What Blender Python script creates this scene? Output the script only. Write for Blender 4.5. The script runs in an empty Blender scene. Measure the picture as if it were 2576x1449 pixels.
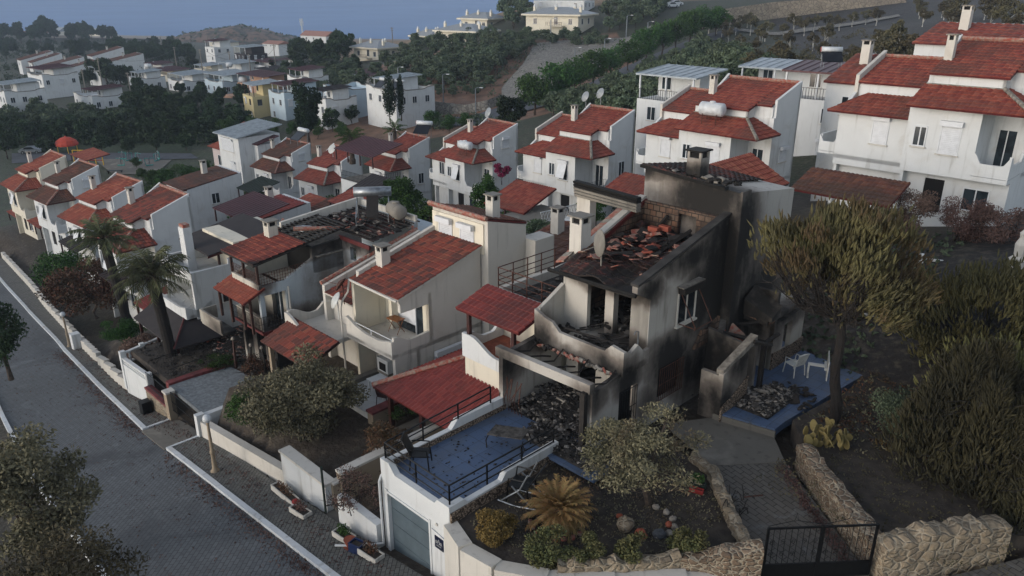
import bpy, math, random
import numpy as np
from mathutils import Vector, Matrix
sc=bpy.context.scene
R_=math.radians
# ---------------------------------------------------------------- camera, sky, sun, exposure
FPX=1950.0; TH=R_(21.2); CT,ST_=math.cos(TH),math.sin(TH)
cam=bpy.data.objects.new('camera',bpy.data.cameras.new('camera')); sc.collection.objects.link(cam)
cam.location=(0,0,0); cam.rotation_euler=(math.pi/2-TH,0,0)
cam.data.sensor_width=36; cam.data.lens=FPX/2576*36; cam.data.clip_start=.1; cam.data.clip_end=30000
sc.camera=cam
w=bpy.data.worlds.new("World"); sc.world=w; w.use_nodes=True
nt=w.node_tree; nt.nodes.clear()
wo=nt.nodes.new('ShaderNodeOutputWorld'); bg=nt.nodes.new('ShaderNodeBackground'); sky=nt.nodes.new('ShaderNodeTexSky')
sky.sky_type='NISHITA'; sky.sun_disc=False; sky.sun_elevation=R_(14); SUNDIR=Vector((-.80,-.50,.25)).normalized()
sky.sun_rotation=math.atan2(SUNDIR.x,SUNDIR.y); sky.dust_density=.6; sky.ozone_density=2.2; sky.air_density=1.0; sky.altitude=100
bg.inputs[1].default_value=.15
hs=nt.nodes.new('ShaderNodeHueSaturation'); hs.inputs['Saturation'].default_value=.42; nt.links.new(sky.outputs[0],hs.inputs['Color']); nt.links.new(hs.outputs[0],bg.inputs[0]); nt.links.new(bg.outputs[0],wo.inputs[0])
sl=bpy.data.lights.new('sun','SUN'); sl.energy=.68; sl.angle=R_(30); sl.color=(1,.86,.72)
so=bpy.data.objects.new('sun',sl); sc.collection.objects.link(so)
so.rotation_euler=SUNDIR.to_track_quat('Z','Y').to_euler()
sc.view_settings.view_transform='Standard'; sc.view_settings.look='None'; sc.view_settings.gamma=1
sc.view_settings.exposure=.8
sc.cycles.max_bounces=5; sc.cycles.transparent_max_bounces=6; sc.cycles.volume_bounces=0
# ---------------------------------------------------------------- placing helpers
def ray(px,py):
    a=(px-1288)/FPX; b=(py-724.5)/FPX
    return Vector((a,CT-b*ST_,-ST_-b*CT))
def UZ(px,py,z):
    r=ray(px,py); return r*(z/r.z)
def UD(px,py,D): return ray(px,py)*D
R0=R_(-45)
def world(o,q,r=R0):
    return Vector((o[0]+q[0]*math.cos(r)-q[1]*math.sin(r),o[1]+q[0]*math.sin(r)+q[1]*math.cos(r),o[2]+q[2]))
# ---------------------------------------------------------------- materials
MATS={}
def lin(h):
    c=[int(h[i:i+2],16)/255 for i in (0,2,4)]
    return tuple((x/12.92 if x<=.04045 else ((x+.055)/1.055)**2.4) for x in c)+(1,)
class NT:
    def __init__(s,name):
        s.m=bpy.data.materials.new(name); s.m.use_nodes=True; s.t=s.m.node_tree; s.t.nodes.clear()
        s.o=s.n('OutputMaterial'); s.b=s.n('BsdfPrincipled'); s.t.links.new(s.b.outputs[0],s.o.inputs[0])
        s.tc=s.n('TexCoord'); s.vec=s.tc.outputs['Object']; s.b.inputs['Roughness'].default_value=.85
    def n(s,k,**kw):
        x=s.t.nodes.new('ShaderNode'+k)
        for a,v in kw.items(): setattr(x,a,v)
        return x
    def l(s,a,b): s.t.links.new(a,b)
    def put(s,sock,v):
        if isinstance(v,bpy.types.NodeSocket): s.l(v,sock)
        else: sock.default_value=v
    def noise(s,scale,detail=4,vec=None,rough=.55,dist=0,out='Fac'):
        x=s.n('TexNoise'); x.inputs['Scale'].default_value=scale; x.inputs['Detail'].default_value=detail
        x.inputs['Roughness'].default_value=rough; x.inputs['Distortion'].default_value=dist
        s.l(vec or s.vec,x.inputs['Vector']); return x.outputs[out]
    def mapv(s,scale=(1,1,1),loc=(0,0,0),rot=(0,0,0),vec=None):
        x=s.n('Mapping'); x.inputs['Scale'].default_value=scale; x.inputs['Location'].default_value=loc; x.inputs['Rotation'].default_value=rot
        s.l(vec or s.vec,x.inputs['Vector']); return x.outputs[0]
    def rng(s,v,a,b,c=0,d=1):
        x=s.n('MapRange'); x.interpolation_type='SMOOTHSTEP'; s.put(x.inputs[0],v)
        for i,q in enumerate((a,b,c,d)): x.inputs[i+1].default_value=q
        return x.outputs[0]
    def mix(s,f,a,b,mode='MIX'):
        x=s.n('Mix',data_type='RGBA',blend_type=mode); s.put(x.inputs[0],f); s.put(x.inputs[6],a); s.put(x.inputs[7],b); return x.outputs[2]
    def math(s,op,a,b=0,c=0):
        x=s.n('Math',operation=op); s.put(x.inputs[0],a); s.put(x.inputs[1],b)
        if op in('MULTIPLY_ADD',): s.put(x.inputs[2],c)
        return x.outputs[0]
    def col(s,c): s.put(s.b.inputs['Base Color'],c)
    def bump(s,h,d=.02,st=.6):
        x=s.n('Bump'); x.inputs['Distance'].default_value=d; x.inputs['Strength'].default_value=st; s.l(h,x.inputs['Height']); s.l(x.outputs[0],s.b.inputs['Normal'])
def plaster(key,c,dirt=.35,dc='6b675f',blobs=None,sc_=1,crack=True):
    if key in MATS: return MATS[key]
    t=NT(key); base=lin(c)
    n1=t.noise(.9*sc_,5); n2=t.noise(7*sc_,4)
    streak=t.noise(2.2,5,t.mapv((1.6,1.6,.16)))
    col=t.mix(t.rng(n1,.3,.75,0,.35),base,tuple(x*.8 for x in base[:3])+(1,))
    col=t.mix(t.rng(streak,.53,.76,0,dirt),col,lin(dc)); col=t.mix(t.rng(t.noise(.5,6,dist=1.0),.52,.72,0,dirt*.7),col,lin('a39c90'))
    col=t.mix(t.rng(n2,.62,.8,0,dirt*.6),col,lin(dc))
    if blobs:
        nz=t.noise(.8,4,out='Color'); nd=t.n('VectorMath',operation='MULTIPLY_ADD'); t.l(nz,nd.inputs[0]); nd.inputs[1].default_value=(.9,.9,.9); t.l(t.vec,nd.inputs[2])
        nf=t.noise(6,5); acc=None; accw=None
        for (cx,cy,cz,rr,st,sx,sy,sz) in blobs:
            v=t.n('VectorMath',operation='SUBTRACT'); t.l(nd.outputs[0],v.inputs[0]); v.inputs[1].default_value=(cx+.45,cy+.45,cz+.45)
            v2=t.n('VectorMath',operation='MULTIPLY'); t.l(v.outputs[0],v2.inputs[0]); v2.inputs[1].default_value=(1/sx,1/sy,1/sz)
            v3=t.n('VectorMath',operation='LENGTH'); t.l(v2.outputs[0],v3.inputs[0])
            f=t.rng(v3.outputs['Value'],0,rr*2.25,st*1.2,0)
            acc=f if acc is None else t.math('MAXIMUM',acc,f)
        acc2=t.math('MULTIPLY',acc,t.rng(t.noise(1.7,6,t.mapv((1,1,.45))),.25,.75,.72,1.12)); acc2=t.math('MULTIPLY',acc2,t.rng(nf,.2,.8,.9,1.06))
        brown=t.mix(t.rng(acc2,.02,.5,0,.85),col,lin('5f564f'))
        col=t.mix(t.rng(acc2,.26,.98,0,.985),brown,lin('12100e'))
    t.col(col); t.b.inputs['Roughness'].default_value=.9
    t.bump(t.math('ADD',t.math('MULTIPLY',n2,.5),t.noise(38,3)),.012,.5)
    MATS[key]=t.m; return t.m
def simple(key,c,rough=.6,metal=0,var=.15,vs=4,bump=0,bs=20,c2=None):
    if key in MATS: return MATS[key]
    t=NT(key); b=lin(c); n=t.noise(vs,4)
    b2=lin(c2) if c2 else tuple(max(0,x*(1-var*2)) for x in b[:3])+(1,)
    t.col(t.mix(t.rng(n,.3,.7),b,b2)); t.b.inputs['Roughness'].default_value=rough; t.b.inputs['Metallic'].default_value=metal
    if bump: t.bump(t.noise(bs,4),bump,.7)
    MATS[key]=t.m; return t.m
def tilemat(key,cols,patch=None,pamt=.5,soot=0,cw=.24,rl=.38,pscale=.35,bl=None):
    if key in MATS: return MATS[key]
    t=NT(key); uv=t.tc.outputs['UV']
    fl=t.n('VectorMath',operation='DIVIDE'); t.l(uv,fl.inputs[0]); fl.inputs[1].default_value=(cw,rl,1)
    f2=t.n('VectorMath',operation='FLOOR'); t.l(fl.outputs[0],f2.inputs[0])
    wn=t.n('TexWhiteNoise',noise_dimensions='3D'); t.l(f2.outputs[0],wn.inputs['Vector'])
    r=t.n('ValToRGB'); r.color_ramp.interpolation='CONSTANT'
    el=r.color_ramp.elements; el[0].color=lin(cols[0]); el[0].position=0
    el[1].position=1/len(cols); el[1].color=lin(cols[1])
    for i,c in enumerate(cols[2:]): e=el.new((i+2)/len(cols)); e.color=lin(c)
    t.l(wn.outputs['Value'],r.inputs[0]); n=t.noise(pscale,5,uv,dist=.5)
    oi=t.n('ObjectInfo')
    vr=t.n('VectorMath',operation='ADD'); t.l(uv,vr.inputs[0]); cm=t.n('CombineXYZ'); t.l(t.math('MULTIPLY',oi.outputs['Random'],60),cm.inputs[0]); t.l(cm.outputs[0],vr.inputs[1])
    n=t.noise(pscale,5,vr.outputs[0],dist=.6)
    col=r.outputs[0]
    if patch: col=t.mix(t.rng(n,.62-pamt*.4,.8-pamt*.3,0,.85),col,lin(patch))
    fine=t.noise(9,5,uv); col=t.mix(t.rng(fine,.52,.78,0,.45),col,lin('2c211c'))
    lich=t.noise(16,3,uv); col=t.mix(t.rng(lich,.64,.8,0,.35),col,lin('8c8377'))
    if soot:
        n3=t.noise(.5,5,uv,dist=.8); col=t.mix(t.rng(n3,.62-soot*.5,.85-soot*.5,0,.95),col,lin('15120f'))
    t.col(col); t.b.inputs['Roughness'].default_value=.85; t.bump(fine,.01,.5)
    MATS[key]=t.m; return t.m
def stonemat(key,c1,c2,mortar,scale=3.2,flat=1.0,mw=.06):
    if key in MATS: return MATS[key]
    t=NT(key); nz=t.noise(2.5,3,out='Color'); nd=t.n('VectorMath',operation='MULTIPLY_ADD'); t.l(nz,nd.inputs[0]); nd.inputs[1].default_value=(.25,.25,.25); t.l(t.vec,nd.inputs[2])
    mp=t.mapv((1,1,flat),vec=nd.outputs[0])
    v=t.n('TexVoronoi'); v.inputs['Scale'].default_value=scale; t.l(mp,v.inputs['Vector'])
    e=t.n('TexVoronoi',feature='DISTANCE_TO_EDGE'); e.inputs['Scale'].default_value=scale; t.l(mp,e.inputs['Vector'])
    sp=t.n('SeparateColor'); t.l(v.outputs['Color'],sp.inputs[0])
    c=t.mix(sp.outputs[0],lin(c1),lin(c2)); c=t.mix(t.rng(t.noise(9,5),.4,.75,0,.5),c,lin('5a5348'))
    f=t.rng(e.outputs['Distance'],mw*.3,mw*1.3); c=t.mix(f,lin(mortar),c); t.col(c)
    t.bump(t.math('ADD',t.math('MULTIPLY',t.rng(e.outputs['Distance'],0,.22),1.0),t.math('MULTIPLY',t.noise(14,4),.5)),.06,.9)
    MATS[key]=t.m; return t.m
def pavermat(key,c1,c2,joint,bw=.22,bh=.11,rot=0,patch=None):
    if key in MATS: return MATS[key]
    t=NT(key); mp=t.mapv((1,1,1),rot=(0,0,rot))
    wv=t.noise(3,3,mp,out='Color'); nd=t.n('VectorMath',operation='MULTIPLY_ADD'); t.l(wv,nd.inputs[0]); nd.inputs[1].default_value=(.05,.05,0); t.l(mp,nd.inputs[2])
    br=t.n('TexBrick'); br.inputs['Scale'].default_value=1; br.inputs['Brick Width'].default_value=bw; br.inputs['Row Height'].default_value=bh
    br.inputs['Mortar Size'].default_value=.014; br.inputs['Mortar Smooth'].default_value=.3; t.l(nd.outputs[0],br.inputs['Vector'])
    br.inputs['Color1'].default_value=lin(c1); br.inputs['Color2'].default_value=lin(c2); br.inputs['Mortar'].default_value=lin(joint)
    big=t.noise(.22,6,mp,dist=.6); c=t.mix(t.rng(big,.5,.72,0,.5),br.outputs['Color'],lin(patch or '33363b'))
    c=t.mix(t.rng(t.noise(.16,6,mp,dist=2.5),.58,.72,0,.4),c,lin('7f8488')); c=t.mix(t.rng(t.noise(.5,5,t.mapv((1,.12,1),vec=mp)),.58,.72,0,.45),c,lin('2f3032')); c=t.mix(t.rng(t.noise(1.3,6,mp,dist=1.2),.6,.8,0,.4),c,lin('85888b')); c=t.mix(t.rng(t.noise(5,5,mp),.63,.75,0,.55),c,lin('23221f'))
    t.col(c); t.b.inputs['Roughness'].default_value=.8
    t.bump(t.math('ADD',t.math('MULTIPLY',br.outputs['Fac'],-1.0),t.math('MULTIPLY',t.noise(30,3),.3)),.015,.8)
    MATS[key]=t.m; return t.m
def leafmat(key,c1,c2,c3=None,burn=None,bamt=0):
    if key in MATS: return MATS[key]
    t=NT(key); g=t.n('NewGeometry'); oi=t.n('ObjectInfo')
    ri=g.outputs['Random Per Island']; c=t.mix(ri,lin(c1),lin(c2))
    n=t.noise(.55,3,dist=.3); c=t.mix(t.rng(n,.42,.66,0,.75),c,lin(c3 or c2))
    if burn: c=t.mix(t.rng(t.noise(.4,4),.62-bamt*.4,.78-bamt*.4,0,.95),c,lin(burn))
    h=t.n('HueSaturation'); t.l(c,h.inputs['Color']); t.l(t.math('MULTIPLY_ADD',oi.outputs['Random'],.35,.82),h.inputs['Value'])
    t.l(t.math('MULTIPLY_ADD',oi.outputs['Random'],.03,.485),h.inputs['Hue'])
    t.col(h.outputs[0]); t.b.inputs['Roughness'].default_value=.75; t.b.inputs['Specular IOR Level'].default_value=.15
    MATS[key]=t.m; return t.m
def gravelmat(key,c1,c2,c3,scale=9):
    if key in MATS: return MATS[key]
    t=NT(key); v=t.n('TexVoronoi'); v.inputs['Scale'].default_value=scale; t.l(t.vec,v.inputs['Vector'])
    sp=t.n('SeparateColor'); t.l(v.outputs['Color'],sp.inputs[0]); c=t.mix(sp.outputs[0],lin(c1),lin(c2)); c=t.mix(t.rng(v.outputs['Distance'],.35,.7),c,lin(c3))
    t.col(c); t.bump(t.math('MULTIPLY',v.outputs['Distance'],-1),.03,1); MATS[key]=t.m; return t.m
M={}
def mats():
    M['white']=plaster('white_plaster','c6c8c8',.4)
    M['white2']=plaster('old_white_plaster','bcb8b0',.55,'77726a')
    M['cream']=plaster('cream_plaster','d0c9b8',.35)
    M['yellow']=plaster('yellow_plaster','b8aa80',.3); M['blueish']=plaster('pale_blue_plaster','aab9c2',.2)
    M['pinkish']=plaster('pinkish_grey_plaster','b5a9a8',.2); M['orange']=plaster('orange_plaster','a98670',.25)
    M['greywall']=plaster('grey_weathered_plaster','9aa3a8',.6,'4b4f50')
    M['beige']=plaster('beige_plaster','8d7f6c',.4); M['concrete']=plaster('bare_concrete','77736c',.5,'3c3a36')
    M['soot']=simple('black_soot','141210',.95,0,.4,3,.02,12); M['char']=simple('charred_wood','0e0c0b',.8,0,.5,9,.02,30,'221c18')
    M['ash']=simple('ash_and_rubble','4a4744',.95,0,.4,5,.05,9,'1b1917')
    M['tile']=tilemat('red_tiles',['7c392c','833f30','732f26','874737','78362a','6e3127'],'5c372e',.4)
    M['tile2']=tilemat('orange_red_tiles',['884333','8e4a37','7e3c2d','854231','965740'],'683d31',.3)
    M['oldtile']=tilemat('weathered_tiles',['60382b','683e2f','563127','6c4432','593529'],'443329',.65)
    M['mtile']=tilemat('maroon_tile_sheet',['722e2a','78322d','6a2926','6f2d2a'],'522a27',.3)
    M['patch']=tilemat('patchy_tiles',['7c3a2d','833f2f','75352a','57302a','5d332a','7a392c','844836'],'56352c',.35)
    M['burntile']=tilemat('scorched_tiles',['4a221d','5c2a23','38201c','2a1b18','6b3329'],'1e1714',.6,.55)
    M['halfburn']=tilemat('half_scorched_tiles',['7d3a2d','6f3026','8a4533'],'4a2620',.4,.25)
    M['shingle']=simple('dark_shingles','2b2728',.9,0,.2,2,.01,40,'231f22'); M['brownsheet']=simple('brown_shingles','2c2021',.9,0,.2,2,.01,40)
    M['fascia']=simple('maroon_fascia','5a1c1c',.6,0,.2,3); M['ridge']=simple('ridge_tiles','8a4132',.8,0,.25,6,.02,14,'8c7d70')
    M['mortar']=simple('mortar','8b857c',.9,0,.3,4,.03,14,'5f5a53')
    M['metalroof']=simple('pale_metal_roof','a0a9af',.5,.2,.15,1.5,0,20,'868d92'); M['maroonmetal']=simple('maroon_metal','4b2228',.5,.2,.15,1.5)
    M['shutter']=simple('white_shutter','c9ccd0',.5,0,.06,3); M['frame']=simple('white_frame','c8cbce',.45,0,.05,3)
    M['brownframe']=simple('brown_wood','3a1d15',.6,0,.3,5,.01,30); M['postwood']=simple('dark_red_post','3c1512',.55,0,.3,5)
    t=NT('window_glass'); t.col(t.mix(t.rng(t.noise(1.2),.4,.6),lin('1a2126'),lin('2e373d'))); t.b.inputs['Roughness'].default_value=.12; M['glass']=t.m
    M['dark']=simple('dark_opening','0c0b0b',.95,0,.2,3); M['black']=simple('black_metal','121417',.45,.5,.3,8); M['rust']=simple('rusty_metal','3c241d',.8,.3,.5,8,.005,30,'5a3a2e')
    M['steel']=simple('galvanised_steel','8a9096',.4,.7,.2,5); M['tank']=simple('tank_white','c3c7ca',.4,0,.12,3); M['tankred']=simple('orange_cap','a03a2a',.5,0,.1,3)
    M['dish']=simple('dish_grey','8f9498',.5,.1,.15,3); M['solar']=simple('solar_glass','15181f',.2,.2,.2,3)
    M['greencloth']=simple('dark_green_sheet','16261f',.9,0,.2,2); M['redcloth']=simple('red_cloth','8f2420',.8,0,.2,3)
    M['stone']=stonemat('field_stone','6f6353','8a7c67','8c8271',2.9,1.6,.07); M['stone2']=stonemat('brown_field_stone','5f4c3b','776757','8c8271',4.2,1.8,.09)
    M['bigstone']=stonemat('grey_masonry_stone','6f6c66','88847c','4a4741',1.1,1.1,.05)
    M['tanstone']=stonemat('tan_masonry_stone','85796a','9c8f7c','5f574b',.9,1.2,.05)
    M['pebble']=gravelmat('pebble_dash','6d5c4d','9c8a78','33291f',16); M['rubble']=gravelmat('grey_rubble','5d5955','8b8680','1f1c1a',7)
    M['road']=pavermat('street_pavers','5c5f62','525558','36383b',.34,.17,R_(45)+R_(45)); M['walkp']=pavermat('pavement_pavers','64635f','55544f','1f1e1c',.3,.15,R_(90),'4b4a47')
    M['bigpaver']=pavermat('large_pavers','5e5a54','524e48','262320',.42,.2,R_(12),'4b4640')
    M['kerb']=plaster('painted_kerb','bfc3c6',.7,'6f6e6a'); M['concfloor']=plaster('concrete_floor','66625b',.5,'3a3733')
    t=NT('blue_painted_floor'); br=t.n('TexBrick'); br.inputs['Scale'].default_value=1; br.inputs['Brick Width'].default_value=.6; br.inputs['Row Height'].default_value=.6; br.offset=0
    br.inputs['Mortar Size'].default_value=.012; t.l(t.vec,br.inputs['Vector']); br.inputs['Color1'].default_value=lin('465a78'); br.inputs['Color2'].default_value=lin('41536f'); br.inputs['Mortar'].default_value=lin('323d4f')
    c=t.mix(t.rng(t.noise(.7,6,dist=.8),.45,.75,0,.7),br.outputs['Color'],lin('4f555d')); c=t.mix(t.rng(t.noise(6,6),.6,.72,0,.75),c,lin('201f20'))
    c=t.mix(t.rng(t.noise(17,4),.68,.74,0,.9),c,lin('15130f')); t.col(c); t.b.inputs['Roughness'].default_value=.6; M['bluefloor']=t.m
    M['terracotta']=simple('terracotta','8a4630',.8,0,.2,4); M['redtop']=simple('red_painted_coping','7a3a3a',.8,0,.25,3,.01,20)
    M['asphalt']=simple('asphalt','4a4e55',.85,0,.15,.8,.01,20); M['sand']=simple('sand','8d8273',.9,0,.2,.1)
    M['soil']=simple('burnt_soil','2b2622',.95,0,.4,2.5,.06,7,'413a33'); M['bluetub']=simple('blue_plastic','17284e',.4); M['wood']=simple('orange_wood','8a552b',.6,0,.25,6)
    M['whitep']=simple('white_plastic','b9bbb8',.45,0,.08,5); M['greyshut']=simple('grey_roller_door','5d6b73',.55,.2,.12,2)
    M['bark']=simple('bark','4b4038',.95,0,.35,6,.03,16,'2c251f'); M['blackbark']=simple('scorched_bark','0d0b0a',.95,0,.5,6,.04,14,'1a1411'); M['whitebark']=simple('whitewashed_trunk','a9a8a2',.9,0,.2,6)
    M['twig']=simple('bare_twigs','2e2723',.9,0,.4,6)
    t=NT('hollow_brick'); br=t.n('TexBrick'); br.inputs['Scale'].default_value=1; br.inputs['Brick Width'].default_value=.3; br.inputs['Row Height'].default_value=.24; br.inputs['Mortar Size'].default_value=.018
    ax=t.n('SeparateXYZ'); t.l(t.vec,ax.inputs[0]); cb=t.n('CombineXYZ'); t.l(t.math('ADD',ax.outputs[0],ax.outputs[1]),cb.inputs[0]); t.l(ax.outputs[2],cb.inputs[1]); t.l(cb.outputs[0],br.inputs['Vector'])
    br.inputs['Color1'].default_value=lin('6d4c39'); br.inputs['Color2'].default_value=lin('6a5a4c'); br.inputs['Mortar'].default_value=lin('221b17')
    c=t.mix(t.rng(t.noise(.8,5),.42,.62,0,.85),br.outputs['Color'],lin('2b221c')); t.col(c); t.bump(t.math('MULTIPLY',br.outputs['Fac'],-1),.03,1); M['brick']=t.m
    # foliage
    M['lolive']=leafmat('olive_leaves','46523f','5c6853','39463a'); M['ldark']=leafmat('dark_leaves','2b3a26','3a4a31','22301f')
    M['lpine']=leafmat('bright_pine','2f4a22','3d5a2a','2a4322'); M['lscorch']=leafmat('scorched_leaves','5b5640','4a4636','3c3a30')
    M['lgarden']=leafmat('garden_leaves','2c4420','3f5a2a','24381d'); M['lnear']=leafmat('dusty_leaves','5d5b49','77725a','47463b')
    M['lfire']=leafmat('fire_dried_leaves','66644e','7b775f','4d4a3a','6b5747',.32); M['lfine']=leafmat('fire_needles','4b4631','595338','3b3729','46382a',.4)
    M['ljun']=leafmat('juniper_sprays','302f22','3f3d2a','25251d','514526',.22); M['lbox']=leafmat('yellowed_shrub','665530','766439','50462c'); M['lcyc']=leafmat('dried_fronds','786642','865f42','5f5538')
    M['lpalm']=leafmat('palm_leaflets','4a5138','66694a','3b4030'); M['lred']=leafmat('brown_dead_leaves','5c4942','6d5850','493b37'); M['lhedge']=leafmat('hedge_leaves','5c5b3a','454c33','5f5238'); M['lcyp']=leafmat('cypress','1c2a1c','27361f','18241a'); M['lboug']=leafmat('magenta_flowers','6d1f45','7e2a52','4c1a33')
    M['lbrownred']=leafmat('rust_leaves','6b4a38','4a4436','3e3a2c'); M['lcact']=leafmat('cactus_pads','746c46','80754a','655b3c'); M['lfine2']=leafmat('yellow_green_needles','504e33','5d5a39','40402c')
mats()
# ---------------------------------------------------------------- mesh helpers
class MB:
    def __init__(s): s.v=[];s.f=[];s.m=[];s.ms=[];s.uv={}
    def mi(s,mat):
        if mat not in s.ms: s.ms.append(mat)
        return s.ms.index(mat)
    def poly(s,pts,mat,uv=None):
        b=len(s.v); s.v+= [tuple(p) for p in pts]; s.f.append(tuple(range(b,b+len(pts)))); s.m.append(s.mi(mat))
        if uv: s.uv[len(s.f)-1]=uv
    def hexa(s,b4,t4,mat):
        b=len(s.v); s.v+=[tuple(p) for p in b4]+[tuple(p) for p in t4]; k=s.mi(mat)
        for f in((3,2,1,0),(4,5,6,7),(0,1,5,4),(1,2,6,5),(2,3,7,6),(3,0,4,7)): s.f.append(tuple(b+i for i in f)); s.m.append(k)
    def box(s,x0,x1,y0,y1,z0,z1,mat):
        s.hexa([(x0,y0,z0),(x1,y0,z0),(x1,y1,z0),(x0,y1,z0)],[(x0,y0,z1),(x1,y0,z1),(x1,y1,z1),(x0,y1,z1)],mat); return s
    def prism(s,pts,d,mat):   # pts polygon list of 3-vectors, extrude by vector d
        n=len(pts); b=len(s.v); d=Vector(d); k=s.mi(mat)
        s.v+=[tuple(p) for p in pts]+[tuple(Vector(p)+d) for p in pts]
        s.f.append(tuple(reversed(range(b,b+n)))); s.m.append(k); s.f.append(tuple(range(b+n,b+2*n))); s.m.append(k)
        for i in range(n): j=(i+1)%n; s.f.append((b+i,b+j,b+n+j,b+n+i)); s.m.append(k)
    def tube(s,pts,r,mat,n=6,r1=None,cap=True):
        pts=[Vector(p) for p in pts]; m=len(pts); base=len(s.v); k=s.mi(mat)
        for i,p in enumerate(pts):
            d=(pts[min(i+1,m-1)]-pts[max(i-1,0)]); 
            if d.length<1e-9: d=Vector((0,0,1))
            d.normalize(); a=d.cross(Vector((0,0,1))); 
            if a.length<.05: a=d.cross(Vector((1,0,0)))
            a.normalize(); c=d.cross(a); rr=r[i] if isinstance(r,(list,tuple)) else (r if r1 is None else r+(r1-r)*i/max(1,m-1))
            for j in range(n):
                t=2*math.pi*j/n; s.v.append(tuple(p+a*math.cos(t)*rr+c*math.sin(t)*rr))
        for i in range(m-1):
            for j in range(n):
                j2=(j+1)%n; s.f.append((base+i*n+j,base+i*n+j2,base+(i+1)*n+j2,base+(i+1)*n+j)); s.m.append(k)
        if cap:
            s.f.append(tuple(reversed(range(base,base+n)))); s.m.append(k); s.f.append(tuple(range(base+(m-1)*n,base+m*n))); s.m.append(k)
        return s
    def lathe(s,c,prof,mat,n=16):
        base=len(s.v); k=s.mi(mat); m=len(prof)
        for (r,z) in prof:
            for j in range(n): t=2*math.pi*j/n; s.v.append((c[0]+r*math.cos(t),c[1]+r*math.sin(t),c[2]+z))
        for i in range(m-1):
            for j in range(n): j2=(j+1)%n; s.f.append((base+i*n+j,base+i*n+j2,base+(i+1)*n+j2,base+(i+1)*n+j)); s.m.append(k)
        s.f.append(tuple(reversed(range(base,base+n)))); s.m.append(k); s.f.append(tuple(range(base+(m-1)*n,base+m*n))); s.m.append(k)
        return s
    def arr(s,V,F,mat):
        b=len(s.v); s.v+= [tuple(x) for x in V]; k=s.mi(mat)
        s.f+=[tuple(int(i)+b for i in f) for f in F]; s.m+=[k]*len(F); return s
    def mesh(s,name,smooth=False):
        me=bpy.data.meshes.new(name); me.from_pydata(s.v,[],s.f)
        for m in s.ms: me.materials.append(m)
        if len(s.ms)>1: me.polygons.foreach_set('material_index',s.m)
        if s.uv:
            ul=me.uv_layers.new(name='UVMap'); d=ul.data
            for i,p in enumerate(me.polygons):
                q=s.uv.get(i)
                if q:
                    for k,li in enumerate(p.loop_indices): d[li].uv=q[k]
        if smooth: me.polygons.foreach_set('use_smooth',[True]*len(me.polygons))
        me.update(); return me
    def build(s,name,parent=None,smooth=False):
        o=bpy.data.objects.new(name,s.mesh(name,smooth)); sc.collection.objects.link(o)
        if parent: o.parent=parent
        return o
def tag(o,label=None,cat=None,group=None,kind=None):
    if label:o['label']=label
    if cat:o['category']=cat
    if group:o['group']=group
    if kind:o['kind']=kind
    return o
def root(name,loc,label,cat,rz=R0,group=None,scale=1):
    o=bpy.data.objects.new(name,None); sc.collection.objects.link(o); o.location=loc; o.rotation_euler=(0,0,rz); o.scale=(scale,)*3; o.empty_display_size=.3
    return tag(o,label,cat,group)
def dup(r,loc,rz,label=None,group=None,scale=None):
    c=r.copy(); sc.collection.objects.link(c); c.location=loc; c.rotation_euler=(0,0,rz)
    if scale: c.scale=(scale,)*3 if not isinstance(scale,(tuple,list)) else scale
    if label:c['label']=label
    if group:c['group']=group
    for ch in r.children:
        d=ch.copy(); sc.collection.objects.link(d); d.parent=c
        for g in ch.children: e=g.copy(); sc.collection.objects.link(e); e.parent=d
    return c
def tiles(mb,O,U,V,L,prof,mat,cw=.24,rl=.38,amp=.04,ns=4):
    O=Vector(O);U=Vector(U).normalized();V=Vector(V).normalized();Nn=U.cross(V)
    if Nn.z<0: Nn=-Nn
    k=mb.mi(mat); rows=max(1,int(math.ceil(L/rl)))
    pr=[0,.8,1,.45][:ns] if ns==4 else [0,1]
    for j in range(rows):
        v0=j*rl; v1=min(L,(j+1)*rl)
        a0,a1=prof(v0); b0,b1=prof(v1); lo=min(a0,b0); hi=max(a1,b1)
        c0=int(math.floor(lo/cw)); c1=int(math.ceil(hi/cw)); us=[]
        for c in range(c0,c1):
            for q in range(ns): us.append(((c+q/ns)*cw,pr[q]*amp))
        us.append((c1*cw,0)); base=len(mb.v); n=len(us)
        for (u,h) in us:
            ub=min(max(u,a0),a1); ut=min(max(u,b0),b1)
            mb.v.append(tuple(O+U*ub+V*v0+Nn*0.0)); mb.v.append(tuple(O+U*ub+V*v0+Nn*(h+.035))); mb.v.append(tuple(O+U*ut+V*v1+Nn*(h*.8+.002)))
        for i in range(n-1):
            u0,u1=us[i][0],us[i+1][0]
            if u1<=lo or u0>=hi: continue
            q=base+i*3
            mb.f.append((q,q+3,q+4,q+1)); mb.m.append(k); um=(u0+u1)/2; mb.uv[len(mb.f)-1]=[(um,v0+.05)]*4
            mb.f.append((q+1,q+4,q+5,q+2)); mb.m.append(k); mb.uv[len(mb.f)-1]=[(u0,v0+.01),(u1,v0+.01),(u1,v1-.005),(u0,v1-.005)]
def slabroof(mb,O,U,V,L,prof,mat,fas=None,th=.1,fm=None,**kw):
    O=Vector(O);U=Vector(U).normalized();V=Vector(V).normalized();Nn=U.cross(V)
    if Nn.z<0: Nn=-Nn
    tiles(mb,O,U,V,L,prof,mat,**kw)
    a0,a1=prof(0);b0,b1=prof(L)
    pts=[O+U*a0,O+U*a1,O+U*b1+V*L,O+U*b0+V*L]; pts=[p-Nn*.006 for p in pts]
    mb.prism([p-Nn*th for p in pts],Nn*th,fm or M['fascia'])
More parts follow.
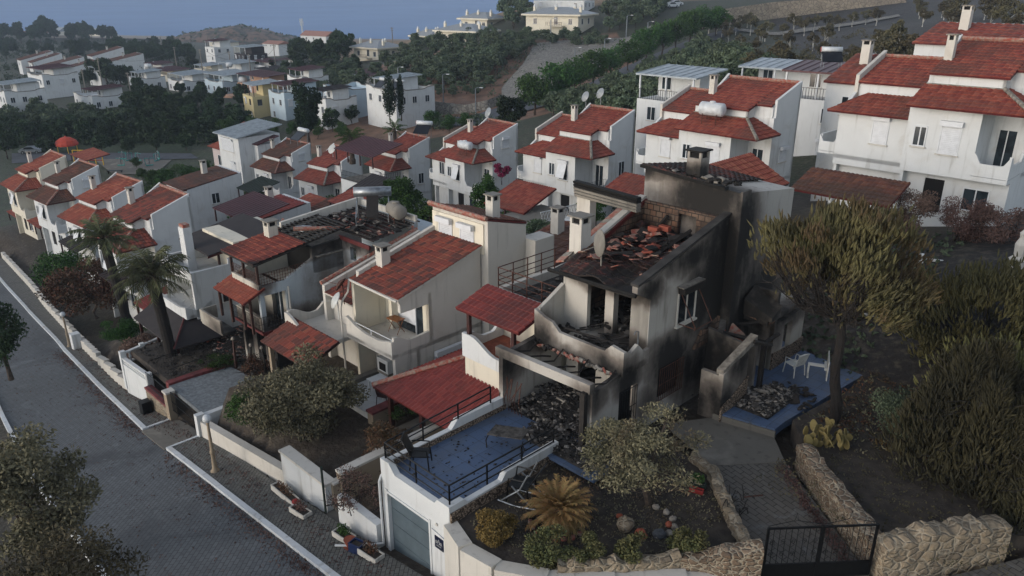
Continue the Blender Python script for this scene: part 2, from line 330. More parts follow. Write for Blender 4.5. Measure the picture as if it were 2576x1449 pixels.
def ridge(mb,a,b,mat=None,r=.11,step=.33,rng_=random):
    a=Vector(a);b=Vector(b);n=max(1,int((b-a).length/step)); d=(b-a)/n
    for i in range(n):
        p=a+d*i; mb.tube([p,p+d*1.08],[r*1.05,r*.85],mat or M['ridge'],6)
def wall(mb,O,U,L,z0,ztop,th,mat,holes=(),inward=None):
    """vertical wall from O along U (unit, horizontal), thickness th toward 'inward' vector; ztop number or f(u)"""
    O=Vector(O);U=Vector(U).normalized();I=Vector(inward)*th; zt=ztop if callable(ztop) else (lambda u:ztop)
    us=sorted({0,L}|{h[0] for h in holes}|{h[1] for h in holes}); 
    for u0,u1 in zip(us[:-1],us[1:]):
        if u1-u0<1e-4: continue
        um=(u0+u1)/2; hs=sorted([(h[2],h[3]) for h in holes if h[0]<=um<=h[1]])
        segs=[];z=z0
        for a,b in hs: 
            if a>z: segs.append((z,a))
            z=b
        segs.append((z,None))
        for a,b in segs:
            t0=b if b is not None else zt(u0); t1=b if b is not None else zt(u1)
            if t0<=a+1e-3 and t1<=a+1e-3: continue
            p0=O+U*u0;p1=O+U*u1
            lo=[Vector((p0.x,p0.y,a)),Vector((p1.x,p1.y,a)),Vector((p1.x,p1.y,a))+I,Vector((p0.x,p0.y,a))+I]
            hi=[Vector((p0.x,p0.y,t0)),Vector((p1.x,p1.y,t1)),Vector((p1.x,p1.y,t1))+I,Vector((p0.x,p0.y,t0))+I]
            mb.hexa(lo,hi,mat)
# window kinds on plane: side 'f' front (faces -y at y=p), 's' side (faces +x at x=p)
def onp(side,p,u,out,z):
    return (u,p-out,z) if side=='f' else (p+out,u,z)
def pbox(mb,side,p,u0,u1,o0,o1,z0,z1,mat):
    a=onp(side,p,u0,o0,z0);b=onp(side,p,u1,o1,z1)
    mb.box(min(a[0],b[0]),max(a[0],b[0]),min(a[1],b[1]),max(a[1],b[1]),z0,z1,mat)
def window(par,side,p,u,z,w,h,kind='plain',fm=None):
    fm=fm or M['frame']; mb=MB(); f=.06
    pbox(mb,side,p,u,u+w,-.05,.015,z,z+h,M['glass'] if kind!='shut' else M['shutter'])
    for (a,b,c,d) in((u-f,u,z-f,z+h+f),(u+w,u+w+f,z-f,z+h+f),(u,u+w,z-f,z),(u,u+w,z+h,z+h+f)): pbox(mb,side,p,a,b,0,.05,c,d,fm)
    if kind=='plain': pbox(mb,side,p,u+w/2-.03,u+w/2+.03,.016,.04,z,z+h,fm)
    o=mb.build('window',par)
    if kind in('shut','open'):
        m2=MB(); pbox(m2,side,p,u-.1,u+w+.1,.051,.27,z+h+.01,z+h+.27,M['shutter']); m2.build('shutter_box',o)
        m3=MB()
        if kind=='shut':
            n=int(h/.09)
            for i in range(n): pbox(m3,side,p,u+.01,u+w-.01,.016,.04,z+i*h/n+.01,z+(i+1)*h/n-.008,M['shutter'])
            m3.build('roller_shutter',o)
        else:
            a=[onp(side,p,u,.1,z+h),onp(side,p,u+w,.1,z+h),onp(side,p,u+w,.5,z+.2),onp(side,p,u,.5,z+.2)]; m3.prism(a,(.01,-.03,.03),M['shutter']); m3.build('roller_shutter',o)
    s=MB(); pbox(s,side,p,u-.12,u+w+.12,.0,.12,z-f-.07,z-f-.002,M['white2']); s.build('sill',o)
    return o
def chimney(par,x,y,z,h=1.3,w=.45,mat=None,capm=None,burnt=False):
    mat=mat or M['white2']; mb=MB(); mb.box(x-w/2,x+w/2,y-w/2,y+w/2,z-.6,z+h,mat); q=.1
    for a in(-1,1):
        for b in(-1,1): mb.box(x+a*(w/2-q/2)-q/2,x+a*(w/2-q/2)+q/2,y+b*(w/2-q/2)-q/2,y+b*(w/2-q/2)+q/2,z+h,z+h+.25,mat)
    mb.box(x-w/2+.08,x+w/2-.08,y-w/2+.08,y+w/2-.08,z+h,z+h+.2,M['dark'])
    o=mb.build('chimney',par); c=MB(); c.box(x-w/2-.08,x+w/2+.08,y-w/2-.08,y+w/2+.08,z+h+.25,z+h+.31,capm or M['mortar']); c.build('chimney_cap',o); return o
def railing(par,pts,h=.9,mat=None,rails=(1,.55,.2),post=.9,r=.022,name='railing',n=5):
    mat=mat or M['rust']; mb=MB()
    for a,b in zip(pts[:-1],pts[1:]):
        a=Vector(a);b=Vector(b); k=max(1,round((b-a).length/post))
        for t in rails: mb.tube([a+Vector((0,0,h*t)),b+Vector((0,0,h*t))],r if t==1 else r*.8,mat,n)
        for i in range(k+1): p=a+(b-a)*i/k; mb.tube([p,p+Vector((0,0,h))],r*1.2,mat,n)
    return mb.build(name,par)
def wavy(u,L,h,dip):   # scalloped parapet height
    a=.22*L
    if u<a: t=u/a
    elif u>L-a: t=(L-u)/a
    else: t=1
    t=t*t*(3-2*t); return h-dip*t
def parapet(mb,O,U,L,z0,h,dip,th,mat,inward,n=16):
    zz=lambda u:z0+wavy(u,L,h,dip)
    O=Vector(O);U=Vector(U)
    for i in range(n):
        wall(mb,O+U*(L*i/n),U,L/n,z0,(lambda u,i=i:zz(L*i/n+u)),th,mat,inward=inward)
# ---------------------------------------------------------------- terrain
def interp(v,P):
    if v<=P[0][0]: return P[0][1]
    for (a,b),(c,d) in zip(P[:-1],P[1:]):
        if v<=c: return b+(d-b)*(v-a)/(c-a)
    return P[-1][1]
def ss(a,b,v):
    t=min(1,max(0,(v-a)/(b-a))); return t*t*(3-2*t)
def sxy(s,t): return ((t-s)*.70711,(s+t)*.70711)
HS=[(-30,-14.3),(0,-15.2),(8,-16.1),(17.3,-17.7),(28.4,-19.4),(34.8,-20.5),(59.7,-25.0),(75,-26.9),(105,-29.2),(140,-29.6)]
PF=[(-30,-15.3),(0,-15.5),(9,-15.55),(17.0,-15.55),(17.9,-18.05),(33,-17.95),(33.5,-19.4),(41.5,-19.5),(42,-20.6),(50,-21.3),(60,-25.3),(75,-26.4),(88,-27.3),(103,-28.2),(140,-29.5)]
PB=[(-30,-10.0),(-5,-10.6),(9.7,-11.8),(24,-14.9),(40,-18.9),(57,-22.1),(72,-25.2),(82,-27.5),(97,-29.3),(140,-29.7)]
KR=[(-30,9.0),(18.4,10.0),(27,10.3),(33.4,10.6),(37,10.8),(47.5,11.8),(63.4,13.5),(77,14.6),(86,15.2),(110,17)]
GW=[(-30,11.4),(17,11.7),(25.9,11.9),(34.5,12.2),(40,12.3),(46.9,12.9),(58.8,14.3),(71.5,15.6),(83,16.8),(110,19)]
GB=[(-10,36),(-4,31),(2.9,22.8),(5.1,19.4),(7.5,16.8),(8.6,15.8),(10,14.4),(11.3,13.1),(12.6,12.4),(13.8,12.1),(14.9,12.3),(17.2,12.3),(18.4,12.2)]
def Hst(x,y): return interp((y-x)*.70711,HS)
PTS=[(640,320,165),(115,255,220),(115,190,330),(300,400,145),(40,400,152),(1080,300,160),(1290,265,155),(1345,285,148),(1760,92,200),(1500,190,178),(1640,135,190),
(1100,262,165),(1100,190,190),(1150,112,215),(1290,135,205),(1450,125,207),(1580,110,210),(1440,102,222),(1180,112,236),(950,155,250),(1700,205,120),(1650,280,95),(2000,92,190),(2200,62,200),
(2150,160,110),(2400,100,120),(2500,30,150),(2570,75,112),(1900,45,228),(1700,55,222),(2050,250,82),(590,112,720),(300,112,600),(100,95,800),(850,152,330),(700,128,450),(900,100,560),(50,85,640),
(1400,-10,300),(1560,-15,300),(1700,-20,300),(1330,12,275),(1850,-25,300),(2200,-40,300),(500,200,260),(750,210,230),(1000,115,330),(350,250,215)]
ctrl=[tuple(UD(*p)) for p in PTS]
for s in range(-10,130,12): 
    for t in (58,46): ctrl.append((*sxy(s,t),interp(s,PB)+(0.3 if t==58 else 0)))
for s in (20,50,80,110): ctrl.append((*sxy(s,0),interp(s,HS)-.3))
ctrl+=[(160,300,0),(260,500,-4),(200,150,2),(-300,250,-36),(-300,120,-31),(-420,600,-40),(100,420,-8),(60,700,-56),(250,900,-75),(-200,1050,-62),(-600,1150,-62),(100,1150,-85),(-300,1300,-80),(500,1300,-90),(-900,1300,-80),(0,1400,-90),(-150,1180,-70)]
CA=np.array(ctrl); NC=len(CA)
def phi(d): return d
D0=np.sqrt(((CA[:,None,:2]-CA[None,:,:2])**2).sum(-1)); Pm=np.c_[np.ones(NC),CA[:,:2]]
Am=np.block([[phi(D0)-np.eye(NC)*6,Pm],[Pm.T,np.zeros((3,3))]]); cf=np.linalg.solve(Am,np.r_[CA[:,2],0,0,0])
def Hrbf(x,y):
    d=np.sqrt((CA[:,0]-x)**2+(CA[:,1]-y)**2); return float(d@cf[:NC]+cf[NC]+cf[NC+1]*x+cf[NC+2]*y)
def H(x,y,street=True):
    s=(y-x)*.70711; t=(x+y)*.70711
    far=Hrbf(x,y) if (t>50 or s>100 or t<2 or s<-15) else 0
    nearz=interp(s,PF); nearz+= (interp(s,PB)-nearz)*ss(25,41,t)
    gw=interp(s,GW)
    if s<18.4: gw=interp(s,GB)+.9
    st=Hst(x,y)-.10; 
    if s<10: st-= 0
    z=st+(nearz-st)*ss(gw+.55,gw+1.4,t)
    wfar=max(ss(54,64,t),ss(108,130,s),1-ss(-12,2,t),ss(15,30,-s))
    return z*(1-wfar)+far*wfar if wfar>0 else z
def hit(px,py,off=0,k0=8,k1=1500):
    r=ray(px,py); k=k0; st=1.0; lastk=k
    while k<k1:
        p=r*k
        if p.z<H(p.x,p.y)+off:
            lo,hi=lastk,k
            for _ in range(14):
                m=(lo+hi)/2; q=r*m
                if q.z<H(q.x,q.y)+off: hi=m
                else: lo=m
            return r*hi
        lastk=k; k*=1.02
    return r*k1
def gz(x,y,off=0): return Vector((x,y,H(x,y)+off))
def axis(lo,hi,c,d0,g):
    a=[c];d=d0
    while a[-1]<hi: a.append(a[-1]+d); d=d0 if a[-1]<c+60 else d*g
    b=[c];d=d0
    while b[-1]>lo: b.append(b[-1]-d); d=d0 if b[-1]>c-75 else d*g
    return sorted(set(b[1:]+a))
def ground():
    xs=axis(-1100,900,0,.8,1.035); ys=axis(2,1450,45,.8,1.025)
    V=[];C=[]
    cols=dict(garden=lin('3a3128'),grass=lin('2f3a25'),dry=lin('80694f'),red=lin('7a5a46'),burn=lin('1e1b1d'),veg=lin('29321f'),grav=lin('6a6660'),sand=lin('9b8f80'))
    for y in ys:
        for x in xs:
            z=H(x,y); s=(y-x)*.70711;t=(x+y)*.70711
            V.append((x,y,z))
            d=y*CT-z*ST_; px=1288+FPX*x/max(d,1); py=724.5+FPX*(-z*CT-y*ST_)/max(d,1)
            if y>1080: c=cols['sand']
            elif y<120 and s<115:
                c=cols['garden'] if t<58 else cols['veg']
                if s<12 and t>30: c=cols['burn']
            else: c=cols['veg']
            C.append(c)
            if y>60 and (t>58 or s>115):
                # land cover by world position
                if x>40 and y<260 and x>0.24*y+18: c=cols['burn']
                elif x>-42 and x<30 and 140<y<235 : c=cols['red']
                elif y>280 and x>-.36*y+40: c=cols['dry']
                elif s>115 and y<155: c=cols['grass']
                C[-1]=c
    nx=len(xs); F=[(j*nx+i,j*nx+i+1,(j+1)*nx+i+1,(j+1)*nx+i) for j in range(len(ys)-1) for i in range(nx-1)]
    me=bpy.data.meshes.new('ground'); me.from_pydata(V,[],F); ca=me.color_attributes.new('cover','FLOAT_COLOR','POINT')
    ca.data.foreach_set('color',np.array(C,dtype=np.float32).ravel()); me.polygons.foreach_set('use_smooth',[True]*len(F))
    t=NT('ground_cover'); a=t.n('Attribute',attribute_name='cover'); g=t.vec
    c=t.mix(t.rng(t.noise(.35,6),.35,.7,0,.55),a.outputs['Color'],lin('2a241e')); c=t.mix(t.rng(t.noise(2.5,6),.5,.75,0,.45),c,lin('6f6556')); c=t.mix(t.rng(t.noise(.9,7,dist=1.5),.55,.68,0,.4),c,lin('565245')); c=t.mix(t.rng(t.noise(.06,5),.5,.7,0,.22),c,lin('26301d'))
    t.col(c); t.bump(t.noise(3,8),.15,.9); me.materials.append(t.m)
    o=bpy.data.objects.new('ground',me); sc.collection.objects.link(o); tag(o,kind='structure')
ground()
# sea
t=NT('sea_water'); t.col(t.mix(t.rng(t.noise(.004,4),.3,.7),lin('436898'),lin('4d73a2'))); t.b.inputs['Roughness'].default_value=.5; t.b.inputs['Specular IOR Level'].default_value=.05
t.bump(t.noise(.25,6,t.mapv((1,.4,1))),.35,.5)
mb=MB(); mb.poly([(-9000,900,-70),(9000,900,-70),(9000,25000,-70),(-9000,25000,-70)],t.m); tag(mb.build('sea'),kind='structure')
# street
def strip(name,s0,s1,ta,tb,off,mat,th=.3,ds=1.2,kind='structure'):
    mb=MB(); n=max(1,int((s1-s0)/ds)); A=[];B=[]
    for i in range(n+1):
        s=s0+(s1-s0)*i/n
        for L,t in((A,ta(s)),(B,tb(s))):
            x,y=sxy(s,t); L.append(Vector((x,y,Hst(x,y)+off)))
    for i in range(n):
        dz=Vector((0,0,-th)); mb.hexa([A[i]+dz,A[i+1]+dz,B[i+1]+dz,B[i]+dz],[A[i],A[i+1],B[i+1],B[i]],mat)
    o=mb.build(name)
    if kind: tag(o,kind=kind)
    return o
kr=lambda s:interp(s,KR); gw=lambda s:interp(s,GW)
strip('street',-25,108,lambda s:kr(s)-5.0,lambda s:kr(s)-.02,.0,M['road'])
strip('pavement',-25,33.45,lambda s:kr(s)+.2,lambda s:gw(s)+.15,.10,M['walkp'])
strip('pavement',37.35,100,lambda s:kr(s)+.2,lambda s:gw(s)+.15,.10,M['walkp'])
strip('driveway_apron',33.62,37.15,lambda s:kr(s)-.1,lambda s:gw(s)+.25,.06,M['concfloor'])
strip('kerb',-25,33.6,lambda s:kr(s)-.02,lambda s:kr(s)+.2,.14,M['kerb'],ds=.8)
strip('kerb',37.2,100,lambda s:kr(s)-.02,lambda s:kr(s)+.2,.14,M['kerb'],ds=.8)
strip('kerb',33.45,33.62,lambda s:kr(s)+.2,lambda s:gw(s)+.1,.13,M['kerb'],ds=.17)
strip('kerb',37.15,37.35,lambda s:kr(s)+.2,lambda s:gw(s)+.1,.13,M['kerb'],ds=.2)
strip('kerb',-25,60,lambda s:kr(s)-5.2,lambda s:kr(s)-5.0,.12,M['kerb'],ds=.8)
# ---------------------------------------------------------------- module houses of the rows
def stepped(name,o,rot,label,group,W=5,Dp=5.6,k=1,tile='tile',wm='white',left=True,left_tile=None,lw=3.4,front=('open',),opts=()):
    r=root(name,o,label,'house',R_(rot),group,k); wm=M[wm]; T=M[tile]; T2=M[left_tile or tile]; nx=.26*W; sl=.34; rz=lambda y:4.9+sl*(y-1.5)
    mb=MB(); X=Vector((1,0,0));Y=Vector((0,1,0)); g=-4.5
    wall(mb,(-W,0,0),X,W-1.7,-.02,3.28,.2,wm,holes=[(W-1.7-1.75,W-1.7-.85,.95,2.35)],inward=(0,1,0))
    wall(mb,(-1.7,.2,0),Y,2.1,0,3.3,.15,wm,inward=(-1,0,0)); wall(mb,(-1.7,2.3,0),X,1.7,0,4.3,.2,wm,holes=[(.35,1.15,0,2.1)],inward=(0,1,0))
    mb.box(-W,0,0,Dp,-.25,-.021,wm)
    wall(mb,(0,2.5,0),Y,Dp-2.5,g,lambda u:rz(2.5+u)+.22,.18,wm,inward=(-1,0,0)); wall(mb,(-W,.2,0),Y,Dp-.2,g,lambda u:min(3.2,9) if u<1.3 else rz(.2+u)+.3,.18,wm,inward=(1,0,0))
    wall(mb,(-W+.18,Dp,0),X,W-.18,g,rz(Dp)-.05,.2,wm,inward=(0,-1,0))
    wall(mb,(-W+.18,.7,0),X,W-.18-.0,g,-.25,.2,wm,holes=[(1.0,2.0,-2.4,-.6),(3.0,4.2,-2.0,-.8)],inward=(0,1,0)); wall(mb,(0,.9,0),Y,1.6,g,-.25,.18,wm,inward=(-1,0,0))
    wall(mb,(-W+.18,1.5,0),X,W-.18-nx,3.7,rz(1.5)-.06,.15,wm,inward=(0,1,0)); wall(mb,(-nx,1.5,0),Y,.85,3.6,lambda u:rz(1.5+u)-.06,.15,wm,inward=(-1,0,0)); wall(mb,(-nx,2.35,0),X,nx-.18,3.6,rz(2.35)-.06,.15,wm,inward=(0,1,0))
    mb.box(-W+.18,-.18,2.6,Dp-.2,3.5,3.7,wm)
    # parapets of balcony
    parapet(mb,(-1.7,.0,0),X,1.7,0,1.15,.5,.14,wm,(0,1,0)); parapet(mb,(-.001,.14,0),Y,2.2,0,1.15,.5,.14,wm,(-1,0,0))
    mb.build('wall',r)
    b=MB(); b.box(-1.35,-.55,2.36,2.42,0,2.1,M['glass']); b.box(-1.0,-.95,2.33,2.36,0,2.1,M['frame']); b.build('balcony_door',r)
    d=MB(); d.box(-W+1.18,-W+2.18,.76,.82,-2.4,-.6,M['dark']); d.build('front_door',r); window(r,'f',.7,-W+3.2,-1.95,1.15,1.1,'plain')
    # lower roof
    rf=MB(); V1=Vector((0,2.2,.9)); L1=V1.length
    slabroof(rf,(-W,-.7,3.3),X,V1,L1,lambda v:(0,(W+.6)-v/L1*(.6+nx)),T)
    V2=Vector((-(.6+nx),0,.9)); L2=V2.length; slabroof(rf,(.6,-.7,3.3),Y,V2,L2,lambda v:(v/L2*2.2,3.05),T)
    rf.build('lower_roof',r); rd=MB(); ridge(rd,(.6,-.7,3.38),(-nx,1.45,4.25),M['mortar'] if 'mort' in opts else M['ridge'],.12); rd.tube([(-W+.1,1.45,4.22),(-nx,1.45,4.22)],.06,M['mortar'],5); rd.build('ridge_tiles',r)
    up=MB(); V3=Vector((0,1,sl)); ln=V3.length; LA=(Dp-1.22)*ln
    slabroof(up,(-W+.2,1.22,rz(1.22)),X,V3,LA,lambda v:(0,W-.2-nx+.2),T); LB=(Dp-2.15)*ln
    slabroof(up,(-nx+.2,2.15,rz(2.15)),X,V3,LB,lambda v:(0,nx-.2-.19),T); up.build('upper_roof',r)
    rr=MB(); ridge(rr,(-W+.2,Dp-.02,rz(Dp)+.1),(-.1,Dp-.02,rz(Dp)+.1),None,.13); rr.build('ridge_tiles',r)
    u1=-1.7-1.75; window(r,'f',.02,u1,.95,.9,1.4,front[0])
    if W>4.6: window(r,'f',0.0,-W+.45,1.2,.55,.95,'plain')
    if 'sidewin' in opts: window(r,'s',0,3.6,4.3 if 'hi' in opts else 1.2,.8,.8,'shut')
    if 'sidewin2' in opts: window(r,'s',0,3.7,1.1,.7,1.2,'plain')
    chimney(r,-W+.5,3.0,rz(3.0),1.0,.42,M['white2'])
    if 'rail' in opts: railing(r,[(-1.6,-.12,.55),(.12,-.12,.55),(.12,1.9,.55)],.65,M['black'],(1,.5),.3,.012)
    if left:
        l=MB(); x0=-W-lw; zr=lambda y:4.05+sl*(y-2.4)
        wall(l,(x0,.7,0),X,lw,-.6,2.45,.2,wm,inward=(0,1,0)); l.box(x0,-W,.7,Dp,-.25,-.02,wm)
        wall(l,(x0,.9,0),Y,Dp-.9,g,lambda u:2.6 if u<1.3 else zr(.9+u)+.25,.18,wm,inward=(1,0,0)); wall(l,(x0+.18,2.4,0),X,lw-.18,3.0,zr(2.4)-.06,.15,wm,inward=(0,1,0)); wall(l,(x0+.18,1.3,0),X,lw-.18,g,-.25,.2,wm,inward=(0,1,0)); wall(l,(x0+.18,Dp,0),X,lw-.18,g,zr(Dp)-.05,.2,wm,inward=(0,-1,0))
        # small side balcony
        l.box(x0-1.1,x0,1.0,3.0,-.15,-.02,wm); parapet(l,(x0-1.1,1.0,0),X,1.1,0,.95,.4,.12,wm,(0,1,0),10); wall(l,(x0-1.1,1.12,0),Y,1.9,0,.95,.12,wm,inward=(1,0,0))
        l.build('wall',r); q=MB(); V=Vector((0,2.3,.85)); LL=V.length
        slabroof(q,(x0-.5,.1,2.5),X,V,LL,lambda v:(v/LL*1.3,lw+.5),T2); V4=Vector((1.3,0,.85)); slabroof(q,(x0-.5,.1,2.5),Y,V4,V4.length,lambda v:(v/V4.length*2.3,3.2),T2)
        q.build('lower_roof',r); q=MB(); slabroof(q,(x0+.2,2.15,zr(2.15)),X,V3,(Dp-2.15)*ln,lambda v:(0,lw-.21),T2); ridge(q,(x0+.2,Dp,zr(Dp)+.1),(-W,Dp,zr(Dp)+.1)); q.build('upper_roof',r)
        q=MB(); wall(q,(x0,2.2,0),Y,Dp-2.1,2.9,lambda u:zr(2.2+u)+.35,.2,M['white2'],inward=(1,0,0)); q.build('parapet',r)
        window(r,'f',.7,-W-2.0,.9,.8,1.25,'shut' if len(front)<2 else front[1])
    return r
def tank(par_label,x,y,z,rz=0,L=1.5,r=.42,stand=.5,group=None,mat='tank'):
    t=root('water_tank',(x,y,z),par_label,'water tank',rz,group); mb=MB()
    mb.tube([(-L/2-.12,0,stand+r),(-L/2,0,stand+r),(L/2,0,stand+r),(L/2+.12,0,stand+r)],[r*.6,r,r,r*.6],M[mat],16); mb.lathe((0,0,stand+2*r-.03),[(.2,0),(.2,.1),(.1,.12)],M[mat],10); mb.build('tank',t,True)
    s=MB()
    for a in(-L/3,L/3):
        for b in(-r*.7,r*.7): s.tube([(a,b,-.3),(a,b,stand+r*.5)],.03,M['rust'],4)
    s.tube([(-L/3,-r*.7,stand),(L/3,-r*.7,stand)],.025,M['rust'],4); s.build('stand',t); return t
def solar(label,p,rz,sc_=1,group=None,burnt=False):
    t=root('solar_water_heater',p,label,'solar heater',rz,group,sc_); mb=MB()
    mb.tube([(-.95,.45,1.25),(.95,.45,1.25)],.25,M['tank'] if not burnt else M['steel'],14); mb.build('tank',t,True); c=MB(); c.tube([(-.98,.45,1.25),(-.951,.45,1.25)],.24,M['tankred'],14); c.build('end_cap',t)
    q=MB(); w_=.9 if not burnt else .3; q.hexa([(-w_,-.9,.2),(w_,-.9,.2),(w_,.35,1.05),(-w_,.35,1.05)],[(-w_,-.92,.27),(w_,-.92,.27),(w_,.33,1.12),(-w_,.33,1.12)],M['solar'] if not burnt else M['char']); q.build('collector_panel',t)
    s=MB()
    for a in(-.8,.8):
        s.tube([(a,.4,-.4),(a,.45,1.05)],.03,M['steel'],4); s.tube([(a,-.9,-.3),(a,-.9,.25)],.03,M['steel'],4); s.tube([(a,-.9,.25),(a,.4,1.0)],.025,M['steel'],4)
    s.build('stand',t); return t
def dish(label,p,rz,d=.9,tilt=35,mat='dish',group=None):
    t=root('satellite_dish',p,label,'satellite dish',rz,group); mb=MB(); n=16; V=[];F=[]
    for i in range(5):
        rr=d/2*i/4
        for j in range(n):
            a=2*math.pi*j/n; V.append((rr*math.cos(a),-.16*(1-(i/4)**2),rr*math.sin(a)))
    for i in range(4):
        for j in range(n): F.append((i*n+j,i*n+(j+1)%n,(i+1)*n+(j+1)%n,(i+1)*n+j))
    Rm=Matrix.Rotation(R_(-tilt),3,'X'); V1=[Rm@Vector(v)+Vector((0,-.1,1)) for v in V]; V2=[Rm@(Vector(v)+Vector((0,.025,0)))+Vector((0,-.1,1)) for v in V]
    mb.arr(V1,F,M[mat]); mb.arr(V2,[f[::-1] for f in F],M[mat]); mb.build('reflector',t,True)
    s=MB(); s.tube([(0,0,0),(0,0,1)],.03,M[mat],6); s.tube([(0,0,.95),Rm@Vector((0,-.6,-.3))+Vector((0,-.1,1)),],.015,M[mat],5); s.build('mast',t); return t
def awning(name,label,o,rz,w,d,h0,h1,tile,group=None,posts=True,postm='postwood',metal=False):
    t=root(name,o,label,'porch roof',rz,group); mb=MB(); V=Vector((0,d,h1-h0)); X=Vector((1,0,0))
    if metal: 
        mb.prism([(0,0,h0),(w,0,h0),(w,d,h1),(0,d,h1)],(0,0,.06),M[tile]); n=int(w/.45)
        for i in range(n+1): mb.prism([(i*w/n-.02,0,h0+.061),(i*w/n+.02,0,h0+.061),(i*w/n+.02,d,h1+.061),(i*w/n-.02,d,h1+.061)],(0,0,.035),M[tile])
    else: slabroof(mb,(0,0,h0),X,V,V.length,lambda v:(0,w),M[tile])
    mb.build('roof',t)
    if posts:
        n=max(2,int(w/2.2)+1)
        for i in range(n):
            p=MB(); x=.12+(w-.24)*i/(n-1); p.box(x-.06,x+.06,.1,.22,-1.2,h0-.02,M[postm]); p.build('post',t)
    return t
G='white stepped houses in the second row'
stepped('row_house',(6.53,63.46,-16.39),-45.2,'white stepped house with an open tilted shutter and iron rail on its corner balcony','white stepped houses in the second row',k=1.016,front=('open',),opts=('mort','rail','sidewin2'))
stepped('row_house',(-3.74,76.55,-19.56),-49.6,'white stepped house with a white water tank on its lower roof and magenta bush',G,Dp=5.71,front=('open','plain'),opts=('sidewin','hi','mort'))
stepped('row_house',(-13.74,87.83,-22.77),-48.2,'white stepped house behind the dark green tree, with a maroon metal canopy at its left',G,W=5.08,k=.977,front=('shut',),opts=('sidewin2',),left=False)
stepped('row_house',(-22.91,93.45,-26.0),-40,'white stepped house with a smooth brick red roof and cream square chimney in the middle',G,W=5.3,k=1.06,left=False,tile='tile',front=('shut',),opts=('mort',))
stepped('row_house',(-32.12,104.68,-26.86),-43,'white stepped house with brown weathered tiles and an orange capped solar heater behind',G,W=6.2,tile='oldtile',left=False,front=('shut',),opts=('sidewin','hi'))
stepped('row_house',(15.57,49.93,-12.25),-47,'white stepped house with a large white tank over a wavy corner balcony, right of centre',G,W=5.9,k=.98,front=('shut',),opts=('mort','sidewin'))
stepped('row_house',(25.3,38.9,-9.22),-45.4,'largest white house at the right edge with red tiled upper and lower roofs',G,W=5.2,k=1.02,front=('shut','shut'),opts=('mort',),lw=4.0)
G2='white houses along the street at far left'
stepped('street_house',(-29.5,55.8,-21.9),-43,'white house behind the palms with a wide brown and red single pitch roof',G2,k=1.02,W=5.2,tile='patch',lw=3,left=False)
stepped('street_house',(-38.29,67.55,-23.3),-40,'white house with a cream chimney, third from the far end of its row',G2,k=.97,W=5.6,tile='tile2',left_tile='oldtile',left=False,opts=('sidewin2',))
stepped('street_house',(-47.51,77.72,-23.86),-40.4,'white house with brown roofs and small chimney, second from the far end',G2,k=.95,W=5.3,tile='oldtile',left=False,opts=('sidewin','hi'))
stepped('street_house',(-57.18,88.04,-25.25),-43.5,'yellowish house with orange roof at the far end of the street row',G2,W=5.3,tile='tile2',left=False,wm='cream')
rnd=random.Random(5)
X=Vector((1,0,0));Y=Vector((0,1,0))
N=Vector((4.8,24.9,-14.7)); 
def debris(mb,x0,x1,y0,y1,zf,n,mats_,smin=.04,smax=.22,hump=.25,rd=rnd):
    for i in range(n):
        x=rd.uniform(x0,x1);y=rd.uniform(y0,y1); c=1-abs(2*(x-x0)/(x1-x0)-1)*abs(2*(y-y0)/(y1-y0)-1)
        z=zf(x,y) if callable(zf) else zf
        z+=rd.random()*hump*c; a=rd.uniform(smin,smax);b=a*rd.uniform(.3,.9);h=a*rd.uniform(.15,.5)
        Rm=Matrix.Rotation(rd.uniform(0,6.3),3,'Z')@Matrix.Rotation(rd.uniform(-.6,.6),3,'X')@Matrix.Rotation(rd.uniform(-.5,.5),3,'Y')
        P=[Rm@Vector(v)+Vector((x,y,z)) for v in((-a,-b,0),(a,-b*.8,0),(a*.9,b,0),(-a,b*.9,0),(-a*.8,-b,h),(a*.8,-b*.7,h),(a*.8,b*.8,h),(-a*.7,b*.8,h))]
        mb.hexa(P[:4],P[4:],rd.choice(mats_))
def rubble(name,fr,x0,x1,y0,y1,z,n,label,mats_=None,hump=.25,smax=.2,cat='rubble'):
    r=MB(); ms=mats_ or [M['ash'],M['rubble'],M['char'],M['mortar'],M['ash']]
    V=[];F=[];k=10
    for i in range(k+1):
        for j in range(k+1):
            u=i/k;v=j/k; e=min(u,1-u,v,1-v)*4; V.append((x0+(x1-x0)*u,y0+(y1-y0)*v,z+min(1,e)*hump*rnd.uniform(.4,1)-.02))
    F=[(i*(k+1)+j,(i+1)*(k+1)+j,(i+1)*(k+1)+j+1,i*(k+1)+j+1) for i in range(k) for j in range(k)]
    r.arr(V,F,M['ash']); debris(r,x0,x1,y0,y1,z+hump*.3,int(n*2.2),ms,.02,smax*.55,hump); debris(r,x0,x1,y0,y1,z+hump*.3,n//8,ms,.08,smax*1.3,hump)
    o=r.build(name); o.location=fr; o.rotation_euler=(0,0,R0); tag(o,label,cat,kind='stuff'); return o
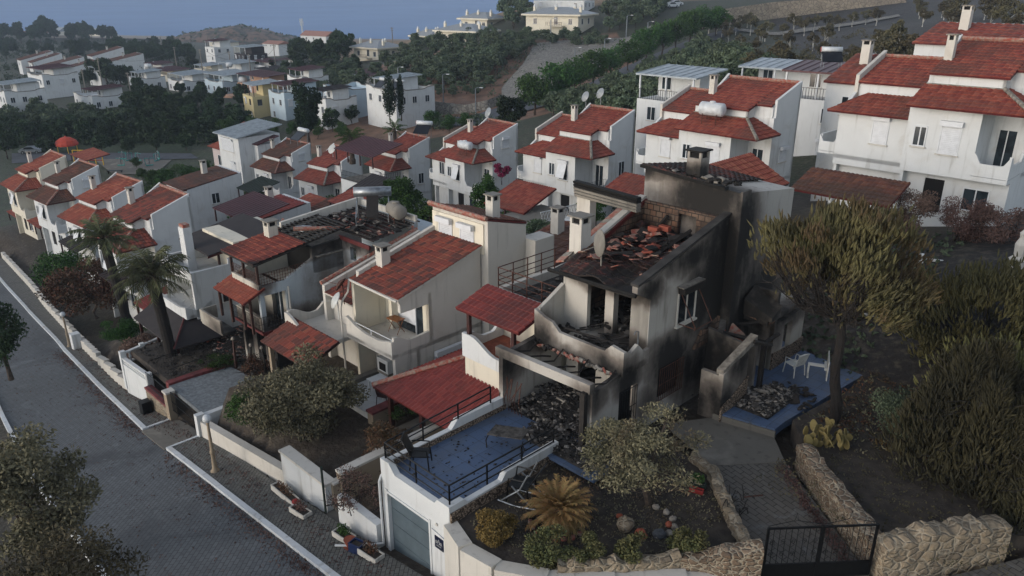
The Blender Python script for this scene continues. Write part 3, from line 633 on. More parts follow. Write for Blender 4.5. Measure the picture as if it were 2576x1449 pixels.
# ======================= burnt villa
bl=[(0,4.7,4.2,1.9,1,.8,.8,1.9),(0.1,5.3,6.0,1.5,1,1.2,.6,1.3),(-.9,4.9,7.0,1.5,1.0,1.25,.8,.75),(-2.2,4.9,7.9,1.3,.95,2.2,.8,.3),(0,1.5,1.9,1.0,1,.6,1.3,.8),(0,-.9,1.9,.9,.9,.7,.9,.6),(0,3.4,3.6,1.2,1,.5,.9,1.3),(.4,7.0,2.6,2.0,1,1,1,1.0),
(-3.9,-1.4,2.5,.75,.9,1,1,.8),(-.5,-1.5,2.4,.9,.9,1.2,1,.6),(-2,-1.5,2.2,.9,.6,2,1,.35),(-.2,.0,4.9,.7,.9,.8,1,.7),(0,3.2,1.0,1.3,.8,.6,1,.9),(-2,.3,4.6,1.0,.9,1.6,1,.4),(-1,.4,2.6,.9,.7,1.3,1,.5),(-3.9,-3,1.8,.9,.8,1,1,.8),(.2,-3,2.0,.8,.8,1,1,.7),(0,2.7,5.6,1.0,.85,.6,2,.5),(0,.3,.5,.7,.6,1,1,1)]
SW=plaster('sooted_plaster','aaa69f',.6,'5c574f',bl)
bv=root('burnt_villa',N,'fire gutted two storey house with collapsed tile roof and black soot stained walls','house')
mb=MB()
wall(mb,(0,0,0),Y,4.88,-.6,lambda u:5.32+u*.268,.22,SW,holes=[(.84,2.5,.2,1.62),(1.72,2.95,3.08,4.35)],inward=(-1,0,0))
wall(mb,(0,-3.0,0),Y,3.0,-.6,lambda u:2.05+u*.14,.2,SW,holes=[(1.5,2.55,0,1.55)],inward=(-1,0,0))
mb.prism([(0,-.8,5.02),(0,0,4.6),(0,0,5.32),(0,-.8,5.3)],(-.22,0,0),SW)
wall(mb,(-4.0,0,0),X,3.98,2.4,4.75,.2,SW,holes=[(1.2,3.2,2.45,4.66)],inward=(0,1,0))
mb.box(-.8,-.221,.0,.35,2.4,4.75,SW)   # column
mb.box(-2.35,-1.95,.5,.8,2.45,4.9,SW)
mb.box(-4.1,-.221,-1.5,4.8,2.2,2.44,SW); mb.box(-.221,.1,-1.5,-.001,2.2,2.44,SW)
# balcony parapet
for (a,b,za,zb) in((-4.1,-3.6,3.5,3.3),(-3.6,-3.2,3.3,3.22),(-3.2,-2.85,3.22,2.92),(-2.85,-.75,2.92,2.9),(-.75,-.45,2.9,3.2),(-.45,.1,3.2,3.1)):
    wall(mb,(a,-1.5,0),X,b-a,2.44,lambda u,za=za,zb=zb,L=b-a:za+(zb-za)*u/L,.14,SW,inward=(0,1,0))
for (a,b,za,zb) in((-1.36,-1.1,3.1,2.95),(-1.1,-.7,2.95,3.15),(-.7,-.3,3.15,2.75),(-.3,0,2.75,2.8)):
    wall(mb,(.1,a,0),Y,b-a,2.2,lambda u,za=za,zb=zb,L=b-a:za+(zb-za)*u/L,.14,SW,inward=(-1,0,0))
for (a,b,za,zb) in((-1.36,-.8,3.5,3.75),(-.8,0,3.75,4.15)):
    wall(mb,(-4.1,a,0),Y,b-a,2.44,lambda u,za=za,zb=zb,L=b-a:za+(zb-za)*u/L,.16,SW,inward=(1,0,0))
mb.build('wall',bv)
# interior brick
mb=MB(); wall(mb,(-4.0,.2,0),Y,4.6,2.44,lambda u:5.05+max(0,u-.9)*.37,.2,M['brick'],inward=(1,0,0))
wall(mb,(-3.8,4.69,0),X,3.58,2.44,6.55,.2,M['brick'],holes=[(1.67,2.49,5.0,6.35)],inward=(0,1,0)); mb.build('brick_wall',bv)
mb=MB(); mb.prism([(-4.18,1.2,5.36),(-4.18,4.88,6.72),(-4.18,4.88,6.6),(-4.18,1.2,5.22)],(.3,0,0),M['white2']); mb.prism([(-3.88,1.2,5.24),(-3.88,4.88,6.6),(-3.88,4.88,6.44),(-3.88,1.2,5.06)],(.09,0,0),M['fascia'])
mb.build('party_coping',bv); 
mb=MB()
for i in range(16):
    y=.2+i*.29; z=5.0+ (y-1.2)*.37+.3; mb.prism([(-4.6,y,z-.15),(-4.2,y,z-.02),(-4.2,y+.3,z+.09),(-4.6,y+.3,z-.04)],(0,0,.07),rnd.choice([M['ridge'],M['mortar'],M['ridge']]))
mb.build('verge_tiles',bv)
mb=MB(); mb.prism([(-.27,-.85,5.29),(.06,-.85,5.29),(.06,4.88,6.68),(-.27,4.88,6.68)],(0,0,.09),simple('smoked_concrete','3a3836',.9,0,.4,2,.01,20,'1f1d1c')); mb.build('coping',bv)
# collapsed roof
mb=MB(); V=Vector((0,1,.11)).normalized(); r2=random.Random(9)
tiles(mb,(-3.85,-.82,4.98),X,V,4.6,lambda v:(0,3.58),M['burntile'],cw=.26,rl=.34,amp=.05)
for i,v in enumerate(mb.v): mb.v[i]=(v[0],v[1],v[2]+.13*math.sin(v[0]*1.7+v[1]*1.3)+.07*math.sin(v[0]*4.1-v[1]*3.3)-max(0,v[1]-2.2)*.05)
for q in range(70):
    x=r2.uniform(-3.6,-.5);y=r2.uniform(.3,4.4); Rm=Matrix.Rotation(r2.uniform(-.9,.9),3,'Z')@Matrix.Rotation(r2.uniform(-.5,.3),3,'X')@Matrix.Rotation(r2.uniform(-.4,.4),3,'Y')
    z=5.12+(y+.8)*.1+r2.random()*.08
    P=[Rm@Vector(v)+Vector((x,y,z)) for v in((-.14,-.2,0),(.14,-.2,0),(.14,.2,0),(-.14,.2,0))]; mb.prism(P,(0,0,.035),M['burntile'] if r2.random()<.7 else M['ridge'])
mb.build('collapsed_roof',bv)
mb=MB(); debris(mb,-3.6,-.5,1.6,4.6,5.25,120,[M['char'],M['ridge'],M['char'],M['tile2'],M['soot']],.05,.3,.5,r2)
for a,b in(((-3.0,2.9,5.3),(-2.3,4.3,5.8)),((-1.4,2.2,5.4),(-1.1,4.0,6.0)),((-2.6,3.3,5.5),(-1.0,4.4,5.5)),((-3.5,.6,5.25),(-2.0,1.6,5.45)),((-3.2,4.4,5.2),(-2.5,4.5,6.2))): mb.tube([a,b],.09,M['char'],4)
for p in((-2.8,3.6,5.7),(-2.5,3.9,5.75),(-3.1,3.5,5.5)): mb.box(p[0],p[0]+.45,p[1],p[1]+.22,p[2],p[2]+.2,M['tile2'])
mb.build('roof_wreckage',bv)
mb=MB(); mb.tube([(-4.0,-.88,4.93),(-.0,-.88,4.98)],.075,M['soot'],6); mb.prism([(-3.95,-.82,4.9),(-.23,-.82,4.9),(-.23,.1,4.98),(-3.95,.1,4.98)],(0,0,-.07),M['char']); mb.build('gutter',bv)
# rear tower with pilaster
mb=MB(); mb.box(-4.0,.35,4.9,9.3,2.4,7.0,SW); mb.hexa([(-4.0,4.9,6.99),(.35,4.9,6.99),(.35,9.3,6.99),(-4.0,9.3,6.99)],[(-4.0,4.9,7.92),(.35,4.9,7.55),(.35,9.3,6.995),(-4.0,9.3,7.2)],SW)
mb.box(.351,.45,4.87,5.5,1.7,7.62,SW); mb.box(0.0,.35,5.5,9.3,-.5,2.4,SW); mb.build('tower_wall',bv)
mb=MB(); V=Vector((0,4.4,-.6)); tiles(mb,(-4.05,4.7,8.02),Vector((4.4,0,-.38)),Vector((0,4.4,-.6)),4.4,lambda v:(0,3.2),M['burntile'],amp=.05); mb.prism([(-4.1,4.65,7.9),(-.2,4.65,7.6),(-.2,4.95,7.6),(-4.1,4.95,7.9)],(0,0,.12),M['soot'])
debris(mb,-3.8,.2,4.7,5.3,7.85,40,[M['char'],M['soot'],M['mortar']],.05,.2,.1,r2); mb.build('tower_roof',bv)
chimney(bv,-1.83,5.3,8.0,.55,.62,SW,M['soot'])
chimney(bv,-4.15,1.08,5.2,1.1,.58,M['white2'],M['concrete'])
mb=MB(); mb.box(-5.9,-5.2,2.9,3.3,2.4,7.2,M['white2']); mb.build('flue_wall',bv)
mb=MB()
for i in range(5): mb.prism([(-5.95+.02*i,2.7,7.25-i*.13),(-3.1,3.2,6.95-i*.12),(-3.1,3.5,6.95-i*.12),(-5.95,3.0,7.25-i*.13)],(0,-.05,.11),M['soot'] if i in(0,1) else M['concrete'])
mb.build('burnt_awning_box',bv)
# pergola front
mb=MB()
mb.hexa([(-4.3,-3.35,2.15),(.0,-3.15,2.1),(.0,-2.9,2.1),(-4.3,-3.1,2.15)],[(-4.3,-3.35,2.5),(.0,-3.15,2.45),(.0,-2.9,2.45),(-4.3,-3.1,2.5)],SW)
for x in(-4.15,-.28): mb.box(x,x+.2,-3.32,-3.13,-.4,2.15,M['char'] if x>-1 else SW)
mb.build('pergola_beam',bv)
mb=MB()
for i in range(7): x=-3.9+i*.6; mb.tube([(x,-3.0,2.3),(x+.25,-2.2,2.15),(x+.1,-1.55,2.35-.5*(i%2))],.035,M['char'],4)
mb.build('charred_rafters',bv)
mb=MB(); 
for i in range(26): x=-4.0+i*.15; mb.tube([(x,-1.6,2.2+rnd.uniform(-.06,.1)),(x+.2,-1.63,2.16+rnd.uniform(-.06,.1))],rnd.uniform(.05,.1),rnd.choice([M['ridge'],M['char'],M['mortar'],M['ridge']]),5)
mb.build('broken_tile_edge',bv)
mb=MB(); wall(mb,(-4.2,-3.1,0),Y,3.1,-.4,lambda u:2.2+max(0,u-1.5)*.2,.2,SW,inward=(1,0,0)); wall(mb,(-4.0,.3,0),X,3.78,-.4,2.19,.15,SW,holes=[(.6,1.5,-.4,1.7),(2.2,3.2,.4,1.6)],inward=(0,1,0)); mb.box(-3.9,-.25,3.5,3.7,-.4,2.19,M['soot']); mb.box(-3.99,-.23,.46,3.49,-.3,-.1,M['ash']); mb.build('ground_floor_wall',bv)
mb=MB(); debris(mb,-3.7,-.3,.3,4.3,2.46,170,[M['ash'],M['char'],M['rubble'],M['char']],.05,.24,.45,r2); debris(mb,-3.9,-.1,-1.3,.2,2.46,60,[M['char'],M['ash']],.05,.2,.15,r2)
for i in range(14):
    a=Vector((r2.uniform(-3.2,-1),r2.uniform(-1.2,.2),2.6)); mb.tube([a,a+Vector((r2.uniform(.4,1.6),r2.uniform(-.5,.5),r2.uniform(-.05,.3)))],.03,M['char'],4)
mb.tube([(-3.0,-1.1,2.95),(-1.0,-.6,2.8)],.05,M['char'],4); mb.build('charred_furniture',bv)
mb=MB(); mb.box(-3.9,-3.0,-1.35,-.7,2.62,2.66,M['char']); mb.build('warped_table',bv)
w_=window(bv,'s',0,1.78,3.12,1.1,1.2,'plain',M['white2']); m2=MB(); m2.box(.06,.34,1.65,3.0,4.38,4.62,M['char']); m2.box(.0,.3,1.6,3.05,4.621,4.66,M['mortar']); m2.build('shutter_box',w_)
m2=MB()
for a,b in(((.1,1.8,4.35),(.75,1.9,3.1)),((.1,2.9,4.35),(.75,3.0,3.1)),((.75,1.8,3.1),(.75,3.1,3.12)),((.1,1.8,3.15),(.75,1.9,3.1))): m2.tube([a,b],.022,M['rust'],4)
m2.build('bent_shutter_frame',w_)
def grille(par,side,p,u0,u1,z0,z1,n,mat):
    m=MB(); 
    for i in range(n+1):
        u=u0+(u1-u0)*i/n; a=onp(side,p,u,.04,z0);b=onp(side,p,u,.04,z1); m.tube([a,b],.014,mat,4)
    for z in(z0,(z0+z1)/2,z1): m.tube([onp(side,p,u0,.04,z),onp(side,p,u1,.04,z)],.016,mat,4)
    return m.build('window_grille',par)
grille(bv,'s',0,.9,2.45,.25,1.58,11,M['rust']); grille(bv,'s',0,-1.45,-.5,.0,1.5,7,M['black'])
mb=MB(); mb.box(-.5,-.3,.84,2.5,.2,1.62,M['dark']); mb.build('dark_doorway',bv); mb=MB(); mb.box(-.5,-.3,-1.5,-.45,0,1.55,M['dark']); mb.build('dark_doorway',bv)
mb=MB(); mb.tube([(.02,-.62,3.6),(.02,-.62,2.6)],.03,M['steel'],6); mb.tube([(.02,-.62,3.6),(.0,-.75,3.65),(.0,-.85,3.55)],.018,M['steel'],5); mb.build('drain_pipe',bv)
# ruined extension
PB_=M['pebble']
mb=MB(); W2=plaster('ruin_plaster','b0aa9f',.6,'5c5349',[(1.9,2.2,.2,.9,.9,1,1,1),(1.9,3.3,1.7,.8,.8,1,1,1),(.5,4,1.8,.8,.8,1,1,1),(1.1,2.2,.1,.7,.8,1,1,1),(.6,6.2,2.6,1.5,1,1,1,1),(1.5,8,2.0,.9,.8,.8,1.4,.6),(.4,3.9,1.2,1.3,1,1.2,1,1)])
wall(mb,(1.95,2.1,0),Y,1.75,-.4,lambda u:1.62+.28*u,.2,W2,inward=(-1,0,0)); wall(mb,(1.0,2.15,0),X,.74,-.4,1.5,.18,W2,inward=(0,1,0))
wall(mb,(.1,3.9,0),X,1.6,-.4,lambda u:2.35-u*.12,.15,W2,inward=(0,1,0)); mb.hexa([(1.62,2.15,1.55),(1.9,2.15,1.55),(2.0,4.3,2.25),(1.7,4.3,2.25)],[(1.62,2.15,1.75),(1.9,2.15,1.75),(2.0,4.3,2.5),(1.7,4.3,2.5)],M['mortar'])
mb.box(1.2,1.75,4.75,4.95,-.4,1.75,W2); wall(mb,(1.5,6.7,0),Y,2.7,-.4,2.0,.2,W2,holes=[(.9,1.6,.5,1.75)],inward=(-1,0,0)); wall(mb,(.36,6.7,0),X,1.13,-.4,3.4,.18,W2,inward=(0,1,0)); mb.box(.46,1.5,6.0,9.3,2.2,2.42,W2); mb.hexa([(.46,5.9,2.43),(1.7,5.9,2.43),(1.7,6.7,2.43),(.46,6.7,2.43)],[(.46,5.9,3.1),(1.7,5.9,2.6),(1.7,6.7,2.9),(.46,6.7,3.5)],W2)
mb.build('extension_wall',bv)
mb=MB(); mb.prism([(1.97,2.05,-.45),(1.97,3.88,-.45),(1.97,3.88,.95),(1.97,3.5,.75),(1.97,2.9,.5),(1.97,2.05,.28)],(.06,0,0),PB_); mb.build('pebble_cladding',bv); mb=MB(); mb.prism([(1.52,6.68,-.45),(1.52,9.42,-.45),(1.52,9.42,.65),(1.52,8.4,.6),(1.52,6.68,.75)],(.06,0,0),PB_); mb.build('pebble_cladding',bv)
mb=MB(); mb.box(1.95,2.12,4.75,4.92,-.3,2.0,M['char']); mb.tube([(.6,4.2,2.2),(2.05,4.85,2.05),(2.2,5.6,2.2)],.09,M['char'],5); mb.tube([(2.0,4.0,2.35),(2.3,4.9,2.0)],.08,M['char'],5); mb.tube([(.3,5.6,2.0),(1.4,6.2,2.3)],.07,M['char'],5); mb.build('charred_timber_frame',bv)
mb=MB(); mb.prism([(.0,4.9,1.6),(.0,5.5,1.5),(.45,5.5,1.9),(.5,5.1,2.3),(.45,4.88,1.9)],(.5,.1,-.35),M['ridge']); mb.prism([(.02,3.0,1.7),(.02,4.6,1.75),(.02,4.7,2.6),(.02,4.0,2.3),(.02,3.5,2.35)],(.12,0,0),M['brick']); mb.prism([(.6,5.9,2.4),(1.5,6.1,2.2),(1.6,6.3,2.6),(1.0,6.2,3.0),(.6,6.0,2.9)],(.05,.35,0),M['brick']); mb.build('broken_masonry',bv)
mb=MB(); debris(mb,.4,1.8,2.5,4.8,-.1,120,[M['rubble'],M['ash'],M['char'],M['mortar']],.05,.25,.5,r2); debris(mb,0.1,.5,4.3,5.6,1.2,30,[M['ridge'],M['mortar'],M['ash']],.08,.25,.5,r2); mb.build('extension_rubble',bv)
rubble('rubble_heap',N,-4.0,-.4,-3.1,.2,-.25,420,'burnt rubble filling the roofless room behind the blue terrace',hump=.5)
rubble('rubble_heap',N,2.05,3.4,3.0,5.4,.02,260,'grey rubble heap on the blue patio beside the white chair',hump=.22,mats_=[M['rubble'],M['mortar'],M['ash'],M['rubble'],M['char']])
rubble('rubble_heap',N,-2.4,1.0,-4.2,-3.0,.02,160,'charred debris scattered over the blue terrace below the burnt room',hump=.12,mats_=[M['char'],M['ash'],M['rubble'],M['char']])
# ======================= garage with blue terrace
ga=root('garage',N,'white garage block with a grey roller door under the blue roof terrace','garage'); wm=M['white']
mb=MB(); yf=-8.75
wall(mb,(-4.15,yf,0),X,3.45,-3.6,-.12,.25,wm,holes=[(.32,2.45,-3.6,-.85)],inward=(0,1,0))
mb.box(-4.15,-3.9,yf+.25,-3.2,-3.6,-.12,wm); mb.box(-.95,-.7,yf+.25,-3.2,-3.6,-.12,wm)
# parapets: front, left (pebble inside), right
for (a,b,za,zb) in((0,.45,.34,.34),(.45,.75,.34,.02),(.75,2.75,.02,.02),(2.75,2.9,.02,.2),(2.9,3.45,.2,.2)):
    wall(mb,(-4.15+a,yf,0),X,b-a,-.12,lambda u,za=za,zb=zb,L=b-a:za+(zb-za)*u/L,.22,wm,inward=(0,1,0))
for (a,b,za,zb) in((0.22,2.9,.22,.22),(2.9,3.2,.22,.5),(3.2,5.6,.5,.5)):
    wall(mb,(-4.15,yf+a,0),Y,b-a,-.12,lambda u,za=za,zb=zb,L=b-a:za+(zb-za)*u/L,.2,wm,inward=(1,0,0))
for (a,b,za,zb) in((0.22,.6,.2,.2),(.6,.75,.2,.04),(.75,2.2,.04,.04),(2.2,2.4,.04,.3),(2.4,4.9,.3,.3)):
    wall(mb,(-.7,yf+a,0),Y,b-a,-.5,lambda u,za=za,zb=zb,L=b-a:za+(zb-za)*u/L,.2,wm,inward=(-1,0,0))
mb.build('wall',ga)
mb=MB(); mb.box(-3.94,-3.9,yf+.24,-3.2,-.11,.19,PB_); mb.build('pebble_cladding',ga); mb=MB(); mb.box(-.69,-.63,yf+.02,-4.0,-1.2,-.02,PB_); mb.build('pebble_cladding',ga)
mb=MB(); mb.box(-3.95,-.9,yf+.22,-3.1,-.11,-.001,M['bluefloor']); mb.box(-.9,1.3,-4.4,-2.9,-.1,.004,M['bluefloor']); mb.build('terrace_floor',ga)
d=MB(); 
for i in range(4): d.box(-3.83,-1.7,yf+.1,yf+.16,-3.35+i*.63,-3.35+i*.63+.61,M['greyshut'])
d.build('garage_door',ga)
fr=MB(); fr.box(-3.97,-3.83,yf-.04,yf-.001,-3.6,-.72,wm); fr.box(-1.7,-1.62,yf-.03,yf-.001,-3.6,-.72,wm); fr.box(-3.829,-1.701,yf-.04,yf-.001,-.86,-.78,wm); fr.build('door_frame',ga)
pp=MB(); pp.tube([(-4.12,yf-.12,-.5),(-4.12,yf-.12,-3.0)],.045,wm,7); pp.tube([(-4.2,yf+.05,-.35),(-4.12,yf-.12,-.5)],.045,wm,7); pp.tube([(-4.12,yf-.12,-3.0),(-4.5,yf-.6,-3.05),(-5.3,yf-1.3,-3.1)],.04,wm,6); pp.build('drain_pipe',ga)
rb=M['black']
def rail2(par,pts,h,posts,name='railing',mat=rb):
    m=MB()
    for a,b in zip(pts[:-1],pts[1:]):
        a=Vector(a);b=Vector(b)
        for t in(1,.62,.25): m.tube([a+Vector((0,0,h*t)),b+Vector((0,0,h*t))],.028 if t==1 else .022,mat,6)
        k=max(1,round((b-a).length/posts))
        for i in range(k+1): p=a+(b-a)*i/k; m.tube([p,p+Vector((0,0,h))],.032,mat,6)
    return m.build(name,par)
rail2(ga,[(-4.0,-3.9,.45),(-4.02,-8.62,.2),(-.82,-8.62,.15),(-.8,-4.0,.15)],.72,1.55)
sg=MB(); sg.box(-1.42,-1.02,yf-.025,yf-.004,-1.62,-1.18,simple('navy_plate','0b1230',.35)); so_=sg.build('street_number_plate',ga)
def text(s,size,loc,par,mat,rx=math.pi/2):
    cu=bpy.data.curves.new('lettering','FONT'); cu.body=s; cu.size=size; cu.align_x='CENTER'; cu.extrude=.002
    o=bpy.data.objects.new('tmp',cu); sc.collection.objects.link(o); bpy.context.view_layer.update(); dg=bpy.context.evaluated_depsgraph_get(); me=bpy.data.meshes.new_from_object(o.evaluated_get(dg)); bpy.data.objects.remove(o)
    me.materials.clear(); me.materials.append(mat); q=bpy.data.objects.new('lettering',me); sc.collection.objects.link(q); q.location=loc; q.rotation_euler=(rx,0,0); q.parent=par; return q
for s_,z_,zz in(('A',.09,-1.3),('5730.',.15,-1.43),('SOKAK',.07,-1.52)): text(s_,z_,(-1.22,yf-.03,zz),so_,M['whitep'])
lm=MB(); lm.tube([(-1.3,yf-.05,-.72),(-1.3,yf-.001,-.72)],.05,M['white2'],8); lm.build('wall_light',ga)
cd=MB(); cd.tube([(-1.55,yf-.02,-1.0),(-.7,yf-.02,-1.12),(.3,yf-.3,-1.3)],.014,M['steel'],5); cd.build('cable',ga)
# blue patio
mb=MB(); mb.prism([(1.75,2.1,-.3),(3.9,2.6,-.3),(3.9,3.3,-.3),(4.6,10.6,-.3),(.46,10.6,-.3),(.46,4.4,-.3),(1.75,4.4,-.3)],(0,0,.3),M['bluefloor']); o=mb.build('blue_patio'); o.location=N; o.rotation_euler=(0,0,R0); tag(o,kind='structure')
mb=MB(); mb.prism([(1.7,2.05,-.42),(3.95,2.5,-.42),(3.95,2.58,-.42),(1.7,2.12,-.42)],(0,0,.36),M['concfloor']); o=mb.build('patio_step'); o.location=N; o.rotation_euler=(0,0,R0); tag(o,kind='structure')
# driveway
mb=MB(); mb.prism([(1.6,2.1,-.33),(0.6,.5,-.33),(3.3,-.6,-.33),(4.95,1.35,-.33),(3.95,2.5,-.33)],(0,0,.04),M['concfloor']); o=mb.build('concrete_drive'); o.location=N; o.rotation_euler=(0,0,R0); tag(o,kind='structure')
mb=MB(); mb.hexa([(3.3,-.62,-.6),(7.0,-4.05,-.9),(9.05,-1.8,-.9),(4.97,1.33,-.6)],[(3.3,-.62,-.3),(7.0,-4.05,-.55),(9.05,-1.8,-.55),(4.97,1.33,-.3)],M['bigpaver']); o=mb.build('driveway'); o.location=N; o.rotation_euler=(0,0,R0); tag(o,kind='structure')
mb=MB(); mb.hexa([(7.0,-4.05,-.9),(8.0,-5.6,-1.2),(10.4,-2.6,-1.0),(9.05,-1.8,-.9)],[(7.0,-4.05,-.56),(8.0,-5.6,-.9),(10.4,-2.6,-.7),(9.05,-1.8,-.56)],M['concfloor']); o=mb.build('gate_apron'); o.location=N; o.rotation_euler=(0,0,R0); tag(o,kind='structure')
mb=MB(); mb.hexa([(9.6,-2.2,-1),(11.6,-4.2,-1.3),(17,1.0,-.9),(13,3.6,-.7)],[(9.6,-2.2,-.6),(11.6,-4.2,-.85),(17,1.0,-.45),(13,3.6,-.25)],M['bigpaver']); o=mb.build('pavement'); o.location=N; o.rotation_euler=(0,0,R0); tag(o,kind='structure')
mb=MB(); mb.hexa([(9.25,-2.3,-1),(9.45,-2.45,-1),(11.3,-4.5,-1.3),(11.1,-4.35,-1.3)],[(9.25,-2.3,-.45),(9.45,-2.45,-.45),(11.3,-4.5,-.72),(11.1,-4.35,-.72)],M['kerb']); mb.hexa([(11.6,-4.25,-1.3),(11.75,-4.4,-1.3),(17.2,.85,-.9),(17,1.0,-.9)],[(11.6,-4.25,-.72),(11.75,-4.4,-.72),(17.2,.85,-.32),(17,1.0,-.32)],M['kerb']); o=mb.build('kerb'); o.location=N; o.rotation_euler=(0,0,R0); tag(o,kind='structure')
# rough stone walls
def stonewall(name,label,pts,h0,hs,th,mat,fr=N,rough=.09,seg=.22,coping=None,cat='stone wall',seed=1):
    rd=random.Random(seed); P=[Vector((p[0],p[1],0)) for p in pts]; L=[0]
    for a,b in zip(P[:-1],P[1:]): L.append(L[-1]+(b-a).length)
    n=int(L[-1]/seg); V=[];F=[]; rows=6
    for i in range(n+1):
        d=L[-1]*i/n; k=max(j for j in range(len(P)) if L[j]<=d+1e-6); k=min(k,len(P)-2); f=(d-L[k])/(L[k+1]-L[k]); p=P[k].lerp(P[k+1],f); tg=(P[k+1]-P[k]).normalized(); nn=Vector((tg.y,-tg.x,0))
        hb=h0[k]+(h0[k+1]-h0[k])*f; ht=hs[k]+(hs[k+1]-hs[k])*f+rd.uniform(-rough,rough)
        for j in range(rows+1): V.append(p+nn*(th/2+rd.uniform(-.03,.05))+Vector((0,0,hb+(ht-hb)*j/rows)))
        V.append(p+Vector((0,0,ht+rd.uniform(.0,.09))))
        for j in range(rows,-1,-1): V.append(p-nn*(th/2+rd.uniform(-.03,.05))+Vector((0,0,hb+(ht-hb)*j/rows)))
    m=2*rows+3
    for i in range(n):
        for j in range(m-1): F.append((i*m+j,(i+1)*m+j,(i+1)*m+j+1,i*m+j+1))
    F.append(tuple(range(m-1,-1,-1))); F.append(tuple(n*m+j for j in range(m)))
    mb=MB(); mb.arr(V,F,mat); o=mb.build(name); o.location=fr; o.rotation_euler=(0,0,R0); tag(o,label,cat)
    if coping:
        c=MB(); 
        for i in range(n): 
            a=V[i*m+rows+1];b=V[(i+1)*m+rows+1]; c.tube([a+Vector((0,0,.02)),b+Vector((0,0,.02))],th*.55,coping,6)
        c.build('coping',o)
    return o
stonewall('stone_wall','rough stone pier wall on the left of the black gate',[(6.95,-4.15),(6.2,-4.75),(5.2,-5.3)],[-2.6,-2.4,-2.4],[.55,.35,-.1],.5,M['stone2'],rough=.1,seed=2)
stonewall('stone_wall','high rounded stone wall right of the black gate below the juniper',[(9.15,-1.65),(9.9,-.6),(11.3,1.6)],[-1.1,-1.0,-.8],[.55,.75,.65],.6,M['stone'],rough=.14,seed=3)
stonewall('stone_wall','long stone retaining wall along the right side of the paved drive',[(5.35,1.75),(7.2,.1),(9.1,-1.45)],[-.5,-.7,-.8],[.42,.42,.4],.5,M['stone2'],rough=.05,seed=4)
stonewall('stone_wall','low crumbling rubble edging between the soil garden and the paved drive',[(2.6,-.6),(3.5,-.95),(5.2,-2.6),(6.8,-4.0)],[-.6]*4,[-.1,-.08,-.12,.0],.32,M['stone'],rough=.07,seed=5)
stonewall('stone_wall','low loose stone edging above the curved garden wall',[(2.9,-7.9),(3.9,-6.9),(5.2,-5.4)],[-1.0,-1,-1],[-.12,-.05,.05],.35,M['stone'],rough=.1,seed=6)
mb=MB(); pts=[(-.7,-8.72),(.4,-9.1),(1.6,-9.0),(2.9,-8.3),(4.2,-7.0),(5.6,-5.6),(6.7,-4.6)]
for a,b in zip(pts[:-1],pts[1:]):
    a=Vector((a[0],a[1],0));b=Vector((b[0],b[1],0)); nn=Vector(((b-a).y,-(b-a).x,0)).normalized()*.22
    mb.hexa([a+Vector((0,0,-4))+nn*-1,b+Vector((0,0,-4))-nn,b+Vector((0,0,-4))+nn,a+Vector((0,0,-4))+nn],[a-nn+Vector((0,0,-.35)),b-nn+Vector((0,0,-.3)),b+nn+Vector((0,0,-.3)),a+nn+Vector((0,0,-.35))],M['white2'])
o=mb.build('garden_wall'); o.location=N; o.rotation_euler=(0,0,R0); tag(o,'curved white plaster retaining wall right of the garage door','wall')
mb=MB(); mb.prism([(-.68,-8.65,-1),(.4,-8.95,-1),(1.6,-8.85,-1),(2.85,-8.15,-1),(4.2,-6.9,-1),(5.2,-5.4,-1),(6.75,-4.1,-1),(5.2,-2.6,-1),(3.4,-.9,-1),(.3,.0,-1),(.3,-3,-1),(-.68,-4,-1)],(0,0,.62),M['soil']); o=mb.build('garden_soil'); o.location=N; o.rotation_euler=(0,0,R0); tag(o,kind='structure')
mb=MB(); mb.prism([(5.4,1.95,-1),(9.25,-1.35,-1),(11.4,1.8,-1),(22,12,-1),(16,20,-1),(6,13,-1),(5.0,10.6,-1),(4.1,3.5,-1)],(0,0,1.08),M['soil']); o=mb.build('garden_soil'); o.location=N; o.rotation_euler=(0,0,R0); tag(o,kind='structure')
# gate
gt=root('driveway_gate',N,'black iron double gate with scroll work between the two stone walls','gate')
gt.location=world(N,(7.02,-4.1,-.55)); ang=math.atan2(2.3,2.05)+R0; gt.rotation_euler=(0,0,ang); GWd=3.05
for kx in(0,1):
    x0=kx*GWd/2+.02;x1=(kx+1)*GWd/2-.02; m=MB()
    for a,b in(((x0,0,.05),(x0,0,1.75)),((x1,0,.05),(x1,0,1.75))): m.box(a[0]-.03,a[0]+.03,-.03,.03,a[2],b[2],rb)
    for z in(.05,.5,1.72): m.box(x0,x1,-.025,.025,z-.025,z+.025,rb)
    m.box(x0+.03,x1-.03,-.01,.01,.07,.48,rb)
    for i in range(1,9): x=x0+(x1-x0)*i/9; m.tube([(x,0,.5),(x,0,1.72)],.011,rb,4)
    for i in range(5):
        x=x0+.15+(x1-x0-.3)*i/4
        for zc in(.85,1.25):
            m.tube([(x+.07*(1-t/14)*math.cos(t*.9),.012,zc+.11*(1-t/14)*math.sin(t*.9)) for t in range(12)],.009,rb,3,cap=False)
    m.build('gate_leaf',gt)
m=MB(); m.tube([(0,0,1.8),(.7,-.0,1.95),(.75,0,2.2),(.8,0,1.95),(1.5,0,1.8)],.012,rb,4); m.tube([(1.55,0,1.8),(2.2,0,1.95),(2.25,0,2.2),(2.3,0,1.95),(3,0,1.8)],.012,rb,4); m.build('gate_crest',gt)
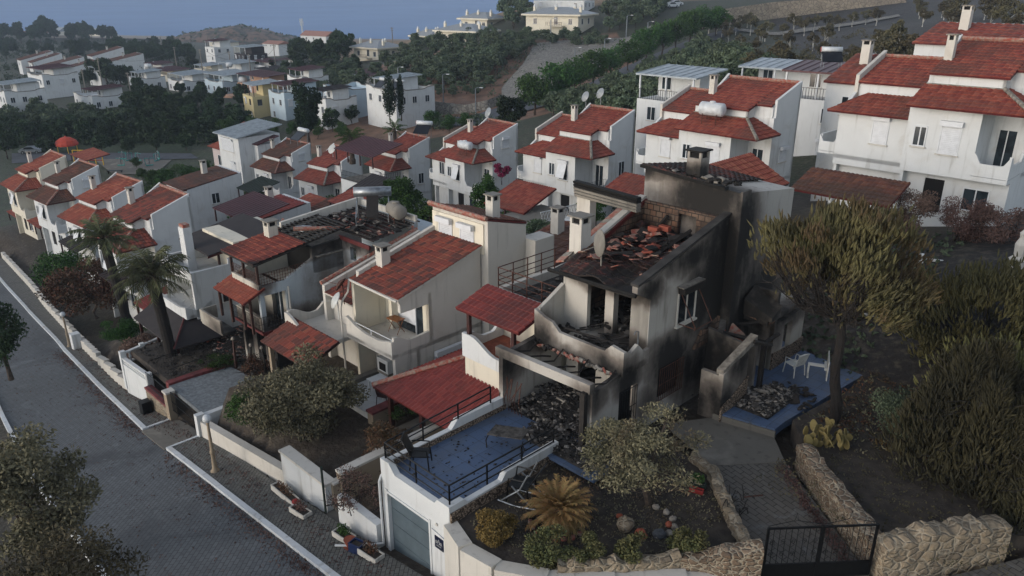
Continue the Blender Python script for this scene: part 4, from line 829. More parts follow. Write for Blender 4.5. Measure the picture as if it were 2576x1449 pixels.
# ======================= terrace unit left of burnt villa
tu=root('terrace_house',N,'narrow white terrace house with roof deck and small red canopy beside the burnt villa','house')
mb=MB(); mb.box(-8.0,-4.22,.3,5.0,-3.2,2.35,M['cream']); mb.box(-7.75,-4.5,-1.95,.3,.45,.7,wm)
mb.box(-7.75,-4.5,-1.8,.3,-3.2,.45,M['cream']); mb.build('wall',tu)
mb=MB(); n=14
for i in range(n):
    u=i/n; L=3.25; za=lambda q:1.5-.55*ss(.15,.6,q); wall(mb,(-7.75+L*u,-1.95,0),X,L/n,.7,lambda v,u=u:za(u+v/L),.15,wm,inward=(0,1,0))
    L2=2.1; zb=lambda q:1.45-.4*ss(.1,.5,q)+.5*ss(.7,1,q)
    wall(mb,(-7.75,-1.8+L2*u,0),Y,L2/n,.7,lambda v,u=u:zb(u+v/L2),.15,wm,inward=(1,0,0))
mb.box(-4.5,-4.25,-2.4,.3,-3.2,1.05,wm); mb.prism([(-4.5,-2.4,1.05),(-4.5,.3,2.35),(-4.5,.3,1.05)],(.25,0,0),wm); mb.build('balcony_parapet',tu)
mb=MB(); mb.box(-7.6,-4.5,-1.8,.29,.7,.715,M['terracotta']); mb.build('balcony_floor',tu); mb=MB(); mb.tube([(-6.3,-.4,.7),(-6.3,-.4,2.6)],.12,wm,12); mb.build('column',tu)
mb=MB(); mb.box(-7.5,-7.35,-1.9,-1.75,.7,2.75,M['postwood']); mb.build('post',tu); mb=MB(); mb.box(-4.65,-4.5,-2.2,-2.05,1.0,2.6,M['postwood']); mb.build('post',tu)
mb=MB(); V=Vector((0,1.75,.55)); slabroof(mb,(-7.7,-2.3,2.72),X,V,V.length,lambda v:(0,3.55),M['mtile']); mb.build('canopy_roof',tu)
mb=MB(); wall(mb,(-8.1,.25,0),X,3.6,2.2,2.75,.2,M['white2'],inward=(0,1,0)); wall(mb,(-8.1,.45,0),Y,4.5,2.2,2.75,.25,M['white2'],inward=(1,0,0)); mb.box(-7.9,-4.5,.45,4.9,2.34,2.38,M['ash']); mb.build('deck_parapet',tu)
railing(tu,[(-7.95,4.8,2.75),(-7.95,.35,2.75),(-4.6,.35,2.75)],.95,M['rust'],(1,.66,.4,.15),.85,.024)
mb=MB(); debris(mb,-7.4,-4.4,1.2,4.6,2.4,70,[M['ash'],M['char'],M['rubble']],.05,.25,.2,r2); mb.build('deck_wreckage',tu); mb=MB(); mb.tube([(-6.3,2.4,2.5),(-4.7,1.7,2.65)],.07,M['char'],4); mb.tube([(-7.0,.9,2.5),(-6.3,2.2,2.7)],.06,M['char'],4); mb.build('fallen_beams',tu)
# carport porch roof left of terrace
cp=root('porch_roof',N,'large bright red tiled porch roof on dark red posts beside the blue terrace','porch roof')
mb=MB(); V=Vector((0,3.7,1.3)); LV=V.length; slabroof(mb,(-11.0,-4.3,-1.35),X,V,LV,lambda v:(v/LV*2.9,5.55),M['mtile'],cw=.22); V=Vector((2.9,0,1.3)); slabroof(mb,(-11.0,-4.3,-1.35),Y,V,V.length,lambda v:(v/V.length*3.7,6),M['mtile'],cw=.22); mb.build('roof',cp)
mb=MB(); ridge(mb,(-11.0,-4.3,-1.27),(-8.1,-.6,.03),M['ridge'],.12,.3); ridge(mb,(-8.1,-.6,.03),(-5.5,-.6,.03),M['fascia'],.1,.3); mb.build('ridge_tiles',cp)
for x,y in((-10.3,-3.9),(-8.0,-4.0),(-6.0,-4.1),(-10.3,-1.4)): mb=MB(); mb.box(x-.09,x+.09,y-.09,y+.09,-4.2,-1.35,M['postwood']); mb.build('post',cp)
mb=MB(); mb.box(-9.9,-4.3,-4.6,-.4,-3.3,-3.05,M['concfloor']); mb.box(-9.4,-4.3,-5.6,-4.6,-3.3,-3.2,M['white2']); mb.box(-9.4,-4.3,-6.4,-5.6,-3.3,-3.3+.02,M['white2']); o=mb.build('patio'); o.location=N; o.rotation_euler=(0,0,R0); tag(o,kind='structure')
mb=MB(); mb.box(-5.6,-5.4,-8.6,-4.6,-3.8,-2.6,M['beige']); mb.box(-5.65,-5.35,-8.6,-4.6,-2.6,-2.52,M['white2']); o=mb.build('garden_wall'); o.location=world(N,(-2.2,0,.05)); o.rotation_euler=(0,0,R0); tag(o,'beige garden wall with white coping leading up to the red porch','wall')
# ======================= white villa
W_=Vector((-5,32,-18)); wv=root('white_villa',W_,'intact white house with patchy red roof and a small wooden table on its balcony','house')
mb=MB(); P=M['white2']; Cm=M['cream']
wall(mb,(0,1.6,0),Y,3.3,-.8,lambda u:5.5+u*.27,.2,P,inward=(-1,0,0)); wall(mb,(0,.0,0),Y,1.6,4.35,lambda u:5.13+u*.27,.2,P,inward=(-1,0,0)); mb.prism([(0,-.15,5.1),(0,0,4.7),(0,0,5.13)],(-.2,0,0),P)
wall(mb,(0,-.45,0),Y,2.05,-.8,2.3,.2,P,inward=(-1,0,0)); mb.box(-3.6,0,-.6,4.9,2.22,2.44,P)
wall(mb,(-3.6,1.6,0),X,3.6,2.44,4.9,.2,Cm,holes=[(1.2,3.15,2.44,4.35)],inward=(0,1,0)); wall(mb,(-3.6,-.15,0),Y,5.0,-.8,lambda u:5.0+u*.28,.2,Cm,inward=(1,0,0)); mb.box(-2.55,-2.35,1.2,1.6,2.44,4.9,Cm)
wall(mb,(-3.6,.8,0),X,3.6,-.8,2.22,.2,P,holes=[(2.7,3.45,-.3,1.75)],inward=(0,1,0))
for i in range(14):
    u=i/14; L=3.6; zz=lambda q:3.1+.25*ss(.22,0,q)-.2*ss(.1,.5,q)+.22*ss(.7,1,q); wall(mb,(-3.6+L*u,-.6,0),X,L/14,2.3,lambda v,u=u:zz(u+v/L)-.02,.14,P,inward=(0,1,0))
    L2=2.1; zy=lambda q:3.28-.35*ss(.05,.45,q)+.05*ss(.6,1,q); wall(mb,(.0,-.46+L2*u,0),Y,L2/14,2.3,lambda v,u=u:zy(u+v/L2),.14,P,inward=(-1,0,0))
mb.build('wall',wv)
mb=MB(); mb.box(-3.6,.45,5.0,7.6,-.8,6.9,P); mb.hexa([(-3.6,5.0,6.901),(.45,5.0,6.901),(.45,7.6,6.901),(-3.6,7.6,6.901)],[(-3.6,5.0,7.75),(.45,5.0,7.7),(.45,7.6,7.0),(-3.6,7.6,7.05)],P); mb.box(-3.58,.2,4.93,5.0,6.0,7.5,Cm); mb.box(.1,1.1,7.6,9.0,-.8,6.3,P); mb.build('tower_wall',wv)  # thin cream panel puts warm low light into the white tower's front colour
mb=MB(); V=Vector((0,2.9,-.72)); slabroof(mb,(-3.7,4.8,7.85),X,V,V.length,lambda v:(0,4.1),M['oldtile']); ridge(mb,(-3.7,4.85,7.88),(.5,4.85,7.86),M['tile2'] and M['ridge'],.13,.35); mb.build('tower_roof',wv)
mb=MB(); V=Vector((0,5.1,1.36)); slabroof(mb,(-3.45,-.2,5.1),X,V,V.length,lambda v:(0,3.6),M['patch'],th=.09,fm=M['white2']); mb.build('main_roof',wv)
mb=MB(); mb.tube([(-3.6,-.26,5.1),(.1,-.26,5.02)],.06,M['white2'],7); mb.tube([(-3.6,-.26,5.05),(-3.62,-.35,4.5),(-3.7,-.65,4.1),(-3.75,-.75,3.6),(-3.75,-.75,-.3)],.05,M['white2'],7); mb.build('gutter',wv)
mb=MB(); wall(mb,(-3.65,.2,0),Y,4.9,5.0,lambda u:5.42+u*.27,.22,M['white2'],inward=(1,0,0)); mb.build('parapet',wv)
mb=MB(); V=Vector((0,6.2,1.5)); slabroof(mb,(-6.1,-.15,3.72),X,V,V.length,lambda v:(0,2.4),M['patch'],th=.09,fm=M['white2']); wall(mb,(-6.35,-.1,0),Y,6.2,-.8,lambda u:4.05+u*.25,.22,P,inward=(1,0,0)); ridge(mb,(-6.45,-.1,4.12),(-6.45,6.1,5.62),M['ridge'],.12,.3); mb.build('side_roof',wv)
mb=MB(); wall(mb,(-6.2,.3,0),X,2.6,-.8,3.6,.2,P,inward=(0,1,0)); mb.box(-7.2,-3.75,-1.9,.3,1.95,2.15,P)
for i in range(12):
    u=i/12; L=3.4; zz=lambda q:2.85-.55*ss(.05,.5,q)+.1*ss(.7,1,q); wall(mb,(-7.15+L*u,-1.9,0),X,L/12,2.15,lambda v,u=u:zz(u+v/L),.14,P,inward=(0,1,0))
    L2=2.2; wall(mb,(-7.15,-1.76+L2*u,0),Y,L2/12,2.15,lambda v,u=u:2.9-.45*ss(.1,.6,u+v/L2)+.4*ss(.7,1,u+v/L2),.14,P,inward=(1,0,0))
mb.build('side_wall',wv)
chimney(wv,-3.15,1.45,5.5,.75,.5,P,M['concrete']); chimney(wv,-.35,6.1,7.6,.8,.5,P,M['concrete'])
window(wv,'f',4.93,-3.0,6.35,.9,.72,'shut'); window(wv,'f',4.93,-1.4,6.35,.9,.72,'shut')
mb=MB(); mb.box(-1.0,-.45,1.66,1.7,2.46,4.35,M['glass']); mb.box(-1.05,-1.0,1.6,1.72,2.46,4.35,M['frame']); mb.box(-2.4,-1.06,1.64,1.7,2.9,4.35,M['shutter']); mb.box(-2.3,-1.15,1.62,1.66,2.5,2.85,M['glass']); mb.build('balcony_door',wv)
mb=MB(); mb.box(-.9,-.15,.9,.96,-.3,1.75,M['glass']); mb.box(-1.0,-.92,.86,.9,-.3,1.75,M['frame']); mb.build('front_door',wv)
railing(wv,[(-3.4,-.42,2.6),(-.2,-.42,2.6)],.5,M['frame'],(1,),1.6,.02)
w2=window(wv,'s',0,1.9,.6,2.4,1.0,'shut')
dish('white satellite dish on the balcony wall of the intact white house',world(W_,(-3.95,-.75,3.1)),R_(-70),.85,30,'whitep'); dish('dark satellite dish above the white dish on the intact white house',world(W_,(-3.7,-.55,3.9)),R_(-100),.75,35,'rust')
# small table
def xtable(label,loc,rz,top='wood',s=.7,h=.72,cat='table',name='folding_table'):
    t=root(name,loc,label,cat,rz); m=MB(); m.box(-s/2,s/2,-s*.32,s*.32,h-.03,h,M[top]); m.build('table_top',t)
    for sx in(-1,1):
        m=MB(); x=sx*(s/2-.08); m.tube([(x,-s*.3,0),(x,s*.28,h-.03)],.018,M[top],5); m.tube([(x,s*.3,0),(x,-s*.28,h-.03)],.018,M[top],5); m.build('leg',t)
    return t
xtable('small brown folding table with crossed legs on the white house balcony',world(W_,(-2.0,1.15,2.45)),R0+.1,s=.8)
# garden oven and porch roof
mb=MB(); V=Vector((0,1.85,.75)); slabroof(mb,(-4.7,-3.6,1.5),X,V,V.length,lambda v:(v/V.length*.1,4.2),M['patch'],fm=M['brownframe']); mb.box(-.7,-.5,-3.4,-3.2,-1.2,1.5,M['beige']); mb.box(-4.4,-4.2,-3.4,-3.2,-1.2,1.5,M['beige']); q=root('porch_roof',W_,'weathered orange tiled porch roof in front of the white house lower balcony','porch roof'); mb.build('roof',q)
q.location=world(W_,(-2.3,.2,.3))
ov=root('garden_oven',world(W_,(-2.0,.2,0)),'white built-in barbecue oven with pots on top beside the white house door','oven'); mb=MB(); mb.box(-.45,.45,0,.5,.5,.6,M['concrete']); mb.box(-.42,.42,.02,.5,.61,1.3,wm); mb.box(-.25,.25,.0,.018,.7,1.1,M['dark']); mb.tube([(-.35,.1,-.5),(-.35,.1,.5)],.05,wm,6); mb.tube([(.35,.1,-.5),(.35,.1,.5)],.05,wm,6); mb.build('oven_body',ov)
# ======================= grey villa
G_=Vector((-12.9,36.8,-19)); gv=root('scorched_villa',G_,'grey sided house with half burnt tiled roof, charred roof terrace and little orange canopy','house')
gb=[(0,3,6.3,1.2,.9,.7,2.4,.5),(0,.3,4.9,.6,.6,1,1,1),(0,4.6,3.6,1.5,.45,.6,1.2,1.5),(1.2,5.1,6.3,.9,.9,2,1,.5),(0,2,1.5,2.2,1,.8,2.2,.5),(-4.5,0,1.8,.9,.75,1,1,1),(-2,0,1.4,1.8,.9,1.3,1,.5),(0,.6,1.6,.9,.7,1,1,.6)]
GS=plaster('sooted_grey_plaster','a2abb1',.55,'565b5d',gb); GW2=plaster('sooted_cream_plaster','b5b1a6',.5,'6b665c',gb)
mb=MB(); wall(mb,(0,0,0),Y,5.1,2.24,lambda u:4.75 if u<3.14 else 6.1+.06*u,.2,GS,holes=[(.25,1.5,2.45,4.2)],inward=(-1,0,0)); wall(mb,(0,3.2,0),Y,1.9,4.7,lambda u:6.1+.09*u,.2,GS,inward=(-1,0,0))
wall(mb,(-2.9,0,0),X,2.9,4.35,4.85,.18,GW2,inward=(0,1,0)); wall(mb,(-2.9,0.0,0),X,2.7,2.24,2.95,.18,GW2,inward=(0,1,0)); wall(mb,(-2.9,1.5,0),X,2.7,2.24,4.4,.2,GW2,holes=[(1.2,2.4,2.3,4.1)],inward=(0,1,0))
mb.box(-2.9,-.2,.18,5.0,4.25,4.4,GW2); mb.box(-2.9,-.2,.18,5,2.1,2.24,GW2); wall(mb,(-2.9,.18,0),Y,4.9,-1,lambda u:4.85 if u<2 else 6.3,.2,GW2,inward=(1,0,0)); wall(mb,(-2.7,3.2,0),X,2.5,4.4,6.1,.2,M['soot'],inward=(0,1,0))
wall(mb,(.0,5.1,0),X,2.5,-1,6.25,.2,GS,holes=[(.75,1.3,5.2,5.95)],inward=(0,1,0)); wall(mb,(2.5,5.1,0),Y,3.4,-1,6.25,.2,GS,inward=(-1,0,0)); mb.box(-2.9,2.3,8.3,8.5,-1,6.9,GS)
wall(mb,(-2.7,.6,0),X,2.6,-1,2.1,.2,GW2,holes=[(.5,1.4,-.6,1.4),(1.6,2.4,0,1.4)],inward=(0,1,0)); wall(mb,(-.05,.6,0),Y,4.5,-1,2.1,.2,M['soot'],holes=[(2.2,3.2,.3,1.4)],inward=(-1,0,0)); mb.build('wall',gv)
mb=MB(); mb.box(-3.0,.1,-.12,-.001,2.1,2.25,M['fascia']); mb.box(.001,.12,-.12,5.1,2.1,2.25,M['fascia']); mb.box(-2.6,0,.05,.6,2.0,2.09,M['fascia']); mb.build('fascia_band',gv)
mb=MB(); V=Vector((0,5.6,.85)); LV=V.length; tiles(mb,(-3.1,-.35,6.12),X,V,LV*.55,lambda v:(0,3.5),M['halfburn'],cw=.26,rl=.36,amp=.05); mb.prism([(-3.1,-.35,6.1),(.4,-.35,6.1),(.4,2.7,6.56),(-3.1,2.7,6.56)],(0,0,-.1),M['char']); mb.build('tiled_roof',gv)
mb=MB()
for i in range(11):
    y=2.75+i*.25; z=6.12+(y+.35)*.152; mb.box(-3.1+.25*max(0,(i-4))*.3,.4,y,y+.07,z,z+.05,M['char'])
for i in range(5): x=-2.9+i*.75; mb.hexa([(x,2.6,6.42),(x+.08,2.6,6.42),(x+.08,5.5,6.86),(x,5.5,6.86)],[(x,2.6,6.54),(x+.08,2.6,6.54),(x+.08,5.5,6.98),(x,5.5,6.98)],M['char'])
mb.box(-2.9,.2,3.4,5.4,5.6,5.64,M['mortar']); mb.build('bare_battens',gv)
mb=MB(); V=Vector((0,3.6,.3)); tiles(mb,(-3.0,5.35,6.55),X,V,3.4,lambda v:(0,5.7-v*.2),M['burntile'],amp=.05)
for i in range(9): y=5.4+i*.4; mb.box(-2.9,2.4,y,y+.06,6.68+i*.03,6.74+i*.03,M['char'])
mb.box(-.1,2.7,5.0,5.1,6.2,6.42,M['fascia']); mb.tube([(-1.3,3.0,6.95),(-.2,5.2,6.75)],.12,M['ridge'],6); debris(mb,-2.8,2.4,5.4,8.4,6.7,120,[M['char'],M['mortar'],M['ridge'],M['soot']],.05,.25,.15,r2); mb.build('rear_roof',gv)
mb=MB(); wall(mb,(-3.2,3.2,0),Y,5.5,6.0,lambda u:6.9+u*.09,.2,M['white2'],inward=(1,0,0)); wall(mb,(-3.0,8.5,0),X,5.2,6.5,7.25,.15,M['white2'],inward=(0,1,0)); mb.build('parapet',gv)
for x in(-2.95,-1.6,-.15): mb=MB(); mb.box(x-.06,x+.06,.02,.14,4.85,6.12,M['brownframe']); mb.build('post',gv)
railing(gv,[(-2.85,.08,4.75),(-.08,.08,4.75),(-.08,3.1,4.75)],.65,M['rust'],(1,.75,.5,.25,.05),.15,.012)
for x in(-3.55,-2.3,-.9,-.05):
    mb=MB(); mb.box(x-.06,x+.06,-.6,-.48,2.3,4.2 ,M['brownframe']); mb.build('post',gv)
railing(gv,[(-3.0,-.25,2.35),(.05,-.25,2.35),(.1,.9,2.35)],.75,M['black'],(1,.5,.1),.14,.012)
mb=MB(); V=Vector((0,1.25,.55)); slabroof(mb,(-3.3,-.95,4.1),X,V,V.length,lambda v:(0,3.35),M['tile2'],cw=.26,rl=.3); mb.build('canopy_roof',gv)
mb=MB(); mb.box(-1.3,-.3,1.52,1.58,2.3,4.0,M['glass']); mb.box(-.85,-.8,1.48,1.52,2.3,4.0,M['frame']); mb.build('balcony_door',gv); mb=MB(); mb.tube([(.06,1.6,4.4),(.06,1.6,2.2)],.05,M['white2'],7); mb.build('drain_pipe',gv)
chimney(gv,-2.3,2.2,6.5,.6,.55,GW2,M['concrete'])
mb=MB(); mb.box(-5.6,-3.1,-.9,-.1,1.3,1.45,GW2); mb.box(-5.6,-3.1,-.95,-.83,1.45,2.2,GW2); mb.box(-5.6,-5.48,-.83,.0,1.45,2.2,GW2); mb.build('side_balcony',gv)
mb=MB(); 
for i in range(7): mb.tube([(-1.9+i*.05,3.5+i*.02,6.85),(-1.2+i*.05,3.9,6.95)],.03,M['steel'],4)
mb.box(-2.0,-1.1,3.4,4.0,6.72,6.8,M['whitep']); mb.build('fallen_metal_sheet',gv)
mb=MB(); mb.box(-1.2,2.4,8.6,11,-1,6.0,GS); mb.prism([(2.5,8.6,6.3),(5.3,9.2,6.9),(5.3,9.4,6.2),(2.5,8.8,5.6)],(0,.15,.12),M['soot']); mb.box(3.1,3.7,9.0,9.3,2,6.7,M['white2']); mb.box(2.6,5.2,9.6,9.8,1,6.3,M['white2']); mb.build('rear_wall',gv)
solar('burnt solar water heater with rusty tank on the scorched roof',world(G_,(-.2,7.4,6.9)),R0+.9,1.1,burnt=True)
tank('grey metal tank lying beside the burnt solar heater',*world(G_,(1.3,7.9,6.9)),rz=R0-.3,L=1.2,r=.42,stand=.2,mat='concrete')
# ======================= next white villa (h)
H_=Vector((-19.1,41.66,-20.4)); hv=root('villa_with_dark_porch',H_,'white house with dark shingle roofs, thick white flue and a white table on its balcony','house')
mb=MB(); wall(mb,(0,.7,0),Y,7,-1,4.3,.2,wm,holes=[(1.7,2.4,2.7,3.95)],inward=(-1,0,0)); wall(mb,(0,.7,0),Y,2.3,4.3,4.95,.15,wm,inward=(-1,0,0)); wall(mb,(0,3.0,0),Y,4.5,4.3,5.3,.15,wm,inward=(-1,0,0))
mb.box(-4.5,-.15,.7,.85,4.2,4.95,wm); mb.box(-4.5,-.15,.85,7.5,4.15,4.3,wm); wall(mb,(-4.5,2.3,0),X,4.3,2.4,4.15,.2,Cm,holes=[(2.8,3.7,2.5,4.1)],inward=(0,1,0)); mb.box(-4.5,-.2,.2,7.5,2.2,2.4,wm); wall(mb,(-4.5,.85,0),Y,6.8,-1,4.95,.2,wm,inward=(1,0,0)); wall(mb,(-4.3,1.2,0),X,4.1,-1,2.2,.2,wm,inward=(0,1,0)); mb.box(-.2,.0,.2,2.4,2.2,2.4,wm)
for i in range(12):
    u=i/12; L=4.2; wall(mb,(-4.3+L*u,.06,0),X,L/12,2.2,lambda v,u=u:3.0-.25*ss(.05,.3,u+v/L)+.15*ss(.8,1,u+v/L),.14,wm,inward=(0,1,0)); L2=1.6; wall(mb,(.0,.06+L2*u,0),Y,L2/12,2.2,lambda v,u=u:2.95-.3*ss(.05,.4,u+v/L2)+.35*ss(.6,1,u+v/L2),.14,wm,inward=(-1,0,0))
mb.build('wall',hv)
mb=MB(); mb.box(-4.5,-.3,3.6,7.4,4.3,6.1,Cm); mb.build('upper_room',hv)
mb=MB(); mb.prism([(-4.9,2.2,5.55),(-.3,2.0,5.55),(.1,6.6,6.3),(-4.9,6.6,6.3)],(0,0,.12),M['shingle']); mb.prism([(-.35,1.95,5.45),(.15,6.6,6.2),(.2,6.6,6.3),(-.3,1.95,5.56)],(.04,0,.06),M['fascia']); ridge(mb,(.1,6.55,6.4),(-1.4,7.6,6.5),M['ridge'],.12); mb.build('shingle_roof',hv)
mb=MB(); mb.box(-2.9,-2.2,1.5,2.0,4.3,7.0,wm); mb.build('flue',hv); mb=MB(); mb.box(-2.85,-2.25,1.55,1.95,7.0,7.2,M['ridge']); mb.build('flue_cap',hv)
for y in(2.6,5.0): mb=MB(); mb.box(-.5,-.38,y,y+.12,4.9,5.6,M['brownframe']); mb.build('post',hv)
window(hv,'s',0,2.45,2.75,.65,1.15,'plain',M['brownframe']); mb=MB(); mb.box(-1.6,-.8,2.36,2.42,2.5,4.05,M['glass']); mb.build('balcony_door',hv); window(hv,'f',.85,-4.0,5.0,.5,.5,'plain')
xtable('white plastic table standing on the balcony of the house with the dark porch',world(H_,(-1.9,1.2,2.4)),R0,'whitep',1.1)
ph=root('shingle_porch_roof',H_,'dark brown hipped shingle porch roof with red ridges by the balustrade','porch roof'); mb=MB(); a=(-.3,.35,2.15); c=[(-4.6,-1.4,1.35),(1.6,-1.5,1.35),(1.9,1.9,1.35),(-4.6,.3,2.15)]
a0=Vector((-.6,.2,2.15)); mb.prism([c[0],c[1],a0,(-4.6,.2,2.15)],(0,0,.07),M['shingle']); mb.prism([c[1],c[2],(-.3,1.6,2.1),a0],(0,0,.07),M['shingle']); mb.build('roof',ph)
mb=MB(); ridge(mb,Vector(c[1])+Vector((0,0,.1)),a0+Vector((0,0,.1)),M['fascia'],.06,.5); ridge(mb,a0+Vector((0,0,.1)),(-.3,1.6,2.2),M['fascia'],.06,.5); ridge(mb,a0+Vector((0,0,.1)),(-4.6,.2,2.25),M['fascia'],.06,.5); mb.build('ridge_tiles',ph)
for x,y in((1.3,-1.2),(-1.5,-1.2),(-4.2,-1.2),(1.5,1.6)): mb=MB(); mb.box(x-.07,x+.07,y-.07,y+.07,-1,1.36,M['postwood']); mb.build('post',ph)
# ---------------------------------------------------------------- vegetation
def leafarr(blobs,n,ll,lw,rng,shell=.45,up=.0,droop=0,fold=False):
    """blobs: list (cx,cy,cz,rx,ry,rz). returns V,F of n diamond leaves"""
    B=np.array(blobs,float); wgt=(B[:,3]*B[:,4]*B[:,5])**.7; wgt/=wgt.sum()
    idx=rng.choice(len(B),n,p=wgt); d=rng.normal(size=(n,3)); d/=np.linalg.norm(d,axis=1)[:,None]
    r=rng.random(n)**shell; P=B[idx,:3]+d*r[:,None]*B[idx,3:6]
    a=rng.normal(size=(n,3))+d*.9+np.array([0,0,up]); a/=np.linalg.norm(a,axis=1)[:,None]
    b=np.cross(a,rng.normal(size=(n,3))); b/=np.linalg.norm(b,axis=1)[:,None]
    L=ll*rng.uniform(.6,1.3,n)[:,None]; Wd=lw*rng.uniform(.7,1.3,n)[:,None]
    V=np.empty((n,4,3)); V[:,0]=P-a*L*.5; V[:,1]=P+b*Wd*.5; V[:,2]=P+a*L*.5; V[:,3]=P-b*Wd*.5
    if droop: V[:,2,2]-=droop
    return V.reshape(-1,3),np.arange(4*n).reshape(n,4)
def crown(rx,ry,rz,k,rng,cz=0,sub=.42,flat=1,seedshape='round'):
    out=[]
    for i in range(k):
        d=rng.normal(size=3); d/=np.linalg.norm(d)
        if seedshape=='dome': d[2]=abs(d[2])*.9-.15
        r=rng.uniform(.45,.95); s=rng.uniform(.75,1.25)*sub
        out.append((d[0]*rx*r*.8,d[1]*ry*r*.8,cz+d[2]*rz*r*.8,rx*s,ry*s,rz*s*.85*flat))
    return out
def limbs(mb,base,top,tips,r0,mat,rng,n=6,wob=.12):
    base=Vector(base);top=Vector(top); m=4; pts=[base.lerp(top,i/m)+Vector(rng.normal(size=3)*wob*(.0 if i in(0,) else .5)) for i in range(m+1)]
    mb.tube(pts,[r0*(1.25 if i==0 else 1-.35*i/m) for i in range(m+1)],mat,n)
    for t in tips:
        t=Vector(t); s=pts[rng.integers(max(1,m-2),m+1)]; mid=s.lerp(t,.5)+Vector(rng.normal(size=3)*wob*1.5)+Vector((0,0,.1*(t-s).length)); mb.tube([s,mid,t],[r0*.5,r0*.3,r0*.08],mat,5,cap=False)
TP={}
def proto(kind,seed,leaf,trunk,h,r,rz,n,ll,lw,k=14,shape='round',clear=.3,shell=.5,sub=.42,tr=.14,tips=5):
    rng=np.random.default_rng(seed); t=root(kind,(0,0,0),'x','tree',0); cz=h-rz
    bl_=crown(r,r,rz,k,rng,cz,sub,seedshape=shape); V,F=leafarr(bl_,n,ll,lw,rng,shell); mb=MB(); mb.arr(V,F,M[leaf]); mb.build('crown',t)
    q=MB(); limbs(q,(0,0,-.4),(0,0,cz-.2*rz),[(b[0],b[1],b[2]) for b in bl_[:tips]],tr,M[trunk],rng,wob=r*.05); q.build('trunk',t); return t
PL={}
def place(kind,proto_list,pts,label,group,cat='tree',smin=.8,smax=1.2,seed=0,off=-.1):
    rd=random.Random(seed); out=[]
    for p in pts:
        k=(kind,rd.randrange(len(proto_list))); s=rd.uniform(smin,smax)*(p[3] if len(p)>3 else 1); pr_=proto_list[k[1]]
        z=p[2] if len(p)>2 and p[2] is not None else H(p[0],p[1])
        if not pr_.get('used'):
            o=pr_; o['used']=1; o.location=(p[0],p[1],z+off); o.rotation_euler=(0,0,rd.uniform(0,6.3)); o.scale=(s,s,s*rd.uniform(.9,1.12))
        else: o=dup(pr_,(p[0],p[1],z+off),rd.uniform(0,6.3),scale=(s,s,s*rd.uniform(.9,1.12)))
        o.name=kind; o['label']=label; o['group']=group; o['category']=cat
        out.append(o)
    return out
def fix_unused():
    rem=[o for o in sc.collection.objects if o.get('label')=='x']
    for o in rem:
        for c in list(o.children): bpy.data.objects.remove(c)
    for o in rem: bpy.data.objects.remove(o)
    for o in sc.collection.objects:
        if 'used' in o: del o['used']
def pxpts(L,jit=0,rd=random.Random(3)):
    out=[]
    for q in L: 
        h=hit(q[0],q[1]); out.append((h.x+rd.uniform(-jit,jit),h.y+rd.uniform(-jit,jit),None,q[2] if len(q)>2 else 1))
    return out
OL=[proto('olive_tree',i,'lolive','bark',3.4,1.9,1.45,1500,.42,.2,k=14,sub=.36,tr=.13) for i in range(4)]
DK=[proto('forest_tree',10+i,'ldark','bark',7.0,2.9,2.9,2300,.75,.4,k=18,sub=.36,tr=.2) for i in range(4)]
PN=[proto('stone_pine',20+i,'lpine','bark',5.0,2.3,2.0,2600,.36,.17,k=18,sub=.46,tr=.15,shape='round') for i in range(3)]
SCT=[proto('scorched_tree',30+i,'lscorch','whitebark',4.2,1.8,1.5,900,.4,.2,k=12,sub=.34,tr=.12) for i in range(3)]
DR=[proto('shrub',40+i,'lolive','bark',1.6,1.1,.85,420,.3,.16,k=9,sub=.4,tr=.05) for i in range(3)]
GD=[proto('garden_tree',50+i,'lgarden','bark',4.0,1.9,1.8,2400,.26,.15,k=14,sub=.38,tr=.1) for i in range(3)]
def region(poly,n,seed,mind=2.2):
    """random base points inside a quadrilateral of photo positions, kept apart on the ground"""
    rd=random.Random(seed); a,b,c,d=poly; out=[];t=0
    while len(out)<n and t<n*12:
        t+=1; u,v=rd.random(),rd.random(); x=(a[0]*(1-u)+b[0]*u)*(1-v)+(d[0]*(1-u)+c[0]*u)*v; y=(a[1]*(1-u)+b[1]*u)*(1-v)+(d[1]*(1-u)+c[1]*u)*v
        h=hit(x,y)
        if all((h.x-q[0])**2+(h.y-q[1])**2>mind*mind for q in out): out.append((h.x,h.y))
    return out
# olive slope in the middle
g='olive trees covering the slope below the cream villas'
P=region(((880,235),(1060,112),(1330,130),(1210,215)),85,1,3.0)+region(((700,215),(900,150),(900,235),(760,262)),24,2,3.2)
place('olive_tree',OL,P,'grey green olive tree on the reddish slope below the cream villas',g,smin=1.0,smax=1.5,seed=1)
place('olive_tree',OL,region(((960,245),(1240,200),(1230,240),(980,262)),22,3,3),'small olive tree on the reddish slope below the cream villas',g+' lower edge',smin=.55,smax=.85,seed=2)
place('olive_tree',OL,region(((1150,100),(1480,98),(1560,125),(1180,128)),26,4,3),'dark olive tree along the terrace of the cream villas',' olives at the villas'.strip(),smin=.9,smax=1.4,seed=3)
# orchard right of the tree row
place('olive_tree',OL,region(((1380,300),(1780,120),(1880,235),(1560,300)),60,5,3.0)+region(((1800,130),(1880,130),(1900,230),(1830,240)),8,6,2.6),'grey green olive tree in the orchard right of the avenue','olive trees in the orchard right of the avenue',smin=1.0,smax=1.45,seed=4)
place('olive_tree',OL,region(((1270,30),(1340,12),(1350,95),(1280,80)),10,21,3)+region(((1520,20),(1680,8),(1640,70),(1530,80)),22,22,3),'dark tree among the ridge villas','trees among the ridge villas',smin=1.3,smax=2.0,seed=33)
